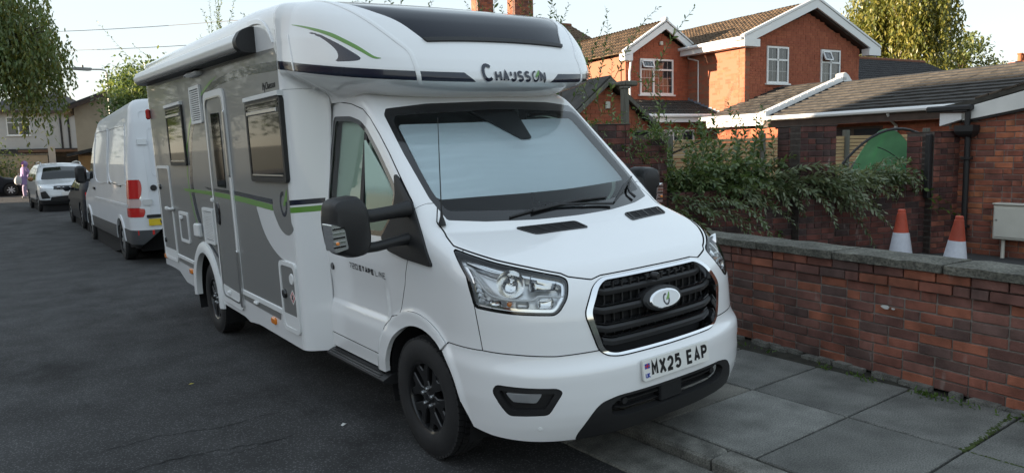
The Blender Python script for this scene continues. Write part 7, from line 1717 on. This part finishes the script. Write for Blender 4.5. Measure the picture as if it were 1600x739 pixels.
for k in range(60): x, y = 1.227+RG.normal(0, .006), RG.uniform(-2.3, -1.95); r = RG.uniform(.005, .012); b.lathe([(0, .004+r*.5), (r*.7, .003+r*.3), (r, 0)], 6, 'z', (x, y, .066))
o = b.build('moss', m_moss); o['kind'] = 'stuff'
tag(put('fallen_leaf', newmesh('fallen_leaf', [(0, 0, .006), (.02, .012, .010), (.045, .0, .007), (.02, -.013, .009)], [(0, 1, 2, 3)], mat('yellow_leaf', (.45, .40, .06), .7)), None, (-1.75, 2.39, 0)), 'yellow fallen leaf lying alone on the tarmac', 'leaf')
tag(put('paper_scrap', newmesh('paper_scrap', [(0, 0, .005), (.026, .008, .012), (.04, .02, .006), (.014, .03, .014), (-.006, .02, .006)], [(0, 1, 3, 4), (1, 2, 3)], mat('scrap_white', (.6, .6, .58), .8)), None, (-1.17, .77, 0)), 'white paper scrap on the tarmac near the front wheel', 'litter')
# ---------------------------------------------------------------- green pop-up tent behind the wall
tn = thing('green_tent', 'bright green and black domed tent sagging between fence and wall', 'tent', (8.05, 1.85, .2), AZ(112)); tn.scale = (1.15, 1, 1.12)
m_tg = mat('tent_green', (.36, .84, .44), .22, var=.25, vscale=3); m_tb = mat('tent_black', (.014, .015, .018), .6, bump=.3, bscale=8)
def tent_pt(a, t_, r=1.0): return (-.58+1.16*a, .0-.55*math.sin(math.pi*t_)*r+.55, .42+1.12*math.sin(math.pi*(.12+.76*a))**.8*math.cos((t_-.5)*math.pi)**.6 if 0 < t_ < 1 else .42)
na, nt = 44, 30; V = [tent_pt(i/(na-1), .02+.96*j/(nt-1)) for i in range(na) for j in range(nt)]; F = []; Mx = []
for i in range(na-1):
    for j in range(nt-1):
        F.append((i*nt+j, i*nt+j+1, (i+1)*nt+j+1, (i+1)*nt+j)); zc = V[i*nt+j][2]; Mx.append(0 if zc > .98+.35*abs(i/(na-1)-.55)-.25*(i/(na-1)) else 1)
put('canopy', newmesh('canopy', V, F, [m_tg, m_tb], Mx, True), tn)
for k, (p, q, h) in enumerate((((-.95, -.1, .9), (.62, -.05, 1.35), .75), ((-.6, -.12, .5), (.62, -.1, 1.0), .62), ((-.3, -.15, 1.3), (.5, -.15, .6), .25))):
    b = MB(); b.tube([tuple(np.array(p)*(1-t_)+np.array(q)*t_+np.array([0, -.05, h*4*t_*(1-t_)*.5])) for t_ in np.linspace(0, 1, 14)], .018 if k == 0 else .006, 8); b.build('tent_pole', m_blackp, tn, True)
b = MB(); b.box(-1.35, .6, .1, .5, 0, .72, 0, .12); b.build('ground_skirt', m_tb, tn)
# ---------------------------------------------------------------- pedestrian
def skin_body(name, verts, edges, rads, m, parent, sub=2):
    me = bpy.data.meshes.new(name); me.from_pydata(verts, edges, []); o = bpy.data.objects.new(name, me); COL.objects.link(o); sk_ = o.modifiers.new('s', 'SKIN'); sk_.use_smooth_shade = True
    for i, r in enumerate(rads): me.skin_vertices[0].data[i].radius = (r, r) if np.isscalar(r) else r
    me.skin_vertices[0].data[0].use_root = True; ss = o.modifiers.new('u', 'SUBSURF'); ss.levels = ss.render_levels = sub
    dg = bpy.context.evaluated_depsgraph_get(); m2 = bpy.data.meshes.new_from_object(o.evaluated_get(dg)); bpy.data.objects.remove(o); m2.materials.clear(); m2.materials.append(m)
    m2.polygons.foreach_set('use_smooth', np.ones(len(m2.polygons), dtype=bool)); return put(name, m2, parent)
pr_ = thing('person', 'person in a lilac hooded coat walking across the junction', 'person', (-1.02, 38.2, .16), math.radians(-65))
m_skin = mat('skin_tone', (.40, .24, .17), .6); m_coat = mat('lilac_coat', (.36, .25, .50), .8, var=.15, vscale=9); m_trs = mat('lilac_trousers', (.34, .28, .42), .8); m_shoe = mat('pale_shoes', (.4, .38, .38), .7)
# faces local -y; left arm carries the bag
Vb = [(0, 0, .92), (0, -.01, 1.12), (0, 0, 1.34), (0, .0, 1.44), (0, -.01, 1.50), (0, -.02, 1.60), (.09, 0, .88), (.10, -.13, .48), (.10, -.13, .09), (-.09, 0, .88), (-.10, .08, .48), (-.10, .26, .12), (.17, 0, 1.38), (.23, .06, 1.12), (.24, -.04, .90), (-.17, 0, 1.38), (-.25, .02, 1.12), (-.26, -.08, .92), (.10, -.22, .05), (-.10, .20, .05)]
Eb = [(0, 1), (1, 2), (2, 3), (3, 4), (4, 5), (0, 6), (6, 7), (7, 8), (0, 9), (9, 10), (10, 11), (2, 12), (12, 13), (13, 14), (2, 15), (15, 16), (16, 17), (8, 18), (11, 19)]
skin_body('body', Vb, Eb, [.13, .12, .14, .06, .06, .10, .09, .065, .045, .09, .065, .045, .06, .045, .035, .06, .045, .035, .04, .04], m_skin, pr_)
b = MB(); ring_n = 20; V = []
for (z, rx, ry, dy) in ((.62, .255, .215, 0), (.80, .245, .20, 0), (1.0, .205, .165, 0), (1.2, .205, .16, 0), (1.36, .215, .145, 0), (1.43, .15, .12, 0), (1.47, .10, .10, 0)):
    for k in range(ring_n): a = 2*math.pi*k/ring_n; V.append((rx*math.cos(a)*(1+.03*math.cos(6*a)*(z < .9)), ry*math.sin(a)+dy, z))
b.add(V, [(i*ring_n+k, i*ring_n+(k+1) % ring_n, (i+1)*ring_n+(k+1) % ring_n, (i+1)*ring_n+k) for i in range(6) for k in range(ring_n)]); coat = b.build('coat', m_coat, pr_, True)
for s, P in ((1, [(.17, 0, 1.37), (.25, .06, 1.14), (.255, -.03, .92)]), (-1, [(-.17, 0, 1.37), (-.265, .02, 1.14), (-.275, -.07, .93)])): b = MB(); Q = catmull(P, 5, False); b.tube([tuple(q) for q in Q], [.085-.03*i/(len(Q)-1) for i in range(len(Q))], 12); b.build('sleeve', m_coat, coat, True)
b = MB(); V = []
for i in range(9):
    for k in range(14): th = math.pi*.30+math.pi*1.4*k/13+math.pi*0; ph = math.pi*i/8; V.append((.135*math.sin(ph)*math.sin(th-math.pi/2+math.pi/2-math.pi), .02+.15*math.sin(ph)*-math.cos(th), 1.60-.155*math.cos(ph)*-1+0))
b.add(V, [(i*14+k, i*14+k+1, (i+1)*14+k+1, (i+1)*14+k) for i in range(8) for k in range(13)]); b.build('hood', m_coat, pr_, True)
for P in ([(.09, 0, .86), (.10, -.13, .48), (.10, -.135, .10)], [(-.09, 0, .86), (-.10, .08, .48), (-.10, .26, .14)]): b = MB(); Q = catmull(P, 5, False); b.tube([tuple(q) for q in Q], [.105-.03*i/(len(Q)-1) for i in range(len(Q))], 12); b.build('trouser_leg', m_trs, pr_, True)
for (x, y, rx) in ((.10, -.16, 0), (-.10, .24, .4)): b = MB(); b.box(x-.045, x+.045, y-.12, y+.08, .0, .09, 0, .03); b.build('shoe', m_shoe, pr_, True)
bgp = thing('shopping_bag', 'white carrier bag held by the person in the lilac coat', 'bag', (-1.30, 38.15, .80)); b = MB(); V = []
for (z, r) in ((0, .10), (.06, .17), (.20, .19), (.34, .13), (.42, .05)):
    for k in range(14): a = 2*math.pi*k/14; V.append((r*math.cos(a)*(1+.1*math.cos(3*a)), r*.7*math.sin(a), z))
b.add(V, [(i*14+k, i*14+(k+1) % 14, (i+1)*14+(k+1) % 14, (i+1)*14+k) for i in range(4) for k in range(14)]+[tuple(range(14))]); b.build('bag_body', mat('bag_white', (.6, .6, .6), .6), bgp, True)
b = MB(); b.tube([(0, 0, .40), (.02, 0, .50), (.06, 0, .52)], .012, 6); b.build('bag_handle', MATS['bag_white'], bgp, True)
